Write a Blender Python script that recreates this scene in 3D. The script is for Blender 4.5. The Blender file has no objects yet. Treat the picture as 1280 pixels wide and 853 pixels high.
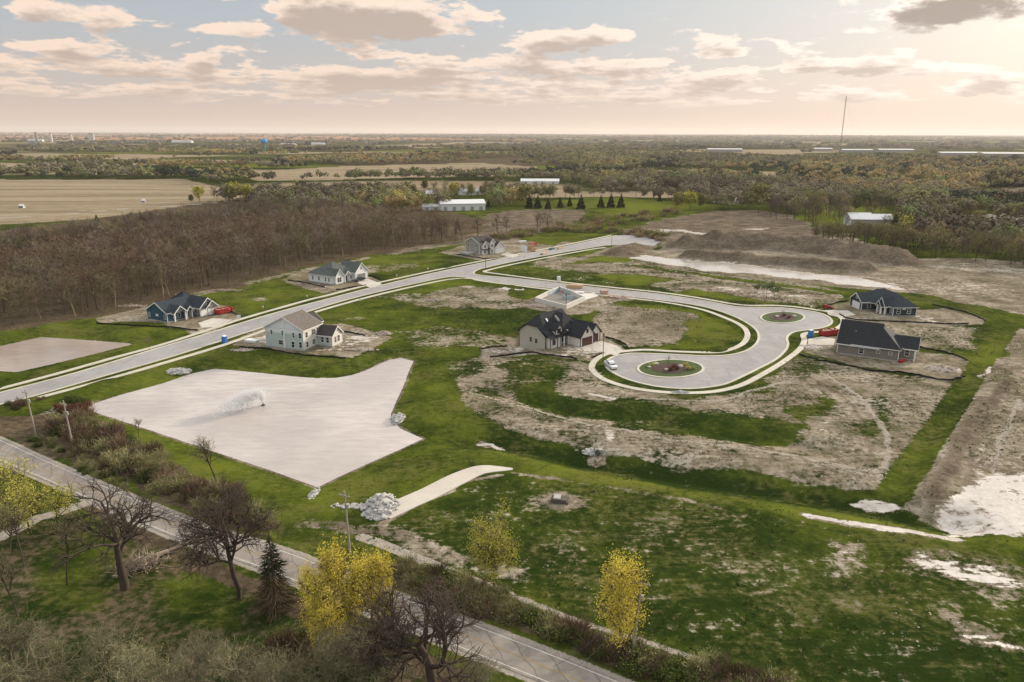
import bpy, bmesh, math, random
import numpy as np
from mathutils import Matrix, Vector
from mathutils.geometry import tessellate_polygon
R = math.radians
scene = bpy.context.scene
COL = scene.collection

# ------------------------------------------------------------------ camera
CAM_H = 62.0
F_PX = 930.0                      # focal length in pixels of the 1280 px wide photograph
PITCH = math.atan((426.5 - 166.3) / F_PX)
ROLL = R(0.2)
_f = np.array([0, math.cos(PITCH), -math.sin(PITCH)])
_u0 = np.array([0, math.sin(PITCH), math.cos(PITCH)])
_r0 = np.array([1.0, 0, 0])
_r = _r0 * math.cos(ROLL) + _u0 * math.sin(ROLL)
_u = -_r0 * math.sin(ROLL) + _u0 * math.cos(ROLL)
cam_d = bpy.data.cameras.new('camera')
cam = bpy.data.objects.new('camera', cam_d)
COL.objects.link(cam)
cam_d.sensor_width = 36.0
cam_d.lens = F_PX / 1280 * 36.0
cam_d.clip_start = 1.0
cam_d.clip_end = 200000
m = Matrix.Identity(4)
for i in range(3):
    m[i][0], m[i][1], m[i][2] = _r[i], _u[i], -_f[i]
m[2][3] = CAM_H
cam.matrix_world = m
scene.camera = cam

# ------------------------------------------------------------------ sky, sun, exposure
SUN_AZ, SUN_EL = 50.0, 17.0       # degrees right of the view direction, above the horizon
scene.view_settings.view_transform = 'Standard'
scene.view_settings.look = 'None'
scene.view_settings.gamma = 1.0
scene.view_settings.exposure = 0.36
world = bpy.data.worlds.new('World')
scene.world = world
world.use_nodes = True

class NT:
    """tiny node-tree builder"""
    def __init__(s, tree):
        s.t = tree
    def n(s, typ, **kw):
        nd = s.t.nodes.new(typ)
        for k, v in kw.items():
            if k.startswith('i_'):
                key = k[2:]
                key = int(key) if key.isdigit() else key.replace('_', ' ')
                s.set(nd, key, v)
            else:
                setattr(nd, k, v)
        return nd
    def set(s, nd, key, v):
        sock = nd.inputs[key]
        if isinstance(v, bpy.types.NodeSocket):
            s.t.links.new(v, sock)
        else:
            sock.default_value = v
    def m(s, op, a, b=None, c=None, clamp=False):
        nd = s.t.nodes.new('ShaderNodeMath')
        nd.operation = op
        nd.use_clamp = clamp
        for i, v in enumerate((a, b, c)):
            if v is not None:
                s.set(nd, i, v)
        return nd.outputs[0]
    def mix(s, fac, a, b, mode='MIX'):
        nd = s.t.nodes.new('ShaderNodeMix')
        nd.data_type = 'RGBA'
        nd.blend_type = mode
        nd.clamp_factor = True
        s.set(nd, 0, fac)
        s.set(nd, 6, a if isinstance(a, bpy.types.NodeSocket) else tuple(a) + (1,))
        s.set(nd, 7, b if isinstance(b, bpy.types.NodeSocket) else tuple(b) + (1,))
        return nd.outputs[2]
    def ss(s, x, lo, hi, a=0.0, b=1.0):
        nd = s.t.nodes.new('ShaderNodeMapRange')
        nd.interpolation_type = 'SMOOTHSTEP'
        for k, v in ((0, x), (1, lo), (2, hi), (3, a), (4, b)):
            s.set(nd, k, v)
        return nd.outputs[0]
    def lin(s, x, lo, hi, a=0.0, b=1.0):
        nd = s.t.nodes.new('ShaderNodeMapRange')
        for k, v in ((0, x), (1, lo), (2, hi), (3, a), (4, b)):
            s.set(nd, k, v)
        return nd.outputs[0]
    def noise(s, vec, scale, detail=4, rough=0.55, dist=0.0, dim='3D'):
        nd = s.t.nodes.new('ShaderNodeTexNoise')
        nd.noise_dimensions = dim
        if vec is not None:
            s.t.links.new(vec, nd.inputs['Vector'])
        nd.inputs['Scale'].default_value = scale
        nd.inputs['Detail'].default_value = detail
        nd.inputs['Roughness'].default_value = rough
        nd.inputs['Distortion'].default_value = dist
        return nd.outputs['Fac']
    def mapv(s, vec, scale=(1, 1, 1), rot=(0, 0, 0), loc=(0, 0, 0)):
        nd = s.t.nodes.new('ShaderNodeMapping')
        s.t.links.new(vec, nd.inputs[0])
        nd.inputs['Location'].default_value = loc
        nd.inputs['Rotation'].default_value = rot
        nd.inputs['Scale'].default_value = scale
        return nd.outputs[0]
    def xyz(s, x, y, z=0.0):
        nd = s.t.nodes.new('ShaderNodeCombineXYZ')
        for i, v in enumerate((x, y, z)):
            s.set(nd, i, v)
        return nd.outputs[0]

def build_sky():
    t = world.node_tree
    t.nodes.clear()
    w = NT(t)
    out = w.n('ShaderNodeOutputWorld')
    bg = w.n('ShaderNodeBackground')
    sky = w.n('ShaderNodeTexSky', sky_type='NISHITA', sun_disc=False, sun_elevation=R(SUN_EL), sun_rotation=R(SUN_AZ))
    sky.air_density = 1.0
    sky.dust_density = 2.5
    sky.ozone_density = 1.0
    co = w.n('ShaderNodeTexCoord').outputs['Generated']
    sep = w.n('ShaderNodeSeparateXYZ', i_0=co)
    x, y, z = sep.outputs
    az = w.m('ARCTAN2', x, y)                       # 0 along the view, + to the right
    el = w.m('MAXIMUM', w.m('ARCSINE', z), 0.0005)
    # how close to the sun's side of the sky
    sv = (math.sin(R(42)) * math.cos(R(9)), math.cos(R(42)) * math.cos(R(9)), math.sin(R(9)))
    dt = w.n('ShaderNodeVectorMath', operation='DOT_PRODUCT', i_0=co, i_1=sv).outputs['Value']
    ang = w.m('ARCCOSINE', dt)
    glow = w.m('POWER', 2.718, w.m('MULTIPLY', w.m('MULTIPLY', ang, ang), -3.2))
    K = 10.0                                         # colours below are radiance; background strength is 1/K
    # clear sky = nishita, paled by thin high cloud
    veil = w.mix(glow, (0.32 * K, 0.41 * K, 0.48 * K), (0.62 * K, 0.635 * K, 0.635 * K))
    clear = w.mix(0.87, sky.outputs[0], veil)
    # warm dusty air low down
    low = w.mix(glow, (0.57 * K, 0.405 * K, 0.31 * K), (0.82 * K, 0.62 * K, 0.485 * K))
    lf = w.m('POWER', 2.718, w.m('MULTIPLY', el, -13.0))
    lf = w.m('MULTIPLY', lf, 1.05, clamp=True)
    base = w.mix(lf, clear, low)
    # clouds: noise in azimuth / log-elevation so that they flatten towards the horizon
    lel = w.m('LOGARITHM', w.m('ADD', el, 0.035), 2.718)
    def dens(dl):
        l2 = w.m('ADD', lel, dl)
        v = w.xyz(w.m('MULTIPLY', az, 3.4), w.m('MULTIPLY', l2, 1.5), 3.7)
        a = w.noise(v, 3.3, 2, 0.5, 0.0)
        b = w.noise(v, 8.5, 8, 0.60, 0.15)
        return w.m('ADD', w.m('MULTIPLY', a, 0.5), w.m('MULTIPLY', b, 0.5)), l2
    def pix(px, py):
        d = (px - 640) * _r + (426.5 - py) * _u + F_PX * _f
        d = d / np.linalg.norm(d)
        return math.atan2(d[0], d[1]), math.asin(d[2])
    blobs = [(40, 12, 60, 18, .30), (135, 26, 40, 16, .28), (20, -60, 400, 45, .2), (290, 37, 58, 10, .26), (420, 22, 105, 26, .30), (520, 34, 60, 22, .3),
             (475, 68, 45, 10, .30), (720, 48, 130, 14, .30), (760, 80, 100, 14, .16), (650, 75, 70, 30, .13),
             (905, 66, 60, 12, .26), (1045, 82, 100, 11, .3), (1210, 8, 105, 16, .40), (1150, 18, 30, 14, .2),
             (930, -8, 60, 14, .28), (1240, 100, 110, 14, .22), (120, 82, 110, 22, .17), (200, 88, 60, 16, .1),
             (380, 92, 110, 18, .17), (500, 96, 90, 12, .18), (255, 76, 20, 12, .2), (640, 104, 180, 18, .16), (900, 108, 160, 12, .18),
             (1120, 66, 70, 10, .2), (880, 92, 120, 9, .18), (1180, 82, 80, 9, .18), (560, 78, 60, 10, .2), (80, 60, 50, 14, .18), (620, 20, 50, 12, .16), (350, 110, 330, 16, .12), (1000, 124, 280, 12, .16), (700, 126, 260, 12, .12), (200, 118, 180, 10, .1)]
    def bias(l2):
        tot = None
        for px, py, sx, sy, amp in blobs:
            a0, e0 = pix(px, py)
            a1, _ = pix(px + sx, py)
            _, e1 = pix(px, py - sy)
            l0 = math.log(e0 + 0.035)
            l1 = math.log(e1 + 0.035)
            u_ = w.m('DIVIDE', w.m('SUBTRACT', az, a0), abs(a1 - a0))
            v_ = w.m('DIVIDE', w.m('SUBTRACT', l2, l0), abs(l1 - l0))
            r2 = w.m('ADD', w.m('MULTIPLY', u_, u_), w.m('MULTIPLY', v_, v_))
            g = w.m('MULTIPLY', w.m('POWER', 2.718, w.m('MULTIPLY', r2, -1.2)), amp * 0.82)
            tot = g if tot is None else w.m('ADD', tot, g)
        return tot
    d0, l0_ = dens(0.0)
    b0 = bias(l0_)
    d1, l1_ = dens(0.085)
    b1 = bias(l1_)
    D0 = w.m('ADD', d0, b0)
    D1 = w.m('ADD', d1, b1)
    cov = w.ss(D0, 0.572, 0.640)
    up = w.ss(w.m('ADD', D1, w.m('MULTIPLY', w.m('SUBTRACT', D0, 0.6), 0.5)), 0.58, 0.80)                        # cloud still above this point -> shaded underside
    lit = w.mix(glow, (0.80 * K, 0.645 * K, 0.53 * K), (1.00 * K, 0.94 * K, 0.875 * K))
    shd = w.mix(glow, (0.40 * K, 0.33 * K, 0.285 * K), (0.50 * K, 0.45 * K, 0.41 * K))
    ccol = w.mix(up, lit, shd)
    ccol = w.mix(w.m('MULTIPLY', lf, 0.55), ccol, low)
    thin = w.ss(el, 0.010, 0.05, 0.0, 0.97)
    allc = w.mix(w.m('MULTIPLY', cov, thin), base, ccol)
    # thick dark cloud in front of the low sun
    a0, e0 = pix(1222, 9)
    dk = w.m('ADD', w.m('POWER', w.m('DIVIDE', w.m('SUBTRACT', az, a0), 0.075), 2), w.m('POWER', w.m('DIVIDE', w.m('SUBTRACT', el, e0), 0.015), 2))
    dn = w.m('SUBTRACT', dk, w.m('MULTIPLY', w.m('SUBTRACT', d0, 0.5), 7.0))
    allc = w.mix(w.ss(dn, 1.3, 0.3), allc, (0.36 * K, 0.30 * K, 0.26 * K))
    # unseen sky overhead (above the frame), brightened and warmed to lift the ground light
    zen = w.mix(glow, (0.93 * K, 0.92 * K, 0.90 * K), (1.65 * K, 1.52 * K, 1.36 * K))
    allc = w.mix(w.m('MULTIPLY', w.ss(el, 0.30, 0.62), 0.92), allc, zen)
    w.set(bg, 0, allc)
    bg.inputs[1].default_value = 1.0 / K
    t.links.new(bg.outputs[0], out.inputs[0])
    world.cycles.sampling_method = 'MANUAL'
    world.cycles.sample_map_resolution = 512
build_sky()

sun_d = bpy.data.lights.new('sun', 'SUN')
sun = bpy.data.objects.new('sun', sun_d)
COL.objects.link(sun)
sun_d.energy = 3.9
sun_d.angle = R(7)
sun_d.color = (1.0, 0.87, 0.71)
_sd = Vector((math.sin(R(SUN_AZ)) * math.cos(R(SUN_EL)), math.cos(R(SUN_AZ)) * math.cos(R(SUN_EL)), math.sin(R(SUN_EL))))
sun.rotation_euler = _sd.to_track_quat('Z', 'Y').to_euler()
sun.location = (200, 150, 200)

try:
    scene.cycles.use_denoising = True
    scene.cycles.max_bounces = 5
    scene.cycles.diffuse_bounces = 2
    scene.cycles.glossy_bounces = 2
    scene.cycles.transmission_bounces = 3
    scene.cycles.transparent_max_bounces = 8
    scene.cycles.volume_bounces = 0
    scene.cycles.sample_clamp_indirect = 4
except Exception:
    pass

# ------------------------------------------------------------------ helpers
rng = np.random.default_rng(7)

def G(px, py, z=0.0):
    """point of the photograph -> point on the level z in the world (x, y)"""
    px = np.asarray(px, float); py = np.asarray(py, float)
    d = (px[..., None] - 640) * _r + (426.5 - py[..., None]) * _u + F_PX * _f
    k = (z - CAM_H) / d[..., 2]
    return np.stack([d[..., 0] * k, d[..., 1] * k], -1)

def GP(pts, z=0.0):
    a = np.array(pts, float)
    return G(a[:, 0], a[:, 1], z)

def g1(px, py, z=0.0):
    p = G(px, py, z)
    return float(p[0]), float(p[1])

def sdist(poly, X, Y):
    """signed distance to polygon, negative inside (only near the polygon; 1e6 elsewhere)"""
    return -_sd(poly, X, Y)

def _sd(poly, X, Y, closed=True):
    n = len(poly)
    d2 = np.full(X.shape, 1e12)
    ins = np.zeros(X.shape, bool)
    for i in range(n if closed else n - 1):
        ax, ay = poly[i]; bx, by = poly[(i + 1) % n]
        ex, ey = bx - ax, by - ay
        L = ex * ex + ey * ey + 1e-9
        t = np.clip(((X - ax) * ex + (Y - ay) * ey) / L, 0, 1)
        dx = X - ax - t * ex; dy = Y - ay - t * ey
        d2 = np.minimum(d2, dx * dx + dy * dy)
        if closed:
            c = (ay > Y) != (by > Y)
            ins ^= c & (X < (bx - ax) * (Y - ay) / (by - ay + 1e-12) + ax)
    d = np.sqrt(d2)
    return np.where(ins, d, -d) if closed else d

def pmask(poly, X, Y, soft=2.0):
    """1 inside, 0 outside, ramp of width `soft` metres centred on the outline"""
    out = np.zeros(X.shape)
    pad = soft + 1
    bb = (X > poly[:, 0].min() - pad) & (X < poly[:, 0].max() + pad) & (Y > poly[:, 1].min() - pad) & (Y < poly[:, 1].max() + pad)
    if bb.any():
        d = _sd(poly, X[bb], Y[bb])
        t = np.clip(d / soft + 0.5, 0, 1)
        out[bb] = t * t * (3 - 2 * t)
    return out

def lmask(line, X, Y, w, soft=2.0):
    """1 within w of the polyline"""
    out = np.zeros(X.shape)
    pad = w + soft + 1
    bb = (X > line[:, 0].min() - pad) & (X < line[:, 0].max() + pad) & (Y > line[:, 1].min() - pad) & (Y < line[:, 1].max() + pad)
    if bb.any():
        d = _sd(line, X[bb], Y[bb], False)
        t = np.clip((w - d) / soft + 0.5, 0, 1)
        out[bb] = t * t * (3 - 2 * t)
    return out

def smooth_line(pts, n=6, closed=False):
    """Catmull-Rom through the points"""
    P = np.array(pts, float)
    N = len(P)
    out = []
    for i in range(N if closed else N - 1):
        if closed:
            p0, p1, p2, p3 = P[(i - 1) % N], P[i], P[(i + 1) % N], P[(i + 2) % N]
        else:
            p0, p1, p2, p3 = P[max(i - 1, 0)], P[i], P[i + 1], P[min(i + 2, N - 1)]
        for k in range(n):
            t = k / n
            out.append(0.5 * (2 * p1 + (p2 - p0) * t + (2 * p0 - 5 * p1 + 4 * p2 - p3) * t * t + (3 * p1 - p0 - 3 * p2 + p3) * t ** 3))
    if not closed:
        out.append(P[-1])
    return np.array(out)

def set_props(o, label=None, cat=None, group=None, kind=None):
    if label: o['label'] = label
    if cat: o['category'] = cat
    if group: o['group'] = group
    if kind: o['kind'] = kind
    return o

def empty(name, loc, rz=0.0, label=None, cat=None, group=None):
    o = bpy.data.objects.new(name, None)
    o.empty_display_size = 0.5
    o.location = loc
    o.rotation_euler = (0, 0, rz)
    COL.objects.link(o)
    return set_props(o, label, cat, group)

def link_mesh(name, me, parent=None, loc=None):
    o = bpy.data.objects.new(name, me)
    COL.objects.link(o)
    if parent is not None:
        o.parent = parent
    if loc is not None:
        o.location = loc
    return o

def np_mesh(name, V, Fc, mats, mi=None, smooth=False, col=None):
    """fast mesh from arrays; Fc is an (n,3) or (n,4) array or a list of such arrays"""
    if not isinstance(Fc, list):
        Fc = [Fc]
    Fc = [f for f in Fc if len(f)]
    me = bpy.data.meshes.new(name)
    loops = np.concatenate([f.ravel() for f in Fc]).astype(np.int32)
    tot = np.concatenate([np.full(len(f), f.shape[1], np.int32) for f in Fc])
    st = np.zeros(len(tot), np.int32)
    st[1:] = np.cumsum(tot)[:-1]
    me.vertices.add(len(V))
    me.vertices.foreach_set('co', np.ascontiguousarray(V, np.float32).ravel())
    me.loops.add(len(loops))
    me.loops.foreach_set('vertex_index', loops)
    me.polygons.add(len(tot))
    me.polygons.foreach_set('loop_start', st)
    me.polygons.foreach_set('loop_total', tot)
    if mi is not None:
        me.polygons.foreach_set('material_index', np.asarray(mi, np.int32))
    me.polygons.foreach_set('use_smooth', np.full(len(tot), smooth))
    for mt in (mats if isinstance(mats, (list, tuple)) else [mats]):
        me.materials.append(mt)
    if col is not None:
        at = me.color_attributes.new('Col', 'FLOAT_COLOR', 'POINT')
        at.data.foreach_set('color', np.ascontiguousarray(col, np.float32).ravel())
    me.update(calc_edges=True)
    me.validate()
    return me

class MB:
    """collects simple solids, then becomes ONE mesh object"""
    def __init__(s):
        s.v = []; s.f = []; s.mi = []
    def add(s, vs, fs, mi=0):
        o = len(s.v)
        s.v += [tuple(map(float, v)) for v in vs]
        for f in fs:
            s.f.append(tuple(i + o for i in f)); s.mi.append(mi)
    def box(s, x0, y0, z0, x1, y1, z1, mi=0):
        s.add([(x0, y0, z0), (x1, y0, z0), (x1, y1, z0), (x0, y1, z0), (x0, y0, z1), (x1, y0, z1), (x1, y1, z1), (x0, y1, z1)],
              [(0, 3, 2, 1), (4, 5, 6, 7), (0, 1, 5, 4), (1, 2, 6, 5), (2, 3, 7, 6), (3, 0, 4, 7)], mi)
    def obox(s, c, half, rz, mi=0, tilt=None):
        M = Matrix.Rotation(rz, 3, 'Z')
        if tilt is not None:
            M = M @ Matrix.Rotation(tilt, 3, 'X')
        vs = []
        for dz in (-1, 1):
            for dx, dy in ((-1, -1), (1, -1), (1, 1), (-1, 1)):
                vs.append(Vector(c) + M @ Vector((dx * half[0], dy * half[1], dz * half[2])))
        s.add(vs, [(0, 3, 2, 1), (4, 5, 6, 7), (0, 1, 5, 4), (1, 2, 6, 5), (2, 3, 7, 6), (3, 0, 4, 7)], mi)
    def prism(s, poly, z0, z1, mi=0, bottom=True):
        """upright prism over a 2-D outline (any winding)"""
        P = [tuple(p[:2]) for p in poly]
        a = sum(P[i][0] * P[(i + 1) % len(P)][1] - P[(i + 1) % len(P)][0] * P[i][1] for i in range(len(P)))
        if a < 0: P = P[::-1]
        n = len(P)
        tris = tessellate_polygon([[Vector((p[0], p[1], 0)) for p in P]])
        vs = [(p[0], p[1], z0) for p in P] + [(p[0], p[1], z1) for p in P]
        fs = []
        for t in tris:
            t = list(t)
            A = (P[t[1]][0] - P[t[0]][0]) * (P[t[2]][1] - P[t[0]][1]) - (P[t[2]][0] - P[t[0]][0]) * (P[t[1]][1] - P[t[0]][1])
            if A < 0: t = t[::-1]
            fs.append(tuple(i + n for i in t))
            if bottom: fs.append(tuple(t[::-1]))
        for i in range(n):
            j = (i + 1) % n
            fs.append((i, j, j + n, i + n))
        s.add(vs, fs, mi)
    def ribbon(s, L, Rr, z0, z1, mi=0, closed=False):
        """solid strip between two polylines with the same number of points"""
        n = len(L)
        vs = []
        for i in range(n):
            vs += [(L[i][0], L[i][1], z1), (Rr[i][0], Rr[i][1], z1), (L[i][0], L[i][1], z0), (Rr[i][0], Rr[i][1], z0)]
        fs = []
        for i in range(n if closed else n - 1):
            a, b = 4 * i, 4 * ((i + 1) % n)
            fs += [(a, a + 1, b + 1, b), (a + 2, b + 2, b + 3, a + 3), (a, b, b + 2, a + 2), (a + 1, a + 3, b + 3, b + 1)]
        if not closed:
            fs += [(0, 2, 3, 1), (4 * n - 4, 4 * n - 3, 4 * n - 1, 4 * n - 2)]
        s.add(vs, fs, mi)
    def tube(s, p0, p1, r0, r1=None, n=8, mi=0, cap=True):
        r1 = r0 if r1 is None else r1
        p0, p1 = Vector(p0), Vector(p1)
        d = (p1 - p0).normalized()
        a = d.orthogonal().normalized(); b = d.cross(a)
        vs = []
        for p, r in ((p0, r0), (p1, r1)):
            for k in range(n):
                t = 2 * math.pi * k / n
                vs.append(p + (a * math.cos(t) + b * math.sin(t)) * r)
        fs = [(k, (k + 1) % n, n + (k + 1) % n, n + k) for k in range(n)]
        if cap:
            fs += [tuple(range(n))[::-1], tuple(range(n, 2 * n))]
        s.add(vs, fs, mi)
    def lathe(s, prof, c=(0, 0, 0), n=16, mi=0):
        vs = []
        for r, z in prof:
            for k in range(n):
                t = 2 * math.pi * k / n
                vs.append((c[0] + r * math.cos(t), c[1] + r * math.sin(t), c[2] + z))
        fs = []
        for i in range(len(prof) - 1):
            for k in range(n):
                fs.append((i * n + k, i * n + (k + 1) % n, (i + 1) * n + (k + 1) % n, (i + 1) * n + k))
        fs += [tuple(range(n))[::-1], tuple(range((len(prof) - 1) * n, len(prof) * n))]
        s.add(vs, fs, mi)
    def build(s, name, mats, parent=None, loc=None, smooth=False):
        me = bpy.data.meshes.new(name)
        me.from_pydata(s.v, [], s.f)
        for mt in (mats if isinstance(mats, (list, tuple)) else [mats]):
            me.materials.append(mt)
        me.polygons.foreach_set('material_index', s.mi)
        if smooth:
            me.polygons.foreach_set('use_smooth', [True] * len(s.f))
        me.update()
        return link_mesh(name, me, parent, loc)

def offset_line(L, d, closed=False):
    """polyline moved d metres to its left"""
    L = np.asarray(L, float)
    if closed:
        t = np.roll(L, -1, 0) - np.roll(L, 1, 0)
    else:
        t = np.gradient(L, axis=0)
    t /= np.linalg.norm(t, axis=1)[:, None] + 1e-9
    return L + np.stack([-t[:, 1], t[:, 0]], -1) * d

MATS = {}
def mat(name, color, rough=0.8, var=0.12, scale=1.0, bump=0.0, bscale=None, metal=0.0, spec=0.3, rand=0.0, stretch=(1, 1, 1), dirt=0.0):
    """plain procedural material: a colour broken up by two noises, optional bump, optional per-object variation"""
    if name in MATS:
        return MATS[name]
    mt = bpy.data.materials.new(name)
    mt.use_nodes = True
    w = NT(mt.node_tree)
    b = mt.node_tree.nodes['Principled BSDF']
    co = w.n('ShaderNodeTexCoord').outputs['Object']
    co = w.mapv(co, stretch)
    n1 = w.noise(co, scale, 5, 0.6)
    n2 = w.noise(co, scale * 7.3, 3, 0.6)
    k = w.m('ADD', w.m('MULTIPLY', w.m('SUBTRACT', n1, 0.5), 2 * var), w.m('MULTIPLY', w.m('SUBTRACT', n2, 0.5), var))
    k = w.m('ADD', k, 1.0)
    if rand:
        rn = w.n('ShaderNodeObjectInfo').outputs['Random']
        k = w.m('MULTIPLY', k, w.lin(rn, 0, 1, 1 - rand, 1 + rand))
    c = w.mix(1.0, color, w.xyz(k, k, k), 'MULTIPLY')
    if dirt:
        c = w.mix(w.m('MULTIPLY', w.ss(n1, 0.5, 0.75), dirt), c, (0.28, 0.22, 0.17))
    w.set(b, 'Base Color', c)
    b.inputs['Roughness'].default_value = rough
    b.inputs['Metallic'].default_value = metal
    b.inputs['Specular IOR Level'].default_value = spec
    if bump:
        bn = w.n('ShaderNodeBump', i_Strength=1.0, i_Distance=bump)
        w.set(bn, 'Height', w.noise(co, bscale or scale * 6, 4, 0.6))
        w.set(b, 'Normal', bn.outputs[0])
    MATS[name] = mt
    return mt
# ------------------------------------------------------------------ layout of the site, traced on the ground
def vnoise(x, y, seed=0):
    xi = np.floor(x).astype(np.int64); yi = np.floor(y).astype(np.int64)
    fx = x - xi; fy = y - yi
    fx = fx * fx * (3 - 2 * fx); fy = fy * fy * (3 - 2 * fy)
    def hsh(a, b):
        h = (a * 374761393 + b * 668265263 + seed * 1442695041) & 0x7fffffff
        h = ((h ^ (h >> 13)) * 1274126177) & 0x7fffffff
        return ((h ^ (h >> 16)) & 0xffff) / 65535.0
    return (hsh(xi, yi) * (1 - fx) + hsh(xi + 1, yi) * fx) * (1 - fy) + (hsh(xi, yi + 1) * (1 - fx) + hsh(xi + 1, yi + 1) * fx) * fy

def fbm(x, y, sc, octv=4, seed=0):
    t = 0; a = 1; s = 0
    for i in range(octv):
        t = t + a * vnoise(x / sc, y / sc, seed + i * 17); s += a
        a *= 0.5; sc *= 0.5
    return t / s

POND_Z = -1.0
POND = GP([(101, 510), (150, 494), (205, 479), (236, 468), (268, 461), (322, 466), (370, 471), (396, 473), (420, 472.5), (440, 469), (457, 463.5), (474, 455.5), (487, 450),
           (502, 448), (517, 451.5), (511, 465), (504, 484), (496, 501), (489, 517.5), (489.5, 523), (500.6, 536), (529, 548.6), (497, 563.5), (464, 578), (420, 598), (397, 609.5),
           (340, 589), (250, 559), (175, 534)], POND_Z)
BASIN = GP([(-60, 478), (0, 464), (20, 465.5), (60, 456.5), (110, 444.5), (168, 430), (112, 425.5), (52, 421.5), (40, 424), (0, 433), (-60, 441)], -0.7)
SWALE = GP([(585, 546), (615, 548), (660, 556), (740, 574), (860, 594), (1000, 614), (1100, 632), (1190, 650)])
CHANNEL = GP([(1268, 400), (1225, 455), (1190, 510), (1150, 570), (1118, 615)])
TIER = GP([(612, 486), (660, 500), (720, 513), (850, 531), (960, 549), (1015, 557)])
DITCH = GP([(-40, 545), (30, 545), (90, 560), (150, 590), (230, 622), (300, 650), (380, 685), (470, 722), (560, 760), (640, 785), (720, 815), (800, 850), (860, 880)])
MOUND_CREST = GP([(862, 308), (930, 308), (1000, 311), (1060, 319), (1120, 327)])
BENCH_CREST = GP([(868, 322), (960, 328.5), (1030, 334), (1075, 338)])
RAMP = GP([(1262, 470), (1215, 520), (1180, 570), (1150, 630)])
SIDE_MOUND = GP([(835, 300), (800, 306), (775, 318)])

MAIN_N = [(-40, 501.5), (0, 491.3), (94, 466.7), (187.5, 438.5), (258, 417.6), (300, 404.6), (350, 389.8), (422, 370.8), (460, 361), (540, 342), (637, 321.8), (700, 309.7), (771, 294.6)]
MAIN_S = [(-40, 518), (0, 506), (42, 495.5), (126.5, 471.4), (199, 450.6), (243.7, 437), (300, 418.5), (330, 408.6), (384, 390), (440, 373.2), (500, 358.8), (550, 348.2)]
BR_UP = [(597.5, 337.5), (592, 341.5), (600, 344.2), (640, 348), (691, 353.4), (762, 361.8), (820, 367.5), (874, 375.3), (900, 380), (922, 383.8), (950, 384.8), (975, 385), (1000, 387.4), (1023, 391.3), (1035, 396),
         (1040, 402), (1036, 407), (1026, 410.5), (1008, 413), (994, 415), (986, 419), (983.5, 424), (985, 430), (982, 438), (970, 449.4), (945, 462.6), (914, 477.5), (897, 482.6), (869, 486), (841, 485.5), (812, 481.8),
         (784, 474.3), (766, 465.8), (758, 458.6), (759, 451), (768, 445.8), (780, 443.3), (796, 442), (841, 443.4), (880, 445.2), (911, 444.2), (933, 438.6), (945, 430.3), (948.5, 420.5), (943, 410.6),
         (925, 399.2), (897, 388.4), (868, 381.4), (827, 375.8), (793, 371.8), (691, 360.9), (649, 356.2), (600, 350)]
MAIN_E = [(560, 346.3), (575, 346.5), (583, 347), (600, 350)]
STUB = [(642, 327.2), (733.4, 310.8), (755, 307.2), (790, 307), (818, 308), (832, 301.5), (800, 296.3)]
def _st(a): return [tuple(p) for p in a]
STREET_PX = _st(MAIN_N) + [(800, 296.3), (832, 301.5), (818, 308), (790, 307), (755, 307.2), (733.4, 310.8), (642, 327.2), (610, 334.5)] + BR_UP + [(583, 347.2), (566, 346.2)] + MAIN_S[::-1]
STREET = GP(STREET_PX)
WALKS_PX = [
    [(-40, 496.5), (0, 486.4), (70, 467.9), (140.6, 448), (199, 432.2), (258, 413.5), (306, 397.8), (382.5, 376), (408, 369.8), (450, 359), (540, 339), (632, 320.6), (700, 307.8), (766, 294)],
    [(48, 497.5), (117, 479.4), (199, 455.8), (277, 432.4), (331, 413.2), (387.5, 392.4), (464, 370.8), (520, 357.8), (560, 349.8), (588, 348.4), (600, 351.2), (649, 357.6), (691, 362.7), (797, 374.2), (841, 380), (880, 388), (914, 400.8), (928, 408.5),
     (933, 414), (934.2, 421), (928, 430.3), (911, 438), (891, 441), (841, 439.6), (807, 437.6), (779, 439.6), (758, 443), (746, 449), (740, 457), (742, 465), (756, 475), (784, 484), (818, 489.5), (852, 491.5),
     (891, 490), (925, 482.3), (953, 468.3), (981, 451.4), (1000, 436.5), (1005.5, 426), (1004, 419), (1012, 416.2), (1032, 414.6), (1046, 411), (1054, 404), (1051, 397), (1040, 391), (1020, 387.7), (995, 384),
     (967, 382.2), (925, 381.4), (869, 372), (820, 365.2), (762, 359.3), (691, 351.5), (640, 345), (609, 340.8), (606, 339.5), (612, 337.5), (654, 328), (733, 313), (757, 309.6)],
]
COUNTY_N_PX = [(-120, 512), (-60, 528), (0, 548.5), (50, 571.5), (134, 608), (201.5, 635.5), (265, 659.5), (366, 691), (448, 725), (544, 761), (640, 797), (704, 822), (780, 853), (860, 886), (1000, 945), (1200, 1030)]
COUNTY_S_PX = [(-120, 540), (-60, 556), (0, 578), (50, 598.5), (101, 621), (161, 648), (215, 671), (320, 710), (378, 733), (480, 774), (563, 808), (640, 839), (675, 853), (760, 890), (900, 950), (1100, 1035)]
def resamp(P, n):
    d = np.concatenate([[0], np.cumsum(np.linalg.norm(np.diff(P, axis=0), axis=1))])
    t = np.linspace(0, d[-1], n)
    return np.stack([np.interp(t, d, P[:, 0]), np.interp(t, d, P[:, 1])], -1)
COUNTY_N = resamp(smooth_line(GP(COUNTY_N_PX), 4), 90)
COUNTY_S = resamp(smooth_line(GP(COUNTY_S_PX), 4), 90)
COUNTY_C = (COUNTY_N + COUNTY_S) / 2

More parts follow.
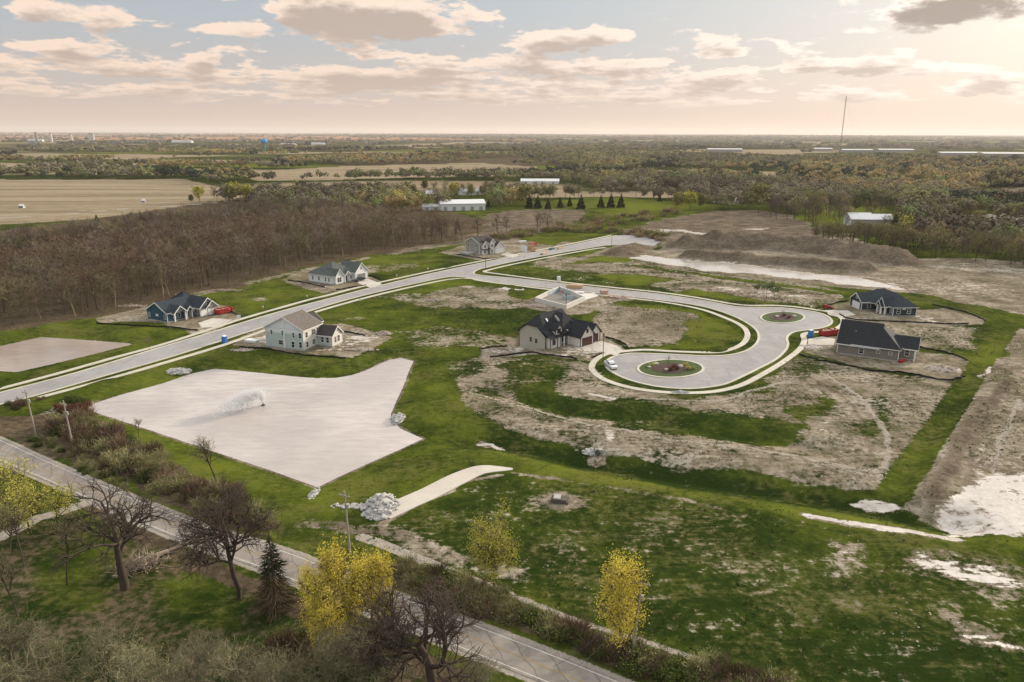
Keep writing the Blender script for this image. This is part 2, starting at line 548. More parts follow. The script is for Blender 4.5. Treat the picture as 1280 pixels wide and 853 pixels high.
# lots where soil has been levelled round each house
LOTS_PX = {
    'blue': [(120, 398), (165, 388), (230, 372), (290, 384), (300, 400), (262, 416), (240, 418), (170, 408), (125, 405)],
    'white': [(352, 350), (385, 336), (450, 340), (478, 352), (440, 361), (405, 366), (375, 360)],
    'greyfar': [(548, 316), (575, 308), (640, 300), (720, 303), (690, 312), (640, 322), (600, 326)],
    'green': [(288, 432), (318, 410), (345, 408), (425, 405), (440, 407), (490, 422), (462, 438), (440, 448), (380, 445), (320, 436)],
    'main': [(600, 436), (648, 420), (690, 412), (745, 418), (775, 432), (785, 440), (745, 446), (740, 452), (705, 448), (672, 443), (640, 446), (603, 446)],
    'found': [(648, 382), (668, 372), (700, 362), (800, 370), (790, 376), (760, 378), (735, 392), (715, 394), (672, 388)],
    'navy': [(1030, 385), (1060, 378), (1150, 388), (1180, 385), (1232, 398), (1228, 406), (1150, 408), (1062, 404), (1045, 396)],
    'grey': [(1003, 440), (1012, 424), (1042, 420), (1150, 440), (1195, 444), (1212, 452), (1198, 474), (1150, 470), (1060, 455)],
}
MAIN_WALKOUT = tuple(GP([(650, 430)])[0])
LOTS = {k: GP(v) for k, v in LOTS_PX.items()}

def height(X, Y):
    X = np.asarray(X, float); Y = np.asarray(Y, float)
    r = np.hypot(X, Y)
    h = np.zeros(X.shape)
    # soft rolling far land
    far = np.clip((r - 700) / 2500, 0, 1)
    h += far * ((fbm(X, Y, 1500, 3, 5) - 0.5) * 26 - 2)
    hz = np.clip((r - 7000) / 9000, 0, 1)
    h += hz * (fbm(X, Y, 7000, 3, 9) - 0.30) * 90
    near = np.clip((900 - r) / 300, 0, 1)
    h += near * (fbm(X, Y, 14, 3, 2) - 0.5) * 0.5
    # ponds
    def basin(P, z, h, w):
        d = np.full(X.shape, -1e3)
        bb = (X > P[:, 0].min() - w - 2) & (X < P[:, 0].max() + w + 2) & (Y > P[:, 1].min() - w - 2) & (Y < P[:, 1].max() + w + 2)
        if bb.any():
            d[bb] = _sd(P, X[bb], Y[bb])
        t = np.clip((d + w) / w, 0, 1.5)
        tt = np.clip(t, 0, 1); tt = tt * tt * (3 - 2 * tt)
        return h * (1 - tt) + (z + 0.03) * tt - np.clip(d, 0, 4) * 0.35
    h = basin(POND, POND_Z, h, 9.0)
    h = basin(BASIN, -0.7, h, 7.0)
    h -= 3.3 * lmask(SWALE, X, Y, 2.0, 16) * (1 - pmask(POND, X, Y, 10))
    h -= 1.7 * lmask(TIER, X, Y, 2.0, 12)
    h -= 0.8 * lmask(CHANNEL, X, Y, 1.5, 9)
    h -= 0.9 * lmask(DITCH, X, Y, 1.0, 6)
    # spoil mounds
    rough = 0.75 + 0.5 * fbm(X, Y, 9, 3, 31)
    h += 7.2 * lmask(MOUND_CREST, X, Y, 7, 16) * rough * (0.82 + 0.5 * fbm(X, Y, 4.0, 2, 33))
    h += 3.6 * lmask(BENCH_CREST, X, Y, 6, 7) * rough * (0.8 + 0.5 * fbm(X, Y, 3.0, 2, 34))
    h += 4.0 * lmask(SIDE_MOUND, X, Y, 3, 18) * rough
    h += 1.3 * lmask(RAMP, X, Y, 1.5, 8)
    # level ground under streets and houses
    flat = np.maximum(pmask(STREET, X, Y, 16.0), pmask(STREET, X, Y, 1.0))
    flat = np.clip(pmask(STREET, X, Y, 18.0) * 1.6, 0, 1)
    for P in LOTS.values():
        flat = np.maximum(flat, np.clip(pmask(P, X, Y, 6.0) * 1.5, 0, 1))
    flat = np.maximum(flat, lmask(COUNTY_C, X, Y, 5.5, 4))
    h = h * (1 - flat)
    # walk-out side of the beige house
    wx, wy = MAIN_WALKOUT
    k = np.clip(1 - np.hypot(X - wx, Y - wy) / 11.0, 0, 1)
    return h - 1.7 * k * k * (3 - 2 * k) * 1.3

def hz1(x, y):
    return float(height(np.array([x]), np.array([y]))[0])

# ------------------------------------------------------------------ the ground sheet
def build_ground():
    s_near = np.arange(CAM_H / 40, CAM_H / 160, -2.4 / F_PX)
    s_far = np.arange(s_near[-1] - 1.3 / F_PX, CAM_H / 45000, -1.3 / F_PX)
    s = np.concatenate([s_near, s_far, [CAM_H / 20000, CAM_H / 45000]])
    s = np.unique(s)[::-1]
    rr = CAM_H / s
    fine = np.radians(np.arange(-44, 44.01, 0.15))
    coarse = np.radians(np.arange(48, 316, 4.0))
    aa = np.concatenate([fine, coarse])
    nr, na = len(rr), len(aa)
    A, Rr = np.meshgrid(aa, rr)
    X = (Rr * np.sin(A)).ravel(); Y = (Rr * np.cos(A)).ravel()
    Z = height(X, Y)
    V = np.stack([X, Y, Z], -1)
    i, j = np.meshgrid(np.arange(nr - 1), np.arange(na), indexing='ij')
    j2 = (j + 1) % na
    F = np.stack([i * na + j, (i + 1) * na + j, (i + 1) * na + j2, i * na + j2], -1).reshape(-1, 4)
    F = F[:, ::-1]
    V = np.vstack([V, [[0, 0, 0]]])
    c = len(V) - 1
    jj = np.arange(na)
    F2 = np.stack([np.full(na, c), (jj + 1) % na, jj], -1)
    # orient up
    def up(F):
        a, b, d = V[F[:, 0]], V[F[:, 1]], V[F[:, 2]]
        n = np.cross(b - a, d - a)[:, 2]
        return np.where(n[:, None] < 0, F[:, ::-1], F)
    F = up(F); F2 = up(F2)
    me = np_mesh('ground', V, [F, F2], ground_material(), smooth=True)
    X = V[:, 0]; Y = V[:, 1]
    masks = ground_masks(X, Y, V[:, 2])
    for nm, chans in (('MA', ('dirt', 'mud', 'lush', 'tan')), ('MB', ('litter', 'wet', 'stone', 'brown'))):
        at = me.color_attributes.new(nm, 'FLOAT_COLOR', 'POINT')
        C = np.stack([masks[k] for k in chans], -1).astype(np.float32)
        at.data.foreach_set('color', np.ascontiguousarray(C).ravel())
    o = link_mesh('ground', me)
    set_props(o, kind='structure')
    return o

def ground_masks(X, Y, Z):
    M = {k: np.zeros(X.shape) for k in ('dirt', 'mud', 'lush', 'tan', 'litter', 'wet', 'stone', 'brown')}
    r = np.hypot(X, Y)
    M['lush'][:] = 0.45
    wa = np.clip(r / 130, .5, 2.2)
    WX = X + (fbm(X, Y, 16, 3, 71) - .5) * 9 * wa + (fbm(X, Y, 3.5, 2, 72) - .5) * 2.2
    WY = Y + (fbm(X, Y, 16, 3, 73) - .5) * 9 * wa + (fbm(X, Y, 3.5, 2, 74) - .5) * 2.2
    LX = X + (fbm(X, Y, 5, 2, 75) - .5) * 2.0; LY = Y + (fbm(X, Y, 5, 2, 76) - .5) * 2.0
    def paint(ch, px, val, soft=2.0, world=False):
        P = px if world else GP(px)
        k = pmask(P, X, Y, soft) if world else pmask(P, WX, WY, soft)
        M[ch] = M[ch] * (1 - k) + val * k
    def stroke(ch, px, w, val, soft=2.0, world=False):
        k = lmask(px, X, Y, w, soft) if world else lmask(GP(px), LX, LY, w, soft)
        M[ch] = M[ch] * (1 - k) + val * k
    # --- far country: patchwork of fields between the woods
    fx = fbm(X + 400 * fbm(X, Y, 900, 2, 3), Y, 420, 2, 11)
    farm = np.clip((r - 650) / 300, 0, 1)
    M['tan'] = farm * np.clip((fx - 0.565) * 9, 0, 1) * 0.8
    M['litter'] = farm * np.clip((0.52 - fx) * 5, 0, 1) * 0.8
    M['lush'] = 0.45 - farm * 0.25 + farm * 0.5 * np.clip((fbm(X, Y, 300, 2, 21) - 0.62) * 9, 0, 1)
    vf = np.clip((r - 5000) / 3000, 0, 1)
    M['brown'] = vf * np.clip((fbm(X, Y, 2600, 3, 25) - 0.47 + .22 * np.clip(-X / (Y + 1) - .1, -.1, .5)) * 8, 0, 1) * 0.9
    TAN = [[(-60, 224), (100, 224), (235, 223), (262, 234), (322, 238), (300, 250), (262, 264), (0, 281), (-60, 284)],
           [(300, 214), (440, 206), (600, 203), (700, 210), (690, 219), (560, 220), (420, 224), (320, 226)],
           [(740, 244), (770, 239), (900, 239), (905, 246), (800, 247)],
           [(640, 241), (700, 238), (770, 240), (760, 246), (650, 247)]]
    for t in TAN:
        paint('tan', t, 1.0, 14); paint('litter', t, 0.0, 14); paint('lush', t, 0.3, 14)
    BROWNF = [[(470, 310), (545, 282), (640, 262), (735, 262), (705, 286), (640, 300), (600, 302), (480, 318)],
              [(770, 292), (800, 280), (862, 268), (930, 262), (1000, 270), (1010, 284), (1060, 294), (1040, 306), (900, 302), (800, 298)],
              [(1020, 285), (1280, 300), (1400, 320), (1400, 290), (1280, 285), (1110, 283)],
              [(1200, 240), (1300, 232), (1400, 235), (1400, 262), (1290, 258), (1220, 252)]]
    for t in BROWNF:
        paint('brown', t, 0.85, 8); paint('tan', t, 0.35, 8); paint('litter', t, 0.1, 8); paint('dirt', t, 0.92, 8)
    for t in ([(880, 226), (1000, 225), (990, 230), (890, 231)], [(1010, 256), (1110, 258), (1100, 288), (1000, 280)], [(690, 250), (760, 246), (900, 256), (880, 266), (800, 272), (730, 262)],
              [(820, 262), (880, 255), (885, 262), (830, 270)], [(660, 205), (720, 208), (735, 215), (700, 218)], [(1150, 278), (1210, 276), (1290, 282), (1290, 292), (1190, 292)]):
        paint('lush', t, 0.75, 6); paint('tan', t, 0.0, 6); paint('litter', t, 0.0, 6); paint('brown', t, 0, 6)
    # wet clay seen through the trees on the right
    for t in ([(1205, 270), (1290, 264), (1400, 262), (1400, 276), (1280, 276), (1220, 276)], [(1040, 305), (1070, 304), (1075, 310), (1045, 309)]):
        paint('mud', t, 1.0, 4); paint('litter', t, 0, 4); paint('dirt', t, 1, 4)
    for t in ([(800, 285), (870, 290), (930, 292), (900, 297), (840, 291), (800, 289)], [(920, 284), (960, 285), (955, 288), (925, 287)], [(1050, 290), (1075, 292), (1055, 294)]):
        paint('mud', t, 0.75, 4)
    # --- wood on the left: leaf litter
    WOOD = [(-300, 480), (-60, 424), (0, 411), (60, 404), (140, 396), (230, 372), (300, 354), (390, 332), (470, 318), (560, 300), (600, 292), (610, 275), (560, 262), (470, 250), (300, 248), (150, 270), (0, 288), (-300, 330)]
    paint('litter', WOOD, 1.0, 6); paint('tan', WOOD, 0, 6); paint('brown', WOOD, 0.0, 6); paint('dirt', WOOD, 0.0, 6)
    stroke('dirt', [(135, 398), (200, 378), (300, 356), (380, 338), (470, 322), (560, 306)], 4, 0.6, 5)
    stroke('stone', [(-40, 275), (0, 273), (80, 268), (160, 261), (230, 257), (300, 250)], 3.0, 0.8, 3); stroke('stone', [(60, 266), (200, 258)], 1.0, 0.6, 2)
    # --- the development
    SITE = [(600, 350), (610, 338), (660, 325), (760, 306), (840, 302), (900, 345), (1000, 360), (1150, 372), (1275, 400), (1200, 500), (1115, 618), (1000, 603), (860, 580), (740, 558), (640, 532), (575, 500), (575, 476), (625, 446)]
    paint('lush', SITE, 0.35, 4)
    # north of the branch street
    paint('dirt', [(625, 338), (690, 322), (760, 308), (830, 316), (1000, 352), (1060, 366), (1040, 384), (960, 378), (860, 366), (760, 356), (690, 348)], 0.60, 6)
    paint('dirt', [(612, 340), (650, 330), (720, 338), (900, 374), (960, 380), (930, 383), (860, 372), (720, 354)], 0.28, 5)
    for t in ([(716, 330), (775, 314), (806, 318), (770, 328)], [(830, 368), (870, 362), (930, 374), (960, 379), (880, 374)], [(690, 322), (740, 312), (760, 312), (720, 320)], [(740, 344), (800, 346), (850, 352), (800, 356)]):
        paint('dirt', t, 0.1, 4); paint('lush', t, 0.75, 4)
    stroke('dirt', [(800, 333), (900, 347), (1000, 360), (1090, 372)], 2.2, 0.0, 2); stroke('lush', [(800, 333), (900, 347), (1000, 360), (1090, 372)], 2.2, 0.6, 2)
    for t in ([(880, 358), (960, 366), (1030, 372), (1020, 378), (950, 372), (890, 366)],):
        paint('mud', t, 0.55, 5); paint('dirt', t, 0.9, 5)
    # big bare yard on the right
    YARD = [(770, 309), (820, 312), (845, 300), (1060, 296), (1130, 322), (1300, 326), (1500, 340), (1500, 470), (1290, 402), (1180, 372), (1090, 362), (1000, 354), (900, 344), (830, 330), (790, 318)]
    paint('dirt', YARD, 1.0, 4); paint('brown', YARD, 0.0, 4); paint('litter', YARD, 0.0, 4); paint('tan', YARD, 0.1, 4)
    paint('mud', [(1120, 326), (1290, 332), (1400, 345), (1290, 345), (1150, 336)], 0.5, 6)
    paint('mud', [(760, 312), (850, 322), (990, 337), (1080, 347), (1136, 359), (1120, 361), (1000, 349), (880, 341), (830, 333), (780, 322)], 0.95, 4)
    paint('mud', [(770, 298), (830, 303), (815, 307), (775, 303)], 0.95, 2)
    paint('mud', [(1100, 350), (1230, 352), (1280, 372), (1200, 370), (1120, 360)], 0.42, 6)
    for cl, w_ in ((MOUND_CREST, 15), (BENCH_CREST, 9), (SIDE_MOUND, 11)):
        stroke('brown', cl, w_, 0.8, 8, True); stroke('mud', cl, w_, 0.0, 8, True); stroke('dirt', cl, w_, 1, 8, True)
    stroke('brown', GP([(850, 316), (917, 317.5), (1000, 322), (1068, 327)]), 2.0, 0.1, 3, True)
    stroke('brown', GP([(862, 306), (930, 305), (1000, 308), (1060, 317)]), 1.6, 0.25, 2.5, True)
    # inside the loop
    paint('dirt', [(735, 385), (770, 376), (830, 386), (865, 400), (870, 416), (850, 430), (790, 434), (755, 425), (735, 405)], 0.75, 6)
    paint('brown', [(740, 385), (800, 384), (850, 400), (860, 415), (800, 412), (760, 398)], 0.45, 8)
    paint('lush', [(780, 376), (840, 384), (890, 398), (922, 412), (920, 430), (880, 438), (800, 436), (870, 424), (870, 402), (830, 388)], 0.7, 4)
    paint('dirt', [(540, 362), (575, 358), (640, 362), (660, 372), (645, 384), (580, 388), (545, 378), (480, 372)], 0.62, 5)
    paint('dirt', [(468, 372), (500, 366), (560, 380), (555, 388)], 0.55, 4)
    paint('dirt', [(480, 412), (540, 408), (600, 414), (640, 424), (620, 436), (560, 440), (500, 436)], 0.5, 8)
    paint('dirt', [(395, 400), (450, 396), (480, 400), (430, 404)], 0.45, 4)
    paint('tan', [(440, 395), (560, 392), (650, 396), (640, 420), (560, 412), (480, 420), (450, 445), (430, 440)], 0.25, 8)
    # terrace south of the near circle
    TERR = [(572, 470), (600, 452), (640, 447), (700, 452), (740, 455), (760, 480), (850, 496), (930, 486), (1005, 446), (1060, 458), (1150, 473), (1212, 474), (1184, 520), (1118, 618), (1000, 601), (860, 578), (760, 562), (660, 536), (590, 512), (570, 492)]
    paint('dirt', TERR, 0.66, 4); paint('lush', TERR, 0.3, 4)
    for t, v in (([(612, 462), (660, 450), (690, 458), (700, 476), (640, 478)], .25), ([(630, 482), (700, 478), (720, 500), (800, 508), (900, 516), (1000, 535), (1010, 552), (900, 548), (800, 530), (700, 512), (640, 496)], .05),
                 ([(975, 512), (1030, 494), (1050, 500), (1030, 520), (1000, 528)], .12), ([(1080, 525), (1110, 515), (1105, 535), (1085, 540)], .2), ([(1005, 450), (1050, 462), (1040, 472), (990, 462)], .45),
                 ([(560, 455), (600, 452), (600, 470), (575, 476)], .35)):
        paint('dirt', t, v, 6); paint('lush', t, 0.28, 6)
    paint('dirt', [(585, 500), (640, 515), (760, 548), (770, 540), (680, 508), (600, 485), (580, 486)], 0.62, 4)
    stroke('dirt', [(766, 540), (752, 560), (745, 570)], 1.8, 1.0, 1.5); stroke('mud', [(766, 540), (750, 562)], 1.3, 0.6, 1.5)
    stroke('mud', [(738, 492), (768, 499)], 0.7, 1.0, 1)
    paint('mud', [(1020, 520), (1075, 520), (1070, 545), (1040, 560), (1000, 545)], 0.42, 8)
    for t in ([(860, 495), (930, 486), (1000, 450), (1020, 455), (960, 490), (900, 500)], [(800, 555), (1000, 570), (1080, 590), (1060, 605), (900, 580)]):
        paint('mud', t, 0.30, 8)
    # lots of the two houses on the right
    paint('dirt', [(1060, 406), (1230, 408), (1212, 440), (1150, 432), (1060, 412)], 0.62, 4)
    paint('lush', [(1125, 408), (1170, 408), (1160, 420), (1130, 420)], 0.7, 3)
    # right margin: grass channel, ramp, tilled ground, wet clay
    RIGHT = [(1280, 405), (1222, 462), (1186, 514), (1150, 572), (1122, 628), (1190, 664), (1300, 672), (1600, 720), (1600, 470)]
    paint('dirt', RIGHT, 0.92, 4); paint('brown', RIGHT, 0.12, 4); paint('litter', RIGHT, 0, 4)
    stroke('brown', [(1262, 478), (1222, 525), (1192, 575), (1168, 630)], 1.6, 0.75, 3)
    stroke('dirt', CHANNEL, 2.9, 0.0, 2.0, True); stroke('lush', CHANNEL, 2.9, 0.5, 2.0, True); stroke('brown', CHANNEL, 2.9, 0.0, 2.0, True)
    stroke('dirt', [(1040, 366), (1100, 372), (1190, 382), (1290, 412)], 2.4, 0.0, 2.0); stroke('lush', [(1040, 366), (1190, 382), (1290, 412)], 2.4, 0.4, 2)
    paint('mud', [(1172, 640), (1186, 622), (1212, 598), (1240, 590), (1300, 588), (1500, 600), (1500, 700), (1300, 674), (1190, 664)], 0.88, 6)
    paint('mud', [(1215, 560), (1240, 552), (1236, 590), (1210, 598)], 0.55, 4)
    stroke('mud', [(1238, 458), (1228, 470)], 0.6, 0.9, 0.8); stroke('dirt', [(1238, 458), (1228, 470)], 0.8, 0.9, 0.8)
    # --- grass belt and the big meadow in front
    BELT = [(529, 548), (600, 540), (680, 556), (780, 574), (900, 592), (1010, 606), (1110, 622), (1180, 650), (1280, 672), (1500, 720), (1500, 735), (1280, 692), (1100, 662), (960, 640), (840, 618), (720, 600), (640, 590), (600, 584), (480, 640), (400, 660), (380, 640), (397, 610), (460, 580)]
    paint('lush', BELT, 0.62, 4); paint('dirt', BELT, 0.06, 4)
    stroke('lush', SWALE, 3.5, 0.12, 4, True)
    MEADOW = [(640, 592), (720, 604), (840, 622), (960, 644), (1100, 666), (1280, 696), (1600, 745), (1600, 1000), (1000, 860), (900, 830), (720, 768), (600, 720), (500, 690), (440, 660), (500, 640)]
    paint('dirt', MEADOW, 0.28, 4); paint('lush', MEADOW, 0.34, 4)
    for t, v in (([(810, 632), (960, 660), (1010, 700), (1000, 760), (900, 740), (800, 680)], .36), ([(970, 670), (1130, 700), (1100, 780), (960, 780), (900, 740)], .33), ([(520, 640), (600, 625), (660, 650), (580, 690)], .24)):
        paint('dirt', t, v, 8); paint('tan', t, 0.35, 8)
    for t in ([(1120, 700), (1150, 692), (1215, 702), (1300, 726), (1420, 745), (1420, 765), (1280, 745), (1200, 728), (1140, 716)], [(1192, 770), (1225, 778), (1290, 792), (1400, 800), (1400, 822), (1290, 805), (1210, 786)],
              [(1052, 682), (1072, 684), (1058, 704), (1038, 722), (1042, 706)], [(696, 686), (712, 682), (722, 690), (708, 708), (698, 698)]):
        paint('mud', t, 0.70, 5); paint('dirt', t, 0.75, 6); paint('wet', t, 0.8, 3)
    for t in ([(1140, 660), (1240, 690), (1200, 694), (1120, 674)], [(860, 790), (1000, 800), (1100, 840), (1000, 830)], [(1000, 800), (1060, 806), (1200, 850), (1100, 850)], [(640, 660), (740, 690), (780, 720), (700, 720), (660, 690)], [(1190, 700), (1290, 720), (1290, 740)], [(660, 612), (700, 640), (680, 655), (600, 640)]):
        paint('dirt', t, 0.36, 8); paint('mud', t, 0.24, 8)
    paint('dirt', [(655, 622), (690, 612), (730, 618), (745, 632), (700, 640)], 0.75, 4)
    stroke('mud', [(1012, 645), (1040, 648), (1100, 658), (1150, 664), (1195, 670)], 1.0, 1.0, 1.0); stroke('dirt', [(1012, 645), (1100, 658), (1195, 670)], 1.2, 1.0, 1.2)
    paint('mud', [(1060, 621), (1090, 621), (1118, 623), (1125, 629), (1110, 633), (1085, 629)], 1.0, 1.5); paint('dirt', [(1060, 621), (1090, 621), (1118, 623), (1125, 629), (1110, 633), (1085, 629)], 1.0, 2)
    stroke('dirt', [(640, 592), (720, 604), (800, 617), (900, 634)], 0.7, 0.6, 1.4)
    stroke('dirt', [(470, 662), (520, 630), (580, 604), (625, 594)], 0.7, 0.85, 1)
    stroke('mud', [(600, 545), (612, 546), (625, 550)], 0.6, 1, 0.8); stroke('dirt', [(600, 545), (625, 550)], 0.8, 1, 0.8)
    # ruts and scraped lines across the bare ground
    for L, v in (([(600, 500), (680, 524), (780, 546), (900, 566), (1040, 586)], 'brown'), ([(590, 490), (660, 508), (740, 532), (830, 548), (980, 566), (1090, 590)], 'stone'), ([(760, 490), (850, 507), (950, 503), (1040, 476), (1150, 482)], 'brown'), ([(800, 498), (900, 502), (1000, 470), (1060, 462)], 'stone'),
                 ([(1010, 470), (1060, 500), (1090, 540), (1080, 590)], 'brown'), ([(1030, 468), (1080, 500), (1112, 545), (1100, 600)], 'stone'), ([(1240, 520), (1215, 570), (1205, 640)], 'brown'), ([(1275, 500), (1250, 545), (1240, 590)], 'stone'),
                 ([(650, 334), (760, 322), (860, 336), (980, 362)], 'brown'), ([(690, 340), (800, 330), (900, 350)], 'stone'), ([(740, 395), (790, 388), (840, 400), (850, 420), (800, 430)], 'brown'), ([(1150, 340), (1240, 345), (1320, 360)], 'brown'), ([(1120, 345), (1200, 352), (1300, 378)], 'stone'),
                 ([(500, 378), (560, 370), (620, 366)], 'brown')):
        stroke(v, L, .7, .62, 1.2)
        stroke(v, [(a, b + 4) for a, b in L], .5, .5, 1.2)
    # pond banks
    k = lmask(np.vstack([POND, POND[:1]]), X, Y, 14, 6) * (1 - M['dirt'])
    M['lush'] = M['lush'] * (1 - 0.7 * k) + 0.55 * 0.7 * k
    M['dirt'] *= 1 - 0.9 * lmask(np.vstack([POND, POND[:1]]), X, Y, 5, 5)
    paint('mud', POND, 0.8, 1.0, True); paint('dirt', POND, 1.0, 1.0, True); paint('dirt', BASIN, 1.0, 1.0, True)
    stroke('brown', np.vstack([POND, POND[:1]]), .7, .75, .8, True); stroke('dirt', np.vstack([POND, POND[:1]]), .7, .8, .8, True)
    # verge, ditch and thicket floor along the county road
    THICK = [(-100, 520), (40, 515), (100, 505), (125, 520), (180, 560), (250, 600), (330, 640), (360, 665), (300, 660), (200, 622), (120, 590), (60, 560), (0, 545), (-100, 530)]
    paint('litter', THICK, 0.85, 3); paint('dirt', THICK, 0.1, 3)
    paint('litter', [(440, 690), (520, 690), (620, 730), (720, 775), (900, 835), (1000, 880), (900, 900), (700, 815), (560, 760), (460, 720)], 0.6, 4)
    paint('dirt', [(20, 520), (60, 505), (110, 500), (100, 520), (60, 530)], 0.7, 3)
    stroke('dirt', [(380, 655), (430, 660), (500, 668), (540, 690), (640, 715)], 2.0, 0.6, 3); stroke('brown', [(400, 655), (500, 668)], 2, .6, 3)
    # path north of the road
    TR = smooth_line(GP([(452, 672), (475, 680), (520, 698), (580, 722), (650, 748), (720, 775), (800, 800), (880, 828), (960, 858)]), 4)
    stroke('stone', TR[:len(TR) // 2], 1.0, 1.0, 0.6, True); stroke('stone', TR[len(TR) // 2 - 1:], 0.8, 0.55, 1.2, True)
    # park south of the road
    PARK = [(-200, 600), (0, 640), (60, 640), (120, 640), (220, 690), (330, 740), (420, 790), (560, 850), (600, 900), (-200, 1100)]
    paint('lush', PARK, 0.22, 4); paint('litter', PARK, 0.5, 5); paint('dirt', PARK, 0.15, 5)
    for t in ([(60, 680), (110, 655), (130, 700), (110, 760), (60, 750)], [(190, 730), (250, 710), (300, 735), (290, 780), (200, 780)]):
        paint('litter', t, 0.15, 6); paint('lush', t, 0.45, 6)
    stroke('litter', [(110, 630), (180, 665), (260, 705), (340, 745), (460, 800), (580, 850)], 1.6, 1.0, 2.5)
    stroke('brown', [(110, 630), (180, 665), (260, 705), (340, 745)], 1.0, .6, 2)
    stroke('stone', [(-80, 695), (0, 672), (50, 648), (100, 632), (118, 626)], 1.4, 0.95, 0.9)
    # shoulders
    for sgn, L in ((1, COUNTY_N), (-1, COUNTY_S)):
        stroke('stone', L, 0.9, 0.7, 0.9, True)
    # levelled lots
    for kx, P in LOTS.items():
        paint('dirt', P, 0.95, 2.5, True); paint('lush', P, 0.4, 2, True); paint('mud', P, 0.22, 3, True); paint('brown', P, 0.0, 3, True); paint('litter', P, 0, 2, True)
    for t in ([(600, 438), (650, 424), (660, 440), (700, 444), (745, 442), (740, 450), (672, 442), (610, 445)], [(700, 440), (745, 428), (770, 432), (775, 440), (740, 446)], [(262, 402), (290, 396), (268, 412), (240, 414)],
              [(290, 430), (320, 414), (335, 416), (330, 432)], [(425, 418), (470, 418), (450, 432), (410, 440), (390, 440)], [(1150, 396), (1200, 396), (1170, 404)]):
        paint('mud', t, 0.6, 3)
    # grass strips between kerb and walk
    st = pmask(STREET, X, Y, 0.6)
    band = np.clip(pmask(STREET, X, Y, 7.0) * 2.2, 0, 1) * (1 - st)
    near_lot = np.zeros(X.shape)
    for P in LOTS.values():
        near_lot = np.maximum(near_lot, pmask(P, X, Y, 8))
    band *= 1 - 0.75 * near_lot
    for kx, v in (('dirt', 0.12), ('mud', 0), ('lush', 0.40), ('brown', 0), ('litter', 0)):
        M[kx] = M[kx] * (1 - band) + v * band
    # lawns by the left side of the main street
    for t in ([(60, 410), (140, 405), (240, 420), (150, 445), (60, 462), (10, 470), (100, 440), (165, 428), (60, 420)], [(280, 372), (330, 352), (360, 356), (400, 368), (340, 388), (305, 396), (290, 382)], [(440, 330), (490, 318), (545, 316), (560, 330), (500, 346), (470, 350)],
              [(640, 300), (700, 290), (765, 292), (690, 306)], [(100, 500), (200, 468), (290, 440), (330, 436), (440, 450), (455, 462), (400, 470), (270, 458), (200, 478)]):
        paint('lush', t, 0.55, 4); paint('dirt', t, 0.08, 4)
    for t, v in (([(310, 372), (345, 366), (350, 372), (320, 378)], .5), ([(455, 335), (520, 328), (520, 334), (470, 342)], .5), ([(345, 390), (400, 375), (440, 372), (420, 385)], .1), ([(250, 405), (300, 395), (240, 420)], .5), ([(375, 365), (440, 362), (400, 368)], .4)):
        paint('dirt', t, v, 4)
    for t in ([(560, 361), (572, 359), (578, 361), (566, 363)], [(619, 363), (640, 359), (650, 361), (635, 364)], [(646, 362), (660, 361), (663, 364), (650, 365)]):
        paint('mud', t, 1.0, 1); paint('dirt', t, 1, 1)
    return M

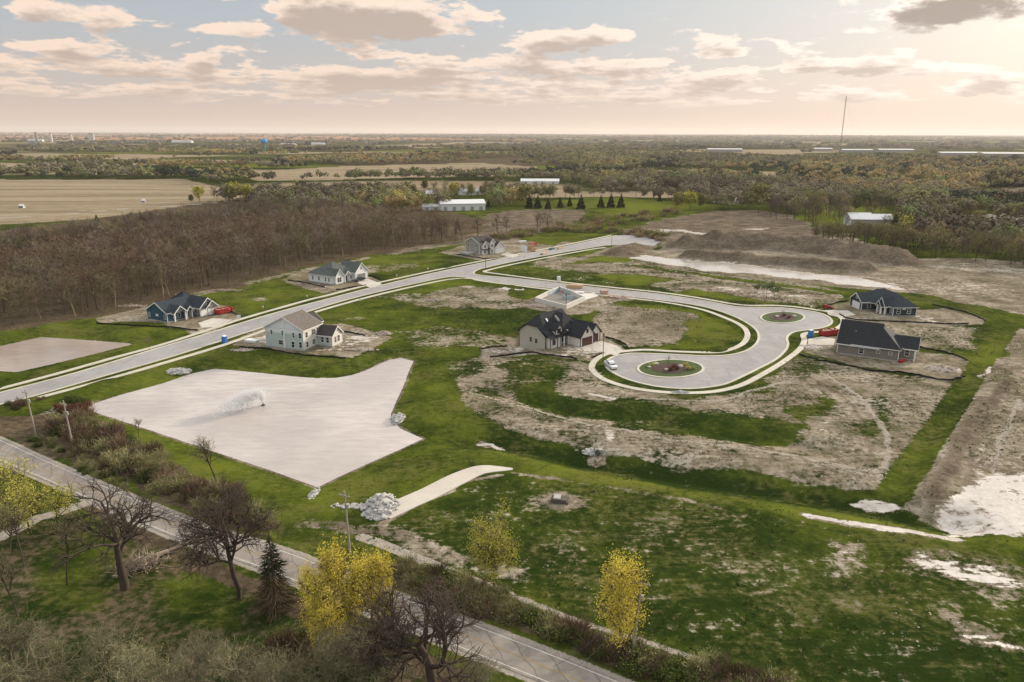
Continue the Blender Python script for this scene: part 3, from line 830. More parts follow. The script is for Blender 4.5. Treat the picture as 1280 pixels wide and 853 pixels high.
def ground_material():
    mt = bpy.data.materials.new('ground')
    mt.use_nodes = True
    t = mt.node_tree
    w = NT(t)
    b = t.nodes['Principled BSDF']
    P = w.n('ShaderNodeNewGeometry').outputs['Position']
    a1 = w.n('ShaderNodeVertexColor', layer_name='MA')
    a2 = w.n('ShaderNodeVertexColor', layer_name='MB')
    s1 = w.n('ShaderNodeSeparateColor', i_0=a1.outputs[0]).outputs
    s2 = w.n('ShaderNodeSeparateColor', i_0=a2.outputs[0]).outputs
    dirt, mud, lush, tan = s1[0], s1[1], s1[2], a1.outputs[1]
    litter, wet, stone, brown = s2[0], s2[1], s2[2], a2.outputs[1]
    n_big = w.noise(P, 0.022, 4, 0.55)
    n_mid = w.noise(P, 0.11, 5, 0.6)
    n_fine = w.noise(P, 0.7, 6, 0.68)
    n_tiny = w.noise(P, 3.2, 4, 0.7)
    # tracks: noise drawn out along the grading direction, which changes from place to place
    n_dir = w.noise(P, 0.016, 2, 0.5)
    n_mid2 = w.noise(w.mapv(P, (1, 1, 1), loc=(31, 7, 5)), 0.06, 4, 0.6, 0.8)
    t1 = w.noise(w.mapv(P, (0.07, 0.55, 1), (0, 0, R(10))), 1.0, 5, 0.65, 1.2)
    t2 = w.noise(w.mapv(P, (0.09, 0.8, 1), (0, 0, R(-32))), 1.0, 5, 0.65, 1.4)
    t3 = w.noise(w.mapv(P, (0.10, 0.9, 1), (0, 0, R(-68))), 1.0, 5, 0.65, 1.4)
    def lerp(f, a, b_):
        return w.m('ADD', w.m('MULTIPLY', a, w.m('SUBTRACT', 1.0, f)), w.m('MULTIPLY', b_, f))
    trk = lerp(w.ss(n_dir, 0.42, 0.50), t1, t2)
    trk = lerp(w.ss(n_dir, 0.55, 0.62), trk, t3)
    trk2 = lerp(w.ss(n_dir, 0.45, 0.60), t2, t1)
    def cen(n, k):
        return w.m('MULTIPLY', w.m('SUBTRACT', n, 0.5), k)
    def th(mask, k=1.0, lo=0.40, hi=0.62, extra=None):
        v = w.m('ADD', mask, cen(n_fine, 1.15 * k))
        v = w.m('ADD', v, cen(trk, 0.65 * k))
        v = w.m('ADD', v, cen(n_mid, 1.0 * k))
        return w.ss(v, lo, hi)
    # grass: fresh and dull swards, straw showing through
    gl = w.m('ADD', lush, w.m('ADD', cen(n_mid, 1.1), w.m('ADD', cen(n_fine, 0.8), cen(n_big, 1.3))))
    grass = w.mix(w.ss(gl, 0.10, 0.95), (0.020, 0.034, 0.007), (0.122, 0.144, 0.020))
    grass = w.mix(w.m('MULTIPLY', w.ss(w.m('ADD', n_fine, w.m('ADD', cen(trk2, 0.8), cen(n_mid2, 1.0))), 0.48, 0.74), 0.50), grass, (0.140, 0.128, 0.045))
    grass = w.mix(w.m('MULTIPLY', w.ss(n_tiny, 0.45, 0.8), 0.45), grass, (0.022, 0.034, 0.009))
    # soil: damp and dry crust, clods, weeds coming through
    sl = w.m('ADD', n_fine, w.m('ADD', cen(trk2, 0.8), cen(n_mid, 1.0)))
    soil = w.mix(w.ss(sl, 0.22, 0.80), (0.142, 0.112, 0.079), (0.335, 0.285, 0.215))
    soil = w.mix(w.m('MULTIPLY', w.ss(w.m('ADD', n_mid2, cen(n_fine, .5)), 0.50, 0.66), 0.55), soil, (0.185, 0.148, 0.112))
    soil = w.mix(w.m('MULTIPLY', w.ss(w.m('ADD', n_fine, cen(n_mid2, -.9)), 0.56, 0.70), 0.6), soil, (0.43, 0.39, 0.32))
    soil = w.mix(w.m('MULTIPLY', w.ss(n_tiny, 0.52, 0.72), 0.6), soil, (0.135, 0.105, 0.078))
    weed = w.noise(w.mapv(P, loc=(3, 11, 0)), 0.42, 5, 0.7)
    soil = w.mix(w.m('MULTIPLY', w.ss(w.m('ADD', weed, cen(n_mid2, 0.6)), 0.52, 0.64), 0.72), soil, (0.085, 0.088, 0.035))
    bs = w.mix(w.ss(sl, 0.25, 0.85), (0.088, 0.069, 0.050), (0.215, 0.172, 0.126))
    soil = w.mix(w.ss(w.m('ADD', brown, w.m('ADD', cen(n_fine, 0.5), cen(trk, 0.4))), 0.3, 0.75), soil, bs)
    col = w.mix(th(dirt), grass, soil)
    # stubble fields
    tn = w.noise(w.mapv(P, (0.004, 0.05, 1), (0, 0, R(6))), 1.0, 4, 0.6)
    tanc = w.mix(w.ss(w.m('ADD', tn, cen(n_mid, 0.5)), 0.3, 0.7), (0.21, 0.165, 0.11), (0.33, 0.265, 0.18))
    col = w.mix(w.ss(w.m('ADD', tan, w.m('ADD', cen(n_mid, 0.35), cen(n_fine, .4))), 0.3, 0.75), col, tanc)
    # woodland floor
    lt = w.mix(w.ss(w.m('ADD', n_fine, cen(n_mid, 0.6)), 0.3, 0.75), (0.060, 0.045, 0.029), (0.150, 0.115, 0.074))
    col = w.mix(w.ss(w.m('ADD', litter, w.m('ADD', cen(n_fine, 0.9), cen(n_mid, 0.6))), 0.35, 0.7), col, lt)
    # far ploughland
    pn = w.noise(w.mapv(P, (0.0004, 0.0016, 1)), 1.0, 3, 0.5)
    fb = w.mix(w.ss(pn, 0.4, 0.65), (0.26, 0.15, 0.095), (0.42, 0.23, 0.125))
    dist = w.n('ShaderNodeVectorMath', operation='LENGTH', i_0=P).outputs['Value']
    col = w.mix(w.m('MULTIPLY', w.ss(dist, 3500, 8000), w.ss(w.m('ADD', brown, cen(pn, 1.2)), 0.25, 0.7)), col, fb)
    # gravel
    gv = w.mix(w.ss(n_tiny, 0.3, 0.75), (0.26, 0.225, 0.185), (0.44, 0.395, 0.34))
    col = w.mix(w.ss(w.m('ADD', stone, w.m('ADD', cen(n_fine, 0.7), cen(n_tiny, .3))), 0.35, 0.6), col, gv)
    # pale wet clay and puddles
    mk = w.m('ADD', mud, w.m('ADD', cen(trk, 1.3), w.m('ADD', cen(n_fine, 1.1), cen(n_mid, 0.8))))
    mfac = w.ss(mk, 0.52, 0.72)
    clay = w.mix(w.ss(w.m('ADD', n_fine, cen(trk, 0.8)), 0.25, 0.75), (0.40, 0.345, 0.295), (0.62, 0.565, 0.51))
    col = w.mix(mfac, col, clay)
    wfac = w.m('MULTIPLY', w.ss(w.m('ADD', mk, w.m('MULTIPLY', wet, 0.2)), 0.70, 0.84), mfac)
    w.set(b, 'Base Color', col)
    w.set(b, 'Roughness', w.lin(wfac, 0, 1, 0.95, 0.12))
    w.set(b, 'Specular IOR Level', w.lin(wfac, 0, 1, 0.0, 1.0))
    hgt = w.m('ADD', w.m('MULTIPLY', n_fine, 0.55), w.m('ADD', w.m('MULTIPLY', n_tiny, 0.10), w.m('MULTIPLY', trk2, 0.25)))
    bn = w.n('ShaderNodeBump', i_Distance=1.0)
    w.set(bn, 'Strength', w.lin(wfac, 0, 1, 0.55, 0.02))
    w.set(bn, 'Height', hgt)
    w.set(b, 'Normal', bn.outputs[0])
    return mt
ground = build_ground()
# ------------------------------------------------------------------ water
def water_material(name, base, rough=0.16, wave=0.05):
    mt = bpy.data.materials.new(name)
    mt.use_nodes = True
    w = NT(mt.node_tree)
    b = mt.node_tree.nodes['Principled BSDF']
    P = w.n('ShaderNodeNewGeometry').outputs['Position']
    n1 = w.noise(P, 0.035, 3, 0.5)
    c = w.mix(w.ss(n1, 0.35, 0.65), [v * 0.82 for v in base], [min(v * 1.08, 1) for v in base])
    rp = w.noise(w.mapv(P, (0.16, 0.75, 1), (0, 0, R(-20))), 1.0, 4, 0.6, 0.4)
    rp2 = w.noise(w.mapv(P, (0.12, 0.5, 1), (0, 0, R(-24))), 1.0, 3, 0.5, 0.4)
    c = w.mix(w.m('MULTIPLY', w.ss(w.m('ADD', rp, w.m('MULTIPLY', w.m('SUBTRACT', rp2, 0.5), 0.7)), 0.36, 0.66), 0.42), c, [v * 0.72 for v in base])  # ripple shading painted into the water colour as darker bands
    w.set(b, 'Base Color', c)
    b.inputs['Roughness'].default_value = rough
    b.inputs['IOR'].default_value = 1.33
    b.inputs['Specular IOR Level'].default_value = 0.85
    bn = w.n('ShaderNodeBump', i_Strength=1.0, i_Distance=wave)
    w.set(bn, 'Height', w.m('ADD', rp, w.m('MULTIPLY', rp2, 1.5)))
    w.set(b, 'Normal', bn.outputs[0])
    return mt

def flat_sheet(name, P, z, mt, kind='structure', thick=0.3):
    mb = MB()
    mb.prism(P, z - thick, z, bottom=False)
    o = mb.build(name, mt)
    return set_props(o, kind=kind)
def refine(P, n=5):
    return smooth_line(P, n, True)
flat_sheet('pond_water', POND, POND_Z, water_material('pond_water', (0.56, 0.49, 0.45), 0.10, 0.16), thick=1.0)
flat_sheet('basin_water', BASIN, -0.7, water_material('basin_water', (0.42, 0.34, 0.28), 0.12, 0.05), thick=0.6)
DITCH_W = GP([(362, 680), (378, 684), (405, 692), (402, 697), (380, 691), (364, 684)], -0.55)
flat_sheet('ditch_water', DITCH_W, -0.55, water_material('ditch_water', (0.20, 0.20, 0.20), 0.1, 0.01), thick=0.5)

# ------------------------------------------------------------------ streets, kerbs, walks
def paving_material(name, a, b_, scale=0.35, rough=0.85, streak=None, stains=0.0):
    mt = bpy.data.materials.new(name)
    mt.use_nodes = True
    w = NT(mt.node_tree)
    b = mt.node_tree.nodes['Principled BSDF']
    P = w.n('ShaderNodeNewGeometry').outputs['Position']
    n1 = w.noise(P, scale, 5, 0.62)
    n2 = w.noise(P, scale * 0.12, 3, 0.5)
    n3 = w.noise(P, 6.0, 3, 0.7)
    k = w.m('ADD', w.m('MULTIPLY', n1, 0.55), w.m('ADD', w.m('MULTIPLY', n2, 0.5), w.m('MULTIPLY', w.m('SUBTRACT', n3, 0.5), 0.25)))
    c = w.mix(w.ss(k, 0.32, 0.78), a, b_)
    if stains:
        v = w.n('ShaderNodeTexVoronoi', i_Scale=0.16); w.t.links.new(P, v.inputs['Vector'])
        vc = w.n('ShaderNodeSeparateColor', i_0=v.outputs['Color']).outputs[0]
        c = w.mix(w.m('MULTIPLY', w.ss(vc, 0.55, 0.95), 0.22 * stains), c, [q * 0.72 for q in a])
        sn = w.noise(P, 0.09, 5, 0.65, 0.6)
        c = w.mix(w.m('MULTIPLY', w.ss(sn, 0.56, 0.72), 0.55 * stains), c, (0.36, 0.30, 0.235))
        s2 = w.noise(w.mapv(P, (0.5, 0.06, 1), (0, 0, R(-26))), 1.0, 4, 0.6, 0.5)
        c = w.mix(w.m('MULTIPLY', w.ss(s2, 0.54, 0.72), 0.40 * stains), c, [q * 0.66 for q in a])
    if streak:
        pt = w.noise(P, 0.16, 3, 0.5, 1.5)
        c = w.mix(w.m('MULTIPLY', w.ss(pt, 0.57, 0.60), 0.30), c, [q * 0.7 for q in a])
        cr = w.n('ShaderNodeTexWave', i_Scale=0.11, i_Distortion=9.0, i_Detail=4.0, i_Detail_Scale=0.5)
        w.t.links.new(w.mapv(P, (1, 1, 1), (0, 0, streak)), cr.inputs['Vector'])
        c = w.mix(w.m('MULTIPLY', w.ss(cr.outputs['Fac'], 0.985, 0.999), 0.55), c, [q * 0.4 for q in a])
        sn = w.noise(w.mapv(P, (0.03, 0.8, 1), (0, 0, streak)), 1.0, 4, 0.6)
        c = w.mix(w.m('MULTIPLY', w.ss(sn, 0.5, 0.75), 0.45), c, [v * 0.68 for v in a])
    w.set(b, 'Base Color', c)
    b.inputs['Roughness'].default_value = rough
    b.inputs['Specular IOR Level'].default_value = 0.25
    return mt
M_STREET = paving_material('street_asphalt', (0.27, 0.26, 0.258), (0.37, 0.357, 0.352), stains=1.0)
M_KERB = paving_material('kerb_concrete', (0.45, 0.42, 0.34), (0.60, 0.565, 0.465), 0.8, stains=.5)
M_WALK = paving_material('walk_concrete', (0.46, 0.425, 0.35), (0.60, 0.56, 0.47), 0.6, stains=.6)
M_COUNTY = paving_material('county_asphalt', (0.22, 0.19, 0.165), (0.345, 0.305, 0.265), 0.5, streak=R(-21))
M_LINE = paving_material('road_paint', (0.45, 0.44, 0.41), (0.68, 0.66, 0.62), 1.5)
M_LINEY = paving_material('road_paint_yellow', (0.28, 0.20, 0.10), (0.42, 0.28, 0.10), 1.5)

SP = []
def dens_poly(px):
    return GP(px)
# smooth the traced outline a little, keep the corners of the junction
STR_S = smooth_line(STREET, 3, True)
mb = MB(); mb.prism(STR_S, -0.35, 0.03, bottom=False)
set_props(mb.build('street', M_STREET), kind='structure')
# kerb on both sides of the street: a closed ring that follows its outline
def ring(name, P, w_out, w_in, z0, z1, mt):
    area = sum(P[i][0] * P[(i + 1) % len(P)][1] - P[(i + 1) % len(P)][0] * P[i][1] for i in range(len(P)))
    s = 1 if area > 0 else -1
    A = offset_line(P, -w_out * s, True); B = offset_line(P, w_in * s, True)
    mb = MB(); mb.ribbon(A, B, z0, z1, closed=True)
    return set_props(mb.build(name, mt), kind='structure')
# kerb runs: main street north side, and the long run from the stub round both circles back to the main street
def run(name, L, w, z0, z1, mt):
    A = offset_line(L, w / 2); B = offset_line(L, -w / 2)
    mb = MB(); mb.ribbon(A, B, z0, z1)
    return set_props(mb.build(name, mt), kind='structure')
KN = smooth_line(GP(MAIN_N), 4)
KB = smooth_line(GP([(755, 307.2), (733.4, 310.8), (690, 318.2), (642, 327.2), (610, 334)] + BR_UP + [(583, 347.2), (566, 346.2)] + MAIN_S[::-1]), 4)
run('kerb', KN, 0.75, -0.3, 0.12, M_KERB)
run('kerb', KB, 0.75, -0.3, 0.12, M_KERB)
for L in WALKS_PX:
    run('sidewalk', smooth_line(GP(L), 4), 1.75, -0.3, 0.10, M_WALK)
# raised planted islands in the two circles
M_MULCH = mat('mulch', (0.055, 0.030, 0.025), 0.95, 0.35, 1.2, 0.05)
M_TURF = mat('turf', (0.042, 0.068, 0.014), 0.95, 0.45, 0.6, 0.05)
def ellipse(px, py, ax, ay, n=44):
    pts = [(px + ax * math.cos(2 * math.pi * k / n), py + ay * math.sin(2 * math.pi * k / n)) for k in range(n)]
    return GP(pts)
ISLANDS = [(838.3, 461.3, 42.5, 11.6), (978.3, 397.3, 28.5, 7.4)]
for px, py, ax, ay in ISLANDS:
    E = ellipse(px, py, ax, ay)
    ring('island_kerb', E, 0.0, 0.7, 0.0, 0.16, M_KERB)
    c = E.mean(0)
    I = c + (E - c) * (1 - 0.7 / np.linalg.norm(E - c, axis=1)[:, None])
    mb = MB(); mb.prism(I, 0.0, 0.14, bottom=False)
    set_props(mb.build('island_turf', M_TURF), kind='structure')
    mb = MB(); mb.prism(c + (E - c) * 0.55, 0.05, 0.2, bottom=False)
    set_props(mb.build('island_mulch', M_MULCH), kind='structure')
# county road
mb = MB(); mb.ribbon(COUNTY_N, COUNTY_S, -0.4, 0.05)
set_props(mb.build('road', M_COUNTY), kind='structure')
def between(t):
    return COUNTY_N * (1 - t) + COUNTY_S * t
for t0, t1, nm, mt in ((0.075, 0.10, 'road_edge_line', M_LINE), (0.90, 0.925, 'road_edge_line', M_LINE), (0.485, 0.497, 'road_centre_line', M_LINEY), (0.507, 0.519, 'road_centre_line', M_LINEY)):
    mb = MB(); mb.ribbon(between(t0), between(t1), 0.052, 0.058)
    set_props(mb.build(nm, mt), kind='structure')
# driveways
M_DRIVE = paving_material('driveway_concrete', (0.45, 0.41, 0.36), (0.60, 0.55, 0.49), 0.5, stains=1.0)
for px in ([(745, 428), (752, 426.5), (772, 432.8), (779, 438.5), (770, 445), (748, 439), (730, 439.5), (727, 434.5)], [(449, 349.5), (459, 348.5), (478, 355.5), (463, 360), (447, 354)], [(625, 318.5), (634, 315.5), (650, 319.5), (640, 322.6)],
           [(1032, 388), (1060, 388.5), (1070, 394), (1050, 397), (1036, 394)], [(1010, 424), (1028, 421), (1044, 424), (1042, 432), (1010, 431)], [(248, 404), (266, 398), (290, 400), (272, 409), (252, 410)]):
    mb = MB(); mb.prism(GP(px), -0.2, 0.06, bottom=False)
    set_props(mb.build('driveway', M_DRIVE), kind='structure')
# pale concrete maintenance track above the outlet
TRK = smooth_line(GP([(478, 644), (505, 632), (540, 616), (570, 601), (592, 591), (610, 587.5), (641, 587)]), 5)
TRK_W = np.interp(np.arange(len(TRK)), [0, len(TRK) * 0.5, len(TRK) * 0.8, len(TRK) - 1], [2.2, 2.2, 1.7, 0.3])
tz = height(TRK[:, 0], TRK[:, 1])
nrm = offset_line(TRK, 1.0) - TRK
A = TRK + nrm * TRK_W[:, None]; B = TRK - nrm * TRK_W[:, None]
vs = []; fs = []
for i in range(len(TRK)):
    z = max(height(A[i:i+1, 0], A[i:i+1, 1])[0], height(B[i:i+1, 0], B[i:i+1, 1])[0], tz[i]) + 0.12
    vs += [(A[i][0], A[i][1], z), (B[i][0], B[i][1], z), (A[i][0], A[i][1], z - 1), (B[i][0], B[i][1], z - 1)]
for i in range(len(TRK) - 1):
    a, b2 = 4 * i, 4 * i + 4
    fs += [(a, b2, b2 + 1, a + 1), (a, a + 2, b2 + 2, b2), (a + 1, b2 + 1, b2 + 3, a + 3)]
mb = MB(); mb.add(vs, fs)
set_props(mb.build('concrete_path', paving_material('pale_track', (0.50, 0.45, 0.385), (0.60, 0.55, 0.48), 0.5)), kind='structure')
# ------------------------------------------------------------------ houses
def siding(name, color, var=0.05, pitch=0.18):
    if name in MATS: return MATS[name]
    mt = bpy.data.materials.new(name); mt.use_nodes = True
    w = NT(mt.node_tree); b = mt.node_tree.nodes['Principled BSDF']
    co = w.n('ShaderNodeTexCoord').outputs['Object']
    z = w.n('ShaderNodeSeparateXYZ', i_0=co).outputs[2]
    lap = w.m('FRACT', w.m('DIVIDE', z, pitch))
    n = w.noise(co, 0.7, 4, 0.6)
    k = w.m('ADD', 1.0 - var, w.m('MULTIPLY', n, 2 * var))
    k = w.m('MULTIPLY', k, w.ss(lap, 0.0, 0.12, 0.72, 1.0))
    w.set(b, 'Base Color', w.mix(1.0, color, w.xyz(k, k, k), 'MULTIPLY'))
    b.inputs['Roughness'].default_value = 0.6
    b.inputs['Specular IOR Level'].default_value = 0.25
    bn = w.n('ShaderNodeBump', i_Strength=0.6, i_Distance=0.03)
    w.set(bn, 'Height', lap); w.set(b, 'Normal', bn.outputs[0])
    MATS[name] = mt
    return mt
def shingles(name, color):
    if name in MATS: return MATS[name]
    mt = bpy.data.materials.new(name); mt.use_nodes = True
    w = NT(mt.node_tree); b = mt.node_tree.nodes['Principled BSDF']
    co = w.n('ShaderNodeTexCoord').outputs['Object']
    z = w.n('ShaderNodeSeparateXYZ', i_0=co).outputs[2]
    row = w.m('FRACT', w.m('DIVIDE', z, 0.16))
    n = w.noise(co, 0.5, 4, 0.6)
    v = w.n('ShaderNodeTexVoronoi', i_Scale=2.4); w.t.links.new(co, v.inputs['Vector'])
    vc = w.n('ShaderNodeSeparateColor', i_0=v.outputs['Color']).outputs[0]
    k = w.m('ADD', 0.68, w.m('ADD', w.m('MULTIPLY', n, 0.35), w.m('MULTIPLY', vc, 0.35)))
    k = w.m('MULTIPLY', k, w.ss(row, 0.0, 0.2, 0.75, 1.0))
    w.set(b, 'Base Color', w.mix(1.0, color, w.xyz(k, k, k), 'MULTIPLY'))
    b.inputs['Roughness'].default_value = 0.85
    b.inputs['Specular IOR Level'].default_value = 0.25
    bn = w.n('ShaderNodeBump', i_Strength=0.5, i_Distance=0.03)
    w.set(bn, 'Height', row); w.set(b, 'Normal', bn.outputs[0])
    MATS[name] = mt
    return mt
M_TRIM = mat('white_trim', (0.74, 0.73, 0.70), 0.55, 0.05)
M_DARKTRIM = mat('dark_trim', (0.03, 0.03, 0.035), 0.5, 0.1)
M_GLASS = mat('window_glass', (0.022, 0.027, 0.032), 0.08, 0.2, 0.5, spec=0.8)
M_FOUND = mat('foundation', (0.40, 0.38, 0.35), 0.9, 0.12, 0.8)
M_GDOOR_W = siding('garage_white', (0.76, 0.75, 0.73), 0.04, 0.5)
M_GDOOR_B = siding('garage_brown', (0.085, 0.034, 0.026), 0.06, 0.5)
M_GDOOR_G = siding('garage_grey', (0.20, 0.20, 0.20), 0.06, 0.5)

class House:
    def __init__(s, name, px, rz, label, wall, roof, trim=None, z=0.0):
        x, y = g1(*px)
        s.root = empty(name, (x, y, z), R(rz), label, 'house')
        s.wallm, s.roofm, s.trimm = wall, roof, trim or M_TRIM
        s.W = MB(); s.F = MB(); s.T = MB(); s.wm = [wall]
        s.foot = []
    def mi(s, mt):
        if mt is None: return 0
        if mt not in s.wm: s.wm.append(mt)
        return s.wm.index(mt)
    def walls(s, x0, y0, x1, y1, h, mt=None, base=0.35):
        s.W.box(x0, y0, base, x1, y1, h, s.mi(mt))
        s.F.box(x0 + .04, y0 + .04, -0.6, x1 - .04, y1 - .04, base + .01)
        for (a, b) in ((x0, y0), (x1, y0), (x1, y1), (x0, y1)):
            s.T.box(a - .09, b - .09, base, a + .09, b + .09, h - .02)
    def gable(s, x0, y0, x1, y1, z, rise, axis='x', ov=0.45, mt=None, ends=(True, True), wall_mt=None, th=0.22):
        """two roof slabs with rake boards and the gable triangles below them"""
        r = MB()
        def q(a, b, c):     # along axis a, across b, height c
            return (a, b, c) if axis == 'x' else (b, a, c)
        a0, a1, b0, b1 = (x0, x1, y0, y1) if axis == 'x' else (y0, y1, x0, x1)
        mid = (b0 + b1) / 2; half = (b1 - b0) / 2
        sl = rise / half
        zo = z - sl * ov
        e0 = a0 - (ov if ends[0] else 0); e1 = a1 + (ov if ends[1] else 0)
        for sg in (-1, 1):
            bo = mid + sg * (half + ov)
            vs = [q(e0, bo, zo), q(e1, bo, zo), q(e1, mid, z + rise), q(e0, mid, z + rise)]
            vs += [(v[0], v[1], v[2] + th) for v in vs]
            r.add(vs, [(0, 1, 2, 3), (7, 6, 5, 4), (0, 4, 5, 1), (1, 5, 6, 2), (3, 7, 4, 0), (2, 6, 7, 3)])
            for e, use, d in ((e0, ends[0], -1), (e1, ends[1], 1)):
                if use:
                    k = 0.05 * d
                    vs = [q(e + k, bo, zo - .12), q(e + k, mid, z + rise - .12), q(e + k, mid, z + rise + th + .03), q(e + k, bo, zo + th + .03)]
                    vs += [q(e + k * .1, bo, zo - .12), q(e + k * .1, mid, z + rise - .12), q(e + k * .1, mid, z + rise + th + .03), q(e + k * .1, bo, zo + th + .03)]
                    s.T.add(vs, [(0, 1, 2, 3), (7, 6, 5, 4), (0, 4, 5, 1), (3, 2, 6, 7), (0, 3, 7, 4), (1, 5, 6, 2)])
            # eave board
            c0 = q(e0, bo - .03, zo - .10); c1 = q(e1, bo + .03, zo + th * .9)
            s.T.box(min(c0[0], c1[0]), min(c0[1], c1[1]), c0[2], max(c0[0], c1[0]), max(c0[1], c1[1]), c1[2])
        for a, use in ((a0, ends[0]), (a1, ends[1])):
            if use:
                d = 0.25 if a == a0 else -0.25
                vs = [q(a, b0, z - .02), q(a, b1, z - .02), q(a, mid, z + rise - .02)] + [q(a + d, b0, z - .02), q(a + d, b1, z - .02), q(a + d, mid, z + rise - .02)]
                s.W.add(vs, [(0, 1, 2), (5, 4, 3), (0, 3, 4, 1), (1, 4, 5, 2), (2, 5, 3, 0)], s.mi(wall_mt))
        r.build('roof', mt or s.roofm, s.root)
    def hip(s, x0, y0, x1, y1, z, rise, ov=0.5, axis='x', h0=1.0, h1=1.0, mt=None):
        """hip roof; h0/h1 say how far the hips run in at the ends (1 = as steep as the sides)"""
        r = MB()
        X0, X1, Y0, Y1 = x0 - ov, x1 + ov, y0 - ov, y1 + ov
        if axis == 'x':
            half = (Y1 - Y0) / 2; my = (Y0 + Y1) / 2
            ra, rb = (X0 + half * h0, my), (X1 - half * h1, my)
        else:
            half = (X1 - X0) / 2; mx = (X0 + X1) / 2
            ra, rb = (mx, Y0 + half * h0), (mx, Y1 - half * h1)
        c = [(X0, Y0), (X1, Y0), (X1, Y1), (X0, Y1)]
        vs = [(a, b, z - .18) for a, b in c] + [(a, b, z + .04) for a, b in c] + [(ra[0], ra[1], z + rise), (rb[0], rb[1], z + rise)]
        fs = [(3, 2, 1, 0)] + [(i, (i + 1) % 4, 4 + (i + 1) % 4, 4 + i) for i in range(4)]
        if axis == 'x': fs += [(4, 5, 9, 8), (6, 7, 8, 9), (7, 4, 8), (5, 6, 9)]
        else: fs += [(5, 6, 9, 8), (7, 4, 8, 9), (4, 5, 8), (6, 7, 9)]
        r.add(vs, fs)
        r.build('roof', mt or s.roofm, s.root)
        t = 0.03
        for a, b, c_, d in ((X0 - t, Y0 - t, X1 + t, Y0 + .02), (X0 - t, Y1 - .02, X1 + t, Y1 + t), (X0 - t, Y0 + .02, X0 + .02, Y1 - .02), (X1 - .02, Y0 + .02, X1 + t, Y1 - .02)):
            s.T.box(a, b, z - .2, c_, d, z - .005)
    def shed(s, x0, y0, x1, y1, z0, z1, axis='y', mt=None):
        """single slope, low edge z0 at the start of the axis"""
        r = MB()
        if axis == 'y': zz = (z0, z0, z1, z1)
        else: zz = (z0, z1, z1, z0)
        c = [(x0, y0), (x1, y0), (x1, y1), (x0, y1)]
        vs = [(a, b, k - .18) for (a, b), k in zip(c, zz)] + [(a, b, k) for (a, b), k in zip(c, zz)]
        r.add(vs, [(3, 2, 1, 0), (4, 5, 6, 7)] + [(i, (i + 1) % 4, 4 + (i + 1) % 4, 4 + i) for i in range(4)])
        r.build('roof', mt or s.roofm, s.root)
    def _bx(s, m, face, at, u0, z0, u1, z1, d0, d1):
        sg = -1 if face in 'sw' else 1
        p, q = sorted((at + sg * d0, at + sg * d1))
        if face in 'sn': m.box(u0, p, z0, u1, q, z1)
        else: m.box(p, u0, z0, q, u1, z1)
    def win(s, face, at, u, z, w_, h, frame=None, bars=1):
        fm = MB(); pm = MB(); t = 0.11
        u0, u1 = u - w_ / 2, u + w_ / 2
        s._bx(fm, face, at, u0 - t, z - t, u1 + t, z, 0.0, .08); s._bx(fm, face, at, u0 - t, z + h, u1 + t, z + h + t, 0.0, .08)
        s._bx(fm, face, at, u0 - t, z, u0, z + h, 0.0, .08); s._bx(fm, face, at, u1, z, u1 + t, z + h, 0.0, .08)
        for k in range(1, bars + 1):
            uu = u0 + (u1 - u0) * k / (bars + 1)
            if bars > 0 and w_ > 1.2: s._bx(fm, face, at, uu - .04, z, uu + .04, z + h, 0.0, .07)
        s._bx(fm, face, at, u0, z + h * .5 - .03, u1, z + h * .5 + .03, 0.0, .065)
        s._bx(pm, face, at, u0 + .001, z + .001, u1 - .001, z + h - .001, -.02, .03)
        f = fm.build('window', frame or s.trimm, s.root)
        pm.build('pane', M_GLASS, f)
    def door(s, face, at, u, w_, h, mt, z=0.35, nm='door'):
        fm = MB(); t = .12
        s._bx(fm, face, at, u - w_ / 2 - t, z, u - w_ / 2, z + h + t, 0, .07); s._bx(fm, face, at, u + w_ / 2, z, u + w_ / 2 + t, z + h + t, 0, .07)
        s._bx(fm, face, at, u - w_ / 2, z + h, u + w_ / 2, z + h + t, 0, .07)
        dm = MB(); s._bx(dm, face, at, u - w_ / 2 + .002, z, u + w_ / 2 - .002, z + h - .002, -.02, .03)
        d = dm.build(nm, mt, s.root); fm.build('frame', s.trimm, d)
    def post(s, x, y, h, w_=0.15, mt=None):
        p = MB(); p.box(x - w_, y - w_, 0.1, x + w_, y + w_, h); p.build('column', mt or s.trimm, s.root)
    def chimney(s, x, y, z0, z1, w_=0.5, mt=None):
        p = MB(); p.box(x - w_, y - w_, z0, x + w_, y + w_, z1); p.box(x - w_ - .08, y - w_ - .08, z1, x + w_ + .08, y + w_ + .08, z1 + .15)
        p.build('chimney', mt or s.trimm, s.root)
    def vents(s, pts):
        for x, y, z in pts:
            p = MB(); p.tube((x, y, z - .4), (x, y, z + .35), .07, n=6)
            p.build('vent_pipe', M_TRIM, s.root)
    def done(s):
        s.W.build('wall', s.wm, s.root); s.F.build('foundation', M_FOUND, s.root); s.T.build('trim', s.trimm, s.root)

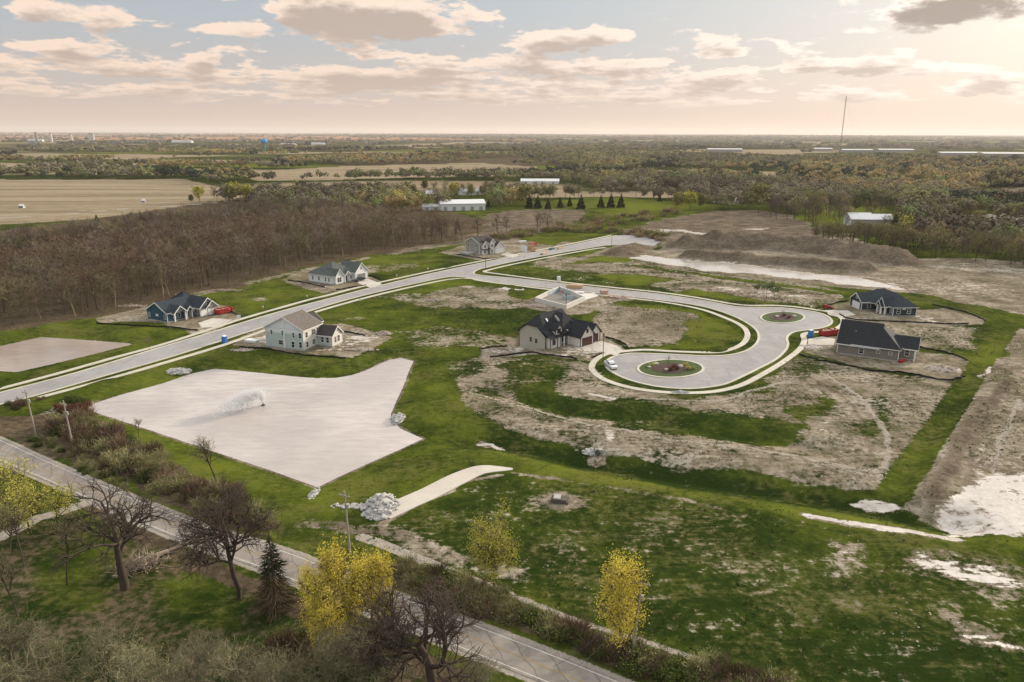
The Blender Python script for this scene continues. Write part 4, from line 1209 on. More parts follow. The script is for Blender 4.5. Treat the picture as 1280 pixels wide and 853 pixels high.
W_BLUE = siding('siding_blue', (0.030, 0.085, 0.135)); W_NAVY = siding('siding_navy', (0.035, 0.047, 0.058)); W_GREY = siding('siding_grey', (0.215, 0.195, 0.165))
W_WHITE = siding('siding_white', (0.79, 0.79, 0.79)); W_GREEN = siding('siding_sage', (0.50, 0.565, 0.535)); W_BEIGE = siding('siding_beige', (0.46, 0.42, 0.35)); W_TAUPE = siding('siding_taupe', (0.34, 0.315, 0.285))
W_WRAP = mat('house_wrap', (0.70, 0.72, 0.73), 0.6, 0.06, 0.5)
W_CREAM = siding('siding_cream', (0.70, 0.65, 0.59)); W_STONE = mat('stone_veneer', (0.36, 0.34, 0.31), 0.9, 0.3, 2.0, 0.03)
R_BLACK = shingles('shingles_black', (0.020, 0.023, 0.028)); R_SLATE = shingles('shingles_slate', (0.030, 0.040, 0.050)); R_GREEN = shingles('shingles_greygreen', (0.085, 0.098, 0.092)); R_BROWN = shingles('shingles_brown', (0.150, 0.128, 0.112))
R_DARKB = shingles('shingles_darkbrown', (0.055, 0.047, 0.045))

def blue_house():
    h = House('ranch_house', (209.8, 404), 60, 'deep blue ranch house with white trim and a dark roof, set against the bare wood', W_BLUE, R_SLATE)
    h.walls(0, 0, 9, 10.7, 3.3); h.walls(8.9, 2.2, 17, 12.5, 3.3); h.walls(11, -2.6, 17.4, 6.0, 3.3, siding('siding_bluegrey', (0.16, 0.19, 0.22)))
    h.gable(0, 0, 10.5, 10.7, 3.35, 3.0, 'x', ends=(True, False))
    h.hip(7.5, 2.2, 17.2, 12.5, 3.4, 4.4)
    h.gable(11, -2.6, 17.4, 7.0, 3.36, 2.9, 'y', ends=(True, False), wall_mt=siding('siding_bluegrey', (0.16, 0.19, 0.22)))
    h.gable(13.2, -3.1, 17.8, 1.0, 3.0, 2.1, 'y', ends=(True, False), wall_mt=W_STONE)
    h.gable(1.8, -1.5, 6.2, 4.5, 3.2, 2.0, 'y', ends=(True, False), wall_mt=siding('siding_bluegrey', (0.16, 0.19, 0.22)))
    for x in (1.9, 6.1): h.post(x, -1.4, 3.1, .2)
    h.gable(7.0, -0.9, 9.2, 3.0, 3.0, 1.2, 'y', ends=(True, False))
    for x in (7.1, 9.1): h.post(x, -0.8, 2.9, .18)
    h.door('s', 0, 8.0, 1.1, 2.2, M_DARKTRIM)
    h.win('s', 0, 2.8, 1.0, 0.9, 1.5); h.win('s', 0, 4.6, 1.0, .9, 1.5, bars=0)
    h.win('w', 0, 1.2, 1.1, 0.8, 1.4); h.win('w', 0, 9.5, 1.1, .8, 1.5); h.win('w', 11, -0.6, 1.0, 1.4, 1.3); h.win('w', 11, 1.4, 1.0, 1.0, 1.3)
    h.door('s', -2.6, 12.6, 2.4, 2.3, M_GDOOR_W, .1, 'garage_door'); h.door('s', -2.6, 15.6, 2.6, 2.3, M_GDOOR_W, .1, 'garage_door')
    h.win('s', -2.6, 14.2, 3.9, .8, 1.0)
    p = MB(); p.box(-.05, 4.6, 1.7, -.012, 6.0, 2.5); p.build('house_wrap_patch', W_WRAP, h.root)
    h.vents([(5, 7.5, 5.4), (11, 9.5, 6.6)])
    h.done()
blue_house()

def white_house():
    h = House('ranch_house', (415.8, 356.5), 57, 'white ranch house with a grey-green hip roof, black car before its garage', W_WHITE, R_GREEN)
    h.walls(0, 0, 14, 14.2, 3.7); h.walls(12, -1.5, 19.5, 9, 3.7); h.walls(19.4, 1.5, 22, 8, 3.5); h.walls(1.0, -1.0, 5.2, 1, 3.7)
    h.hip(0, 0, 14.4, 14.2, 3.75, 4.6, .6)
    h.gable(12, -1.5, 19.5, 9, 3.76, 3.6, 'y', ends=(True, True))
    h.gable(1.0, -1.0, 5.2, 6, 3.75, 2.4, 'y', ends=(True, False))
    h.gable(6.6, -.8, 9.6, 4, 3.3, 1.4, 'y', ends=(True, False))
    for x in (6.7, 9.5): h.post(x, -.7, 3.2)
    h.shed(19.3, 1.1, 22.4, 8.4, 5.3, 3.6, 'x')
    h.door('s', 0, 8, 1.1, 2.3, M_DARKTRIM); h.door('s', -1.5, 15.6, 5.0, 2.6, M_GDOOR_G, .1, 'garage_door'); h.door('s', 1.5, 20.7, 1.9, 2.4, M_GDOOR_G, .1, 'garage_door')
    h.win('s', -1.5, 15.7, 4.5, .8, 1.0); h.win('s', -1, 3.1, .9, 2.2, 1.9); h.win('s', 0, 10.8, 1.0, 1.0, 1.6)
    for y in (2.0, 4.0, 8.0, 11.8): h.win('w', 0, y, 1.2, .75, 1.5)
    h.done()
white_house()

def far_house():
    h = House('two_storey_house', (599.4, 319.4), 43, 'taupe two-storey house with a dark gable roof at the top of the street', W_TAUPE, R_DARKB)
    h.walls(0, 0, 10.5, 11.5, 6.1); h.walls(9.5, -1.5, 16.5, 7, 3.3, W_CREAM); h.walls(1.2, -1.2, 4.6, 2, 5.6, W_CREAM); h.walls(6.4, -1.2, 9.3, 2, 6.4, W_CREAM)
    h.gable(0, 0, 10.5, 11.5, 6.15, 2.6, 'x'); h.gable(9.5, -1.5, 16.5, 7, 3.35, 2.8, 'y', ends=(True, True), wall_mt=W_CREAM)
    h.gable(6.4, -1.2, 9.3, 5, 6.3, 1.7, 'y', ends=(True, False), wall_mt=W_CREAM); h.gable(1.2, -1.2, 4.6, 5, 5.6, 1.6, 'y', ends=(True, False), wall_mt=W_CREAM)
    h.shed(0.8, -2.4, 6.4, 0, 2.9, 3.5, 'y', R_BLACK)
    h.door('s', -1.5, 13, 5, 2.3, M_GDOOR_W, .1, 'garage_door'); h.door('s', 0, 5.5, 1.1, 2.2, M_DARKTRIM)
    for y in (2.5, 8.8): h.win('w', 0, y, .8, 1.0, 1.5); h.win('w', 0, y, 3.9, 1.0, 1.4)
    for x in (2.9, 7.8): h.win('s', -1.2, x, 3.8, 1.2, 1.4); h.win('s', -1.2, x, .8, 1.3, 1.5)
    h.W.box(-4.5, 4, 0.1, -0.05, 11, 1.0, h.mi(M_FOUND))
    h.done()
far_house()

def green_house():
    h = House('two_storey_house', (333.6, 434), -20, 'sage green two-storey house with a brown gable roof and white upper gable, by the pond', W_GREEN, R_BROWN)
    h.walls(0, 0, 13.2, 9.2, 6.3, base=.5)
    # right-hand wall gets a cream skin: warm light from the right painted in
    h.W.box(13.205, 0.1, .5, 13.26, 9.1, 6.2, h.mi(W_CREAM)); h.W.box(0.2, -.06, 4.9, 13.0, -.005, 6.25, h.mi(W_WRAP))
    h.gable(0, 0, 13.2, 9.2, 6.35, 3.4, 'y', wall_mt=W_WRAP)
    h.T.box(6.3, -.12, .5, 6.9, -.03, 8.4)
    h.walls(13.2, 6.6, 18.6, 11.8, 3.6); h.W.box(18.605, 6.7, .4, 18.66, 11.7, 3.5, h.mi(W_CREAM)); h.gable(13.2, 6.6, 18.6, 11.8, 3.65, 2.2, 'x', ends=(False, True), mt=R_DARKB, wall_mt=W_CREAM)  # annex right side also cream, the warm side light put into its colour
    h.walls(-1.5, 9, 5.5, 16.5, 3.6); h.gable(-1.5, 9, 5.5, 17, 3.7, 3.2, 'y', mt=R_DARKB, ends=(True, True)); h.walls(5.4, 9, 11, 12.5, 6.2); h.gable(5.4, 8.5, 11, 12.8, 6.2, 2.4, 'y', ends=(False, True), mt=R_DARKB)
    for u, z, w_, hh in ((2.2, 4.3, .6, 1.2), (6.2, 4.2, .8, 1.4), (9.9, 3.9, .6, 1.5), (12.2, 3.9, .9, 1.5), (5.2, 1.3, 1.5, 1.3), (9.5, .9, 1.0, 1.7), (12.1, 1.0, .9, 1.7)): h.win('s', 0 - (.06 if z > 3.2 else 0), u, z, w_, hh, bars=0)
    for u, z in ((1.6, 3.9), (5.0, 4.0), (7.6, 4.0), (1.6, 1.0), (5.0, 1.0), (7.6, 1.0)): h.win('e', 13.26, u, z, 1.5 if u > 2 else 1.0, 1.5)
    h.win('s', 6.6, 15.2, 1.3, .9, 1.6); h.win('s', 6.6, 17, 1.3, .9, 1.6); h.win('e', 18.66, 8.2, 1.2, .9, 1.8); h.win('e', 18.66, 9.9, 1.2, 1.1, 1.8)
    h.vents([(9.6, 5.5, 8.3)])
    h.done()
green_house()

def main_house():
    h = House('large_house', (682, 435.8), 44, 'beige house with steep black roofs and two brown garage doors above the near circle', W_BEIGE, R_BLACK, M_DARKTRIM)
    h.walls(0, 0, 9, 11.2, 3.9, base=-1.6); h.walls(8.3, -6.5, 14.2, 9, 3.4, W_CREAM, base=.2); h.walls(14.1, -5.4, 18.6, 4, 3.2, W_CREAM, base=.2); h.walls(.4, -1.6, 3.4, .2, 3.5, W_CREAM, base=.2)
    h.F.box(0.04, 0.04, -3.0, 8.9, 11.1, -1.5)
    # end wall climbs to the clipped gable
    h.W.add([(0, 0, 3.85), (0, 11.2, 3.85), (0, 7.6, 6.1), (0, 3.6, 6.1), (.3, 0, 3.85), (.3, 11.2, 3.85), (.3, 7.6, 6.1), (.3, 3.6, 6.1)], [(0, 1, 2, 3), (7, 6, 5, 4), (3, 2, 6, 7), (1, 5, 6, 2), (0, 3, 7, 4), (0, 4, 5, 1)], 0)
    # main roof with a clipped left end
    r = MB(); zr = 9.3; ov = .5
    ze = 3.9 - .3
    vs = [(-ov, -ov, ze), (-ov, 11.7, ze), (-ov, 8.0, 6.25), (-ov, 3.2, 6.25), (3.0, 5.6, zr), (13.0, 5.6, zr), (15.5, -ov + 1.2, ze), (15.5, 11.7, ze)]
    top = [(0, 6, 5, 4), (0, 4, 3), (3, 4, 2), (1, 2, 4), (1, 4, 5, 7), (6, 7, 5)]
    n = len(vs); vs += [(x, y, z - .25) for x, y, z in vs]
    fs = list(top) + [tuple(i + n for i in f)[::-1] for f in top]
    rim = [0, 3, 2, 1, 7, 6]
    fs += [(rim[i], rim[(i + 1) % 6], rim[(i + 1) % 6] + n, rim[i] + n) for i in range(6)]
    r.add(vs, fs); r.build('roof', h.roofm, h.root)
    h.hip(5.2, -1.5, 14.6, 11, 3.95, 5.0, .4, axis='y', h0=.8, h1=.9)
    h.gable(8.3, -6.5, 14.2, 2.5, 3.45, 3.1, 'y', ends=(True, False), wall_mt=W_CREAM)
    h.gable(14.1, -5.4, 18.6, 4, 3.25, 2.4, 'y', ends=(True, True), wall_mt=W_CREAM)
    h.shed(-.4, -2.2, 8.5, 2.6, 3.35, 5.9, 'y')
    h.walls(2.9, -1.3, 5.7, 3.5, 5.6, W_CREAM, base=3.9); h.gable(2.9, -1.3, 5.7, 4.6, 5.6, 1.5, 'y', ends=(True, False), wall_mt=W_CREAM)
    h.win('s', -1.3, 4.3, 4.2, 1.3, 1.3); h.win('s', -1.6, 1.9, 1.1, 1.1, 1.6); h.win('s', 0, 7.0, .8, 1.3, 2.0)
    h.door('s', 0, 4.8, 1.6, 2.4, M_DARKTRIM, .3)
    for x in (3.7, 6.0, 8.0): h.post(x, -1.9, 3.3, .16, M_TRIM)
    h.door('s', -6.5, 11.3, 4.3, 2.4, M_GDOOR_B, .2, 'garage_door'); h.door('s', -5.4, 16.3, 2.7, 2.3, M_GDOOR_B, .2, 'garage_door'); h.win('s', -6.5, 11.3, 4.1, .7, 1.1, bars=0)
    h.win('w', 0, 3.9, .9, 1.0, 1.3, W_BEIGE); h.win('w', 0, 6.2, .9, .9, 1.4, W_BEIGE)
    h.W.add([(7.6, -1.6, 3.8), (8.2, -1.6, 3.8), (8.2, 3.6, 7.6), (7.6, 3.6, 7.6), (7.6, -1.6, 4.5), (8.2, -1.6, 4.5), (8.2, 3.6, 8.3), (7.6, 3.6, 8.3)], [(3, 2, 1, 0), (4, 5, 6, 7), (0, 1, 5, 4), (1, 2, 6, 5), (2, 3, 7, 6), (3, 0, 4, 7)], h.mi(W_STONE))
    p = MB(); p.obox((4.0, 3.4, 7.42), (.3, .6, .05), 0, tilt=R(45)); p.build('skylight', M_TRIM, h.root)
    h.done()
main_house()

def navy_house():
    h = House('ranch_house', (1076, 388.4), 4, 'navy blue ranch house with slate hip roof, white garage door and white gabled entry', W_NAVY, R_SLATE)
    h.walls(0, 0, 8, 8.0, 3.2); h.walls(6.4, -9.6, 14.9, 9, 3.2); h.walls(7, 0, 14.8, 9.4, 3.2)
    h.gable(0, 0, 9, 7.6, 3.25, 2.5, 'x', ends=(True, False))
    h.hip(3.0, -2.0, 14.9, 9.4, 3.3, 4.0, .55, h0=.8, h1=.8)
    h.hip(6.4, -9.6, 14.9, 9, 3.3, 3.8, .55, axis='y', h0=1.3, h1=.8)
    h.gable(4.9, -7.0, 10, -2.6, 3.3, 2.5, 'x', ends=(True, False)); h.gable(3.9, -6.1, 7, -3.5, 3.2, 1.6, 'x', ends=(True, False))
    for x, y in ((5.0, -6.8), (5.0, -2.8), (4.0, -5.9), (4.0, -3.7)): h.post(x, y, 3.2, .24)
    h.door('w', 6.4, -4.8, 1.4, 2.4, M_TRIM); h.door('w', 0, 3.8, 5.0, 2.4, M_GDOOR_W, .1, 'garage_door'); h.win('w', 0, 3.8, 3.9, .8, .9)
    h.win('w', 6.4, -8.3, 1.0, 1.0, 1.5)
    for x in (8.4, 12.2): h.win('s', -9.6, x, 1.0, 1.2, 1.6)
    h.win('s', 0, 2.8, 1.0, 1.2, 1.5); p = MB(); p.box(9.7, -9.66, 2.4, 10.9, -9.605, 3.0); p.build('house_wrap_patch', W_WRAP, h.root)
    h.vents([(12.4, -6, 5.4)])
    h.done()
navy_house()

def grey_house():
    h = House('ranch_house', (1046, 442), -31, 'grey ranch house with a broad black roof, lowest of the houses on the right', W_GREY, R_BLACK)
    h.walls(0, 0, 16, 13.5, 3.4); h.walls(15.9, 3.6, 20, 11, 3.3)
    h.gable(0, 0, 11, 13.5, 3.45, 5.3, 'x', ends=(True, False), ov=.55)
    h.hip(4, 0, 16, 13.5, 3.5, 5.25, .55, h0=.3, h1=.9, mt=R_BLACK)
    h.gable(14, 3.6, 20.2, 11, 3.4, 2.5, 'x', ends=(False, True))
    # no brown slope is drawn; every roof face keeps the black shingles
    h.win('s', 0, 3.8, 2.7, 1.1, .45, bars=0); h.win('s', 0, 6.4, 1.0, 1.1, 1.5, bars=0); h.win('s', 0, 10.8, 1.8, .7, .7, bars=0); h.win('s', 0, 13.9, 1.8, .7, .7, bars=0)
    h.win('s', 3.6, 17.9, 1.2, 1.0, 1.6)
    h.door('w', 0, 5, 5, 2.4, M_GDOOR_W, .1, 'garage_door'); h.door('e', 20, 7.4, 1.8, 2.2, M_GLASS, .35)
    h.post(19.9, 2.0, 3.1, .12)
    h.vents([(4, 3.6, 6.3)])
    h.done()
grey_house()

def foundation():
    P = GP([(668.5, 377.5), (683, 370), (699, 363), (716, 369), (731, 376.5), (707, 387.5)])
    c = P.mean(0)
    root = empty('house_foundation', (c[0], c[1], 0), 0, 'open poured concrete foundation walls with a bare basement floor between the streets', 'foundation')
    M_CONC = mat('raw_concrete', (0.60, 0.57, 0.52), 0.9, 0.10, 0.5); M_INS = mat('blue_insulation', (0.40, 0.48, 0.49), 0.8, 0.1, 0.5)
    Q = P - c
    n = len(Q)
    a = sum(Q[i][0] * Q[(i + 1) % n][1] - Q[(i + 1) % n][0] * Q[i][1] for i in range(n))
    s = 1 if a > 0 else -1
    mb = MB(); mb.prism(Q * .97, -.2, .12); mb.build('floor_slab', mat('slab', (0.20, 0.185, 0.165), .9, .25, .4), root)
    for i in range(n):
        a_, b_ = Q[i], Q[(i + 1) % n]
        d = (b_ - a_) / np.linalg.norm(b_ - a_); nn = np.array([-d[1], d[0]]) * s
        hh = 1.75
        mb = MB(); mb.prism([a_, b_ - d * .1, b_ - d * .1 + nn * .55, a_ + nn * .55], -.3, hh); w_ = mb.build('wall', M_CONC, root)
        if i in (1, 2):
            mb = MB(); mb.prism([a_ + nn * .56 + d * .6, b_ - d * .8 + nn * .56, b_ - d * .8 + nn * .62, a_ + d * .6 + nn * .62], .13, hh - .25); mb.build('insulation', M_INS, w_)
    mb = MB(); q = (Q[2] + Q[5]) / 2 + np.array([0, 1.5]); mb.prism([q, q + [4, -1.5], q + [4.2, -1.2], q + [.2, .3]], .1, 1.5); mb.build('inner_wall', M_INS, root)
    mb = MB(); mb.prism(GP([(716, 369), (743, 367.5), (748, 371), (731, 376)]) - c, -.2, .35); mb.build('garage_slab', M_CONC, root)
foundation()
# ------------------------------------------------------------------ things standing about the site
M_RED = mat('red_paint', (0.36, 0.022, 0.018), 0.55, 0.15, 1.0, dirt=.3)
M_BLUEP = mat('blue_plastic', (0.03, 0.16, 0.45), 0.5, 0.06)
M_WHITEP = mat('white_plastic', (0.75, 0.75, 0.74), 0.5, 0.05)
M_FABRIC = mat('silt_fabric', (0.010, 0.010, 0.011), 0.8, 0.3, 1.0)
M_WOODP = mat('pole_wood', (0.36, 0.31, 0.25), 0.9, 0.2, 0.8, stretch=(1, 1, .2))
M_STEEL = mat('dark_steel', (0.05, 0.05, 0.05), 0.5, 0.1)
M_RUBBER = mat('rubber', (0.015, 0.015, 0.016), 0.8, 0.1)
M_LUMBER = mat('lumber', (0.50, 0.35, 0.21), 0.8, 0.25, 1.2, dirt=.2)
M_OSB = mat('osb_sheet', (0.46, 0.29, 0.17), 0.85, 0.25, 2.5)
M_PINK = mat('pink_pack', (0.52, 0.34, 0.30), 0.7, 0.15, 1)
M_STONEP = mat('pale_riprap', (0.43, 0.415, 0.395), 0.9, 0.5, 1.5, .04)
M_RUBBLE = mat('rubble', (0.40, 0.335, 0.28), 0.95, 0.4, 1.2, .05)
M_LOG = mat('log_wood', (0.33, 0.26, 0.20), 0.9, 0.35, 1.5, .03)
M_CAMO = mat('dark_concrete', (0.10, 0.09, 0.08), .9, .3, 1.0)

def fence(px, label, h=0.5):
    P = resamp(smooth_line(GP(px), 3), max(6, len(px) * 5))
    P = P + rng.normal(0, .18, P.shape)
    z = height(P[:, 0], P[:, 1])
    c = P.mean(0)
    mb = MB(); n = len(P)
    lean = rng.normal(0, .15, n)
    A = offset_line(P, .05); B = offset_line(P, -.05)
    vs = []
    for i in range(n):
        hh = h * (0.75 + .4 * rng.random())
        vs += [(A[i][0] - c[0], A[i][1] - c[1], z[i] - .2), (B[i][0] - c[0], B[i][1] - c[1], z[i] - .2), (A[i][0] - c[0], A[i][1] - c[1] + lean[i], z[i] + hh), (B[i][0] - c[0], B[i][1] - c[1] + lean[i], z[i] + hh)]
    fs = []
    for i in range(n - 1):
        a, b = 4 * i, 4 * i + 4
        fs += [(a, a + 2, b + 2, b), (a + 1, b + 1, b + 3, a + 3), (a + 2, a + 3, b + 3, b + 2)]
    mb.add(vs, fs)
    o = mb.build('silt_fence', M_FABRIC, None, (c[0], c[1], 0))
    set_props(o, label, 'silt fence', 'black silt fences round the building lots')
fence([(120, 405), (167, 407.5), (211, 409.5), (229, 411.3), (247, 414)], 'black silt fence between the blue house and the lawn beside the brown basin')
fence([(272, 386.5), (285, 389), (297, 393.5)], 'short black silt fence behind the red dumpster near the blue house')
fence([(360, 351), (376, 353), (393, 356.5), (406, 360)], 'black silt fence along the lawn on the left of the white house')
fence([(421, 362.8), (440, 360), (457, 357)], 'short black silt fence between the white house and the sidewalk')
fence([(459, 345), (468, 346), (476, 350)], 'short black silt fence beyond the driveway of the white house')
fence([(571, 318.5), (593, 322), (612, 324), (632, 320.8)], 'black silt fence in front of the taupe two-storey house')
fence([(300, 434.5), (333, 436.8), (358, 441), (378, 444.2), (400, 446), (432, 448.2)], 'black silt fence between the sage green house and the pond lawn')
fence([(424, 414.3), (441, 417), (457, 420.2)], 'short black silt fence behind the annex of the sage green house')
fence([(612, 447.5), (645, 443.2), (668, 441), (676, 443.8), (699, 446), (713, 447.3), (722, 450)], 'long black silt fence on the terrace below the beige house')
fence([(739.5, 448), (746, 445.5), (753, 442.2)], 'short black silt fence between the beige house and the near circle')
fence([(757, 422.4), (769, 426), (780, 430), (785.5, 436)], 'black silt fence curving behind the driveway of the beige house')
fence([(600, 438), (615, 433), (634, 428)], 'black silt fence on the left flank of the beige house')
fence([(1049.7, 393.4), (1058, 398), (1075, 400.6), (1110, 402.3), (1157, 404), (1190, 405.8), (1212, 405.2)], 'long black silt fence between the navy house and the grey house')
fence([(1165, 381), (1187, 386.3), (1210, 391.8), (1234, 402)], 'black silt fence behind the navy house, near the green channel')
fence([(1020, 386.3), (1045, 379.3), (1059, 376.4)], 'black silt fence behind the red machine beside the navy house')
fence([(998, 444), (1008, 447), (1032, 452.7), (1064, 458.3), (1086, 464), (1109, 465), (1139, 468), (1168, 474), (1191, 475.3), (1206, 470)], 'long black silt fence in front of the grey house')
fence([(1148, 434), (1176, 440), (1195, 445), (1210, 450.8)], 'black silt fence behind the grey house on its far right')

def dumpster(px, py, rz, L, label):
    x, y = g1(px, py)
    root = empty('dumpster', (x, y, 0.05), R(rz), label, 'dumpster')
    W_, H_ = 1.2, 1.7
    b = MB(); l = L / 2
    b.box(-l, -W_, .2, l, W_, .3)
    for sg in (-1, 1): b.box(-l, sg * W_ - .05, .3, l, sg * W_ + .05, H_)
    b.box(-l - .05, -W_, .3, -l + .05, W_, H_); b.box(l - .05, -W_, .3, l + .05, W_, H_)
    b.build('container', M_RED, root)
    for sg in (-1, 1):
        for k in range(6):
            u = -l + L * (k + .5) / 6
            r = MB(); r.box(u - .07, sg * (W_ + .11) - .06, .3, u + .07, sg * (W_ + .11) + .06, H_ - .06); r.build('rib', M_RED, root)
        r = MB(); r.box(-l - .08, sg * W_ - .1, H_, l + .08, sg * W_ + .1, H_ + .12); r.build('rail', M_RED, root)
    f = MB()
    for k in range(26):
        f.obox((rng.uniform(-l + .5, l - .5), rng.uniform(-.85, .85), rng.uniform(1.2, 1.75)), (rng.uniform(.2, .7), rng.uniform(.06, .25), rng.uniform(.03, .1)), rng.uniform(0, 3), tilt=rng.uniform(-.4, .4))
    o = f.build('scrap_load', mat('scrap', (0.50, 0.42, 0.34), .9, .5, 1.5), None, (x, y, 0.05)); o.rotation_euler = (0, 0, R(rz))
    set_props(o, 'jumbled scrap wood filling the ' + label, 'scrap')
dumpster(280, 391.5, 60, 6.2, 'red dumpster on the driveway of the blue house')
dumpster(1036, 419, 24, 6.6, 'red dumpster beside the blue toilet and grey house')
dumpster(666, 307.5, 64, 6.0, 'red dumpster beyond the taupe house driveway')

def toilet(px, py, rz, label, mt):
    x, y = g1(px, py)
    root = empty('portable_toilet', (x, y, 0.03), R(rz), label, 'portable toilet')
    b = MB(); b.box(-.6, -.6, .12, .6, .6, 2.15); b.box(-.66, -.66, 0, .66, .66, .12); b.build('cabin', mt, root)
    r = MB(); r.add([(-.66, -.66, 2.15), (.66, -.66, 2.15), (.66, .66, 2.15), (-.66, .66, 2.15), (-.4, -.4, 2.42), (.4, -.4, 2.42), (.4, .4, 2.42), (-.4, .4, 2.42)],
                    [(3, 2, 1, 0), (4, 5, 6, 7)] + [(i, (i + 1) % 4, 4 + (i + 1) % 4, 4 + i) for i in range(4)]); r.build('roof', M_WHITEP, root)
    d = MB(); d.box(-.4, -.66, .2, .4, -.61, 2.0); d = d.build('door', mt, root)
    k = MB(); k.box(.24, -.72, 1.0, .32, -.665, 1.2); k.build('handle', M_WHITEP, d)
    v = MB(); v.tube((.35, .35, 2.2), (.35, .35, 2.8), .06, n=8); v.build('vent_pipe', M_WHITEP, root)
toilet(281, 429, 60, 'blue portable toilet standing on the edge of the main street', M_BLUEP)
toilet(1013, 421.5, 20, 'blue portable toilet beside the long red dumpster', M_BLUEP)
toilet(698.5, 352.5, -60, 'white portable toilet beside the open foundation', M_WHITEP)

def car(px, py, rz, label, mt, cat='car', pickup=False):
    x, y = g1(px, py)
    nm = 'pickup_truck' if pickup else 'parked_car'
    root = empty(nm, (x, y, 0.04), R(rz), label, cat)
    prof = [(-2.4, .45), (-2.45, .95), (-1.5, 1.05), (-.9, 1.62), (1.0, 1.68), (1.75, 1.15), (2.4, 1.05), (2.45, .45)] if not pickup else \
           [(-2.8, .5), (-2.85, 1.0), (-1.5, 1.1), (-.9, 1.75), (.55, 1.78), (.75, 1.2), (2.85, 1.2), (2.85, .5)]
    b = MB(); n = len(prof)
    def wd(z): return .92 - max(0, z - 1.0) * .22
    vs = [(a, -wd(z), z) for a, z in prof] + [(a, wd(z), z) for a, z in prof]
    b.add(vs, [tuple(range(n)), tuple(range(n, 2 * n))[::-1]] + [(i + n, (i + 1) % n + n, (i + 1) % n, i) for i in range(n)])
    b.build('body', mt, root)
    g = prof[2:6]
    gl = MB()
    for sg in (-1, 1):
        vs = [(g[0][0] + .35, sg * (wd(1.15) + .012), 1.14), (g[1][0] + .12, sg * (wd(1.6) + .012), 1.56), (g[2][0] - .1, sg * (wd(1.6) + .012), 1.58), (g[3][0] - .25, sg * (wd(1.15) + .012), 1.16)]
        gl.add(vs, [(0, 1, 2, 3) if sg > 0 else (3, 2, 1, 0)])
    gl.build('side_window', M_GLASS, root)
    for (a0, z0), (a1, z1) in ((g[0], g[1]), (g[3], g[2])):
        sgn = -1 if a0 < 0 else 1
        o_ = .015 * sgn
        m_ = MB(); m_.add([(a0 * .96 + o_ + a1 * .04, -.78, z0 + .03), (a0 * .96 + o_ + a1 * .04, .78, z0 + .03), (a1 + o_, .70, z1 - .04), (a1 + o_, -.70, z1 - .04)], [(0, 1, 2, 3) if sgn > 0 else (3, 2, 1, 0)])
        m_.build('windscreen', M_GLASS, root)
    for wx in (-1.5, 1.5) if not pickup else (-1.8, 1.8):
        for sg in (-1, 1):
            t = MB(); t.tube((wx, sg * .70, .36), (wx, sg * .95, .36), .36, n=14); w_ = t.build('wheel', M_RUBBER, root)
            t = MB(); t.tube((wx, sg * .951, .36), (wx, sg * .965, .36), .2, n=10); t.build('rim', M_WHITEP, w_)
    if pickup:
        t = MB(); t.box(.95, -.75, 1.0, 2.7, .75, 1.215); t.build('truck_bed', M_STEEL, root)
    for sg in (-1, 1):
        t = MB(); t.box(prof[0][0] - .06, sg * .62 - .18, .74, prof[0][0] - .0, sg * .62 + .18, .92); t.build('headlight', M_WHITEP, root)
car(450, 351.5, 57, 'black car parked on the driveway of the white house', mat('black_paint', (.012, .012, .014), .3, .05))
car(763.5, 459.5, 105, 'white pickup truck parked at the kerb of the near circle', mat('white_paint', (.72, .73, .75), .35, .04), 'pickup', True)

# small red machine beside the navy house
def skid_steer():
    x, y = g1(1034.5, 386.5)
    r = empty('skid_loader', (x, y, .03), R(20), 'small red loader standing beside the navy house', 'loader')
    b = MB(); b.box(-1.2, -.6, .45, 1.0, .6, 1.25); b.box(-1.2, -.5, 1.25, -.3, .5, 1.6); b.build('body', M_RED, r)
    c = MB()
    for a, q in ((-.25, -.55), (-.25, .55), (.75, -.55), (.75, .55)): c.box(a - .05, q - .05, 1.25, a + .05, q + .05, 2.1)
    c.box(-.35, -.65, 2.1, .85, .65, 2.2); c.build('cab', M_STEEL, r)
    k = MB(); k.add([(1.7, -.9, .1), (2.4, -.9, .1), (2.3, -.9, .2), (1.75, -.9, .7), (1.7, .9, .1), (2.4, .9, .1), (2.3, .9, .2), (1.75, .9, .7)], [(0, 1, 2, 3), (7, 6, 5, 4), (0, 4, 5, 1), (1, 5, 6, 2), (2, 6, 7, 3), (3, 7, 4, 0)]); k.build('bucket', M_RED, r)
    for sg in (-1, 1):
        a = MB(); a.tube((-1.0, sg * .75, 1.5), (1.75, sg * .75, .45), .1, n=6); a.build('lift_arm', M_RED, r)
        for wx in (-.7, .6):
            t = MB(); t.tube((wx, sg * .62, .42), (wx, sg * .95, .42), .42, n=12); t.build('wheel', M_RUBBER, r)
skid_steer()

# half-built timber box beyond the taupe house
def framed_box():
    x, y = g1(660, 314.5)
    r = empty('timber_shell', (x, y, 0), R(43), 'half-built timber shell with raw sheathing next to the taupe house', 'building shell')
    s_ = MB(); s_.box(-3.2, -2.5, -.2, 3.4, 2.6, .25); s_.build('slab', M_FOUND, r)
    for (a, b, c, d, mt) in ((-3, -2.3, -2.85, 2.4, W_WRAP), (-2.85, 2.25, 3, 2.4, M_OSB), (2.85, -2.3, 3, 2.25, M_OSB)):
        m_ = MB(); m_.box(a, b, .25, c, d, 3.6); m_.build('wall', mt, r)
    for k in range(7):
        m_ = MB(); m_.box(-2.7 + k * .9, -2.3, .25, -2.6 + k * .9, -2.16, 3.5); m_.build('stud', M_LUMBER, r)
    m_ = MB(); m_.box(-2.85, -2.32, 3.5, 2.85, -2.14, 3.65); m_.build('top_plate', M_LUMBER, r)
    m_ = MB(); m_.box(.2, -2.8, .25, 2.9, -2.4, 2.2); m_.build('sheathing', M_OSB, r)
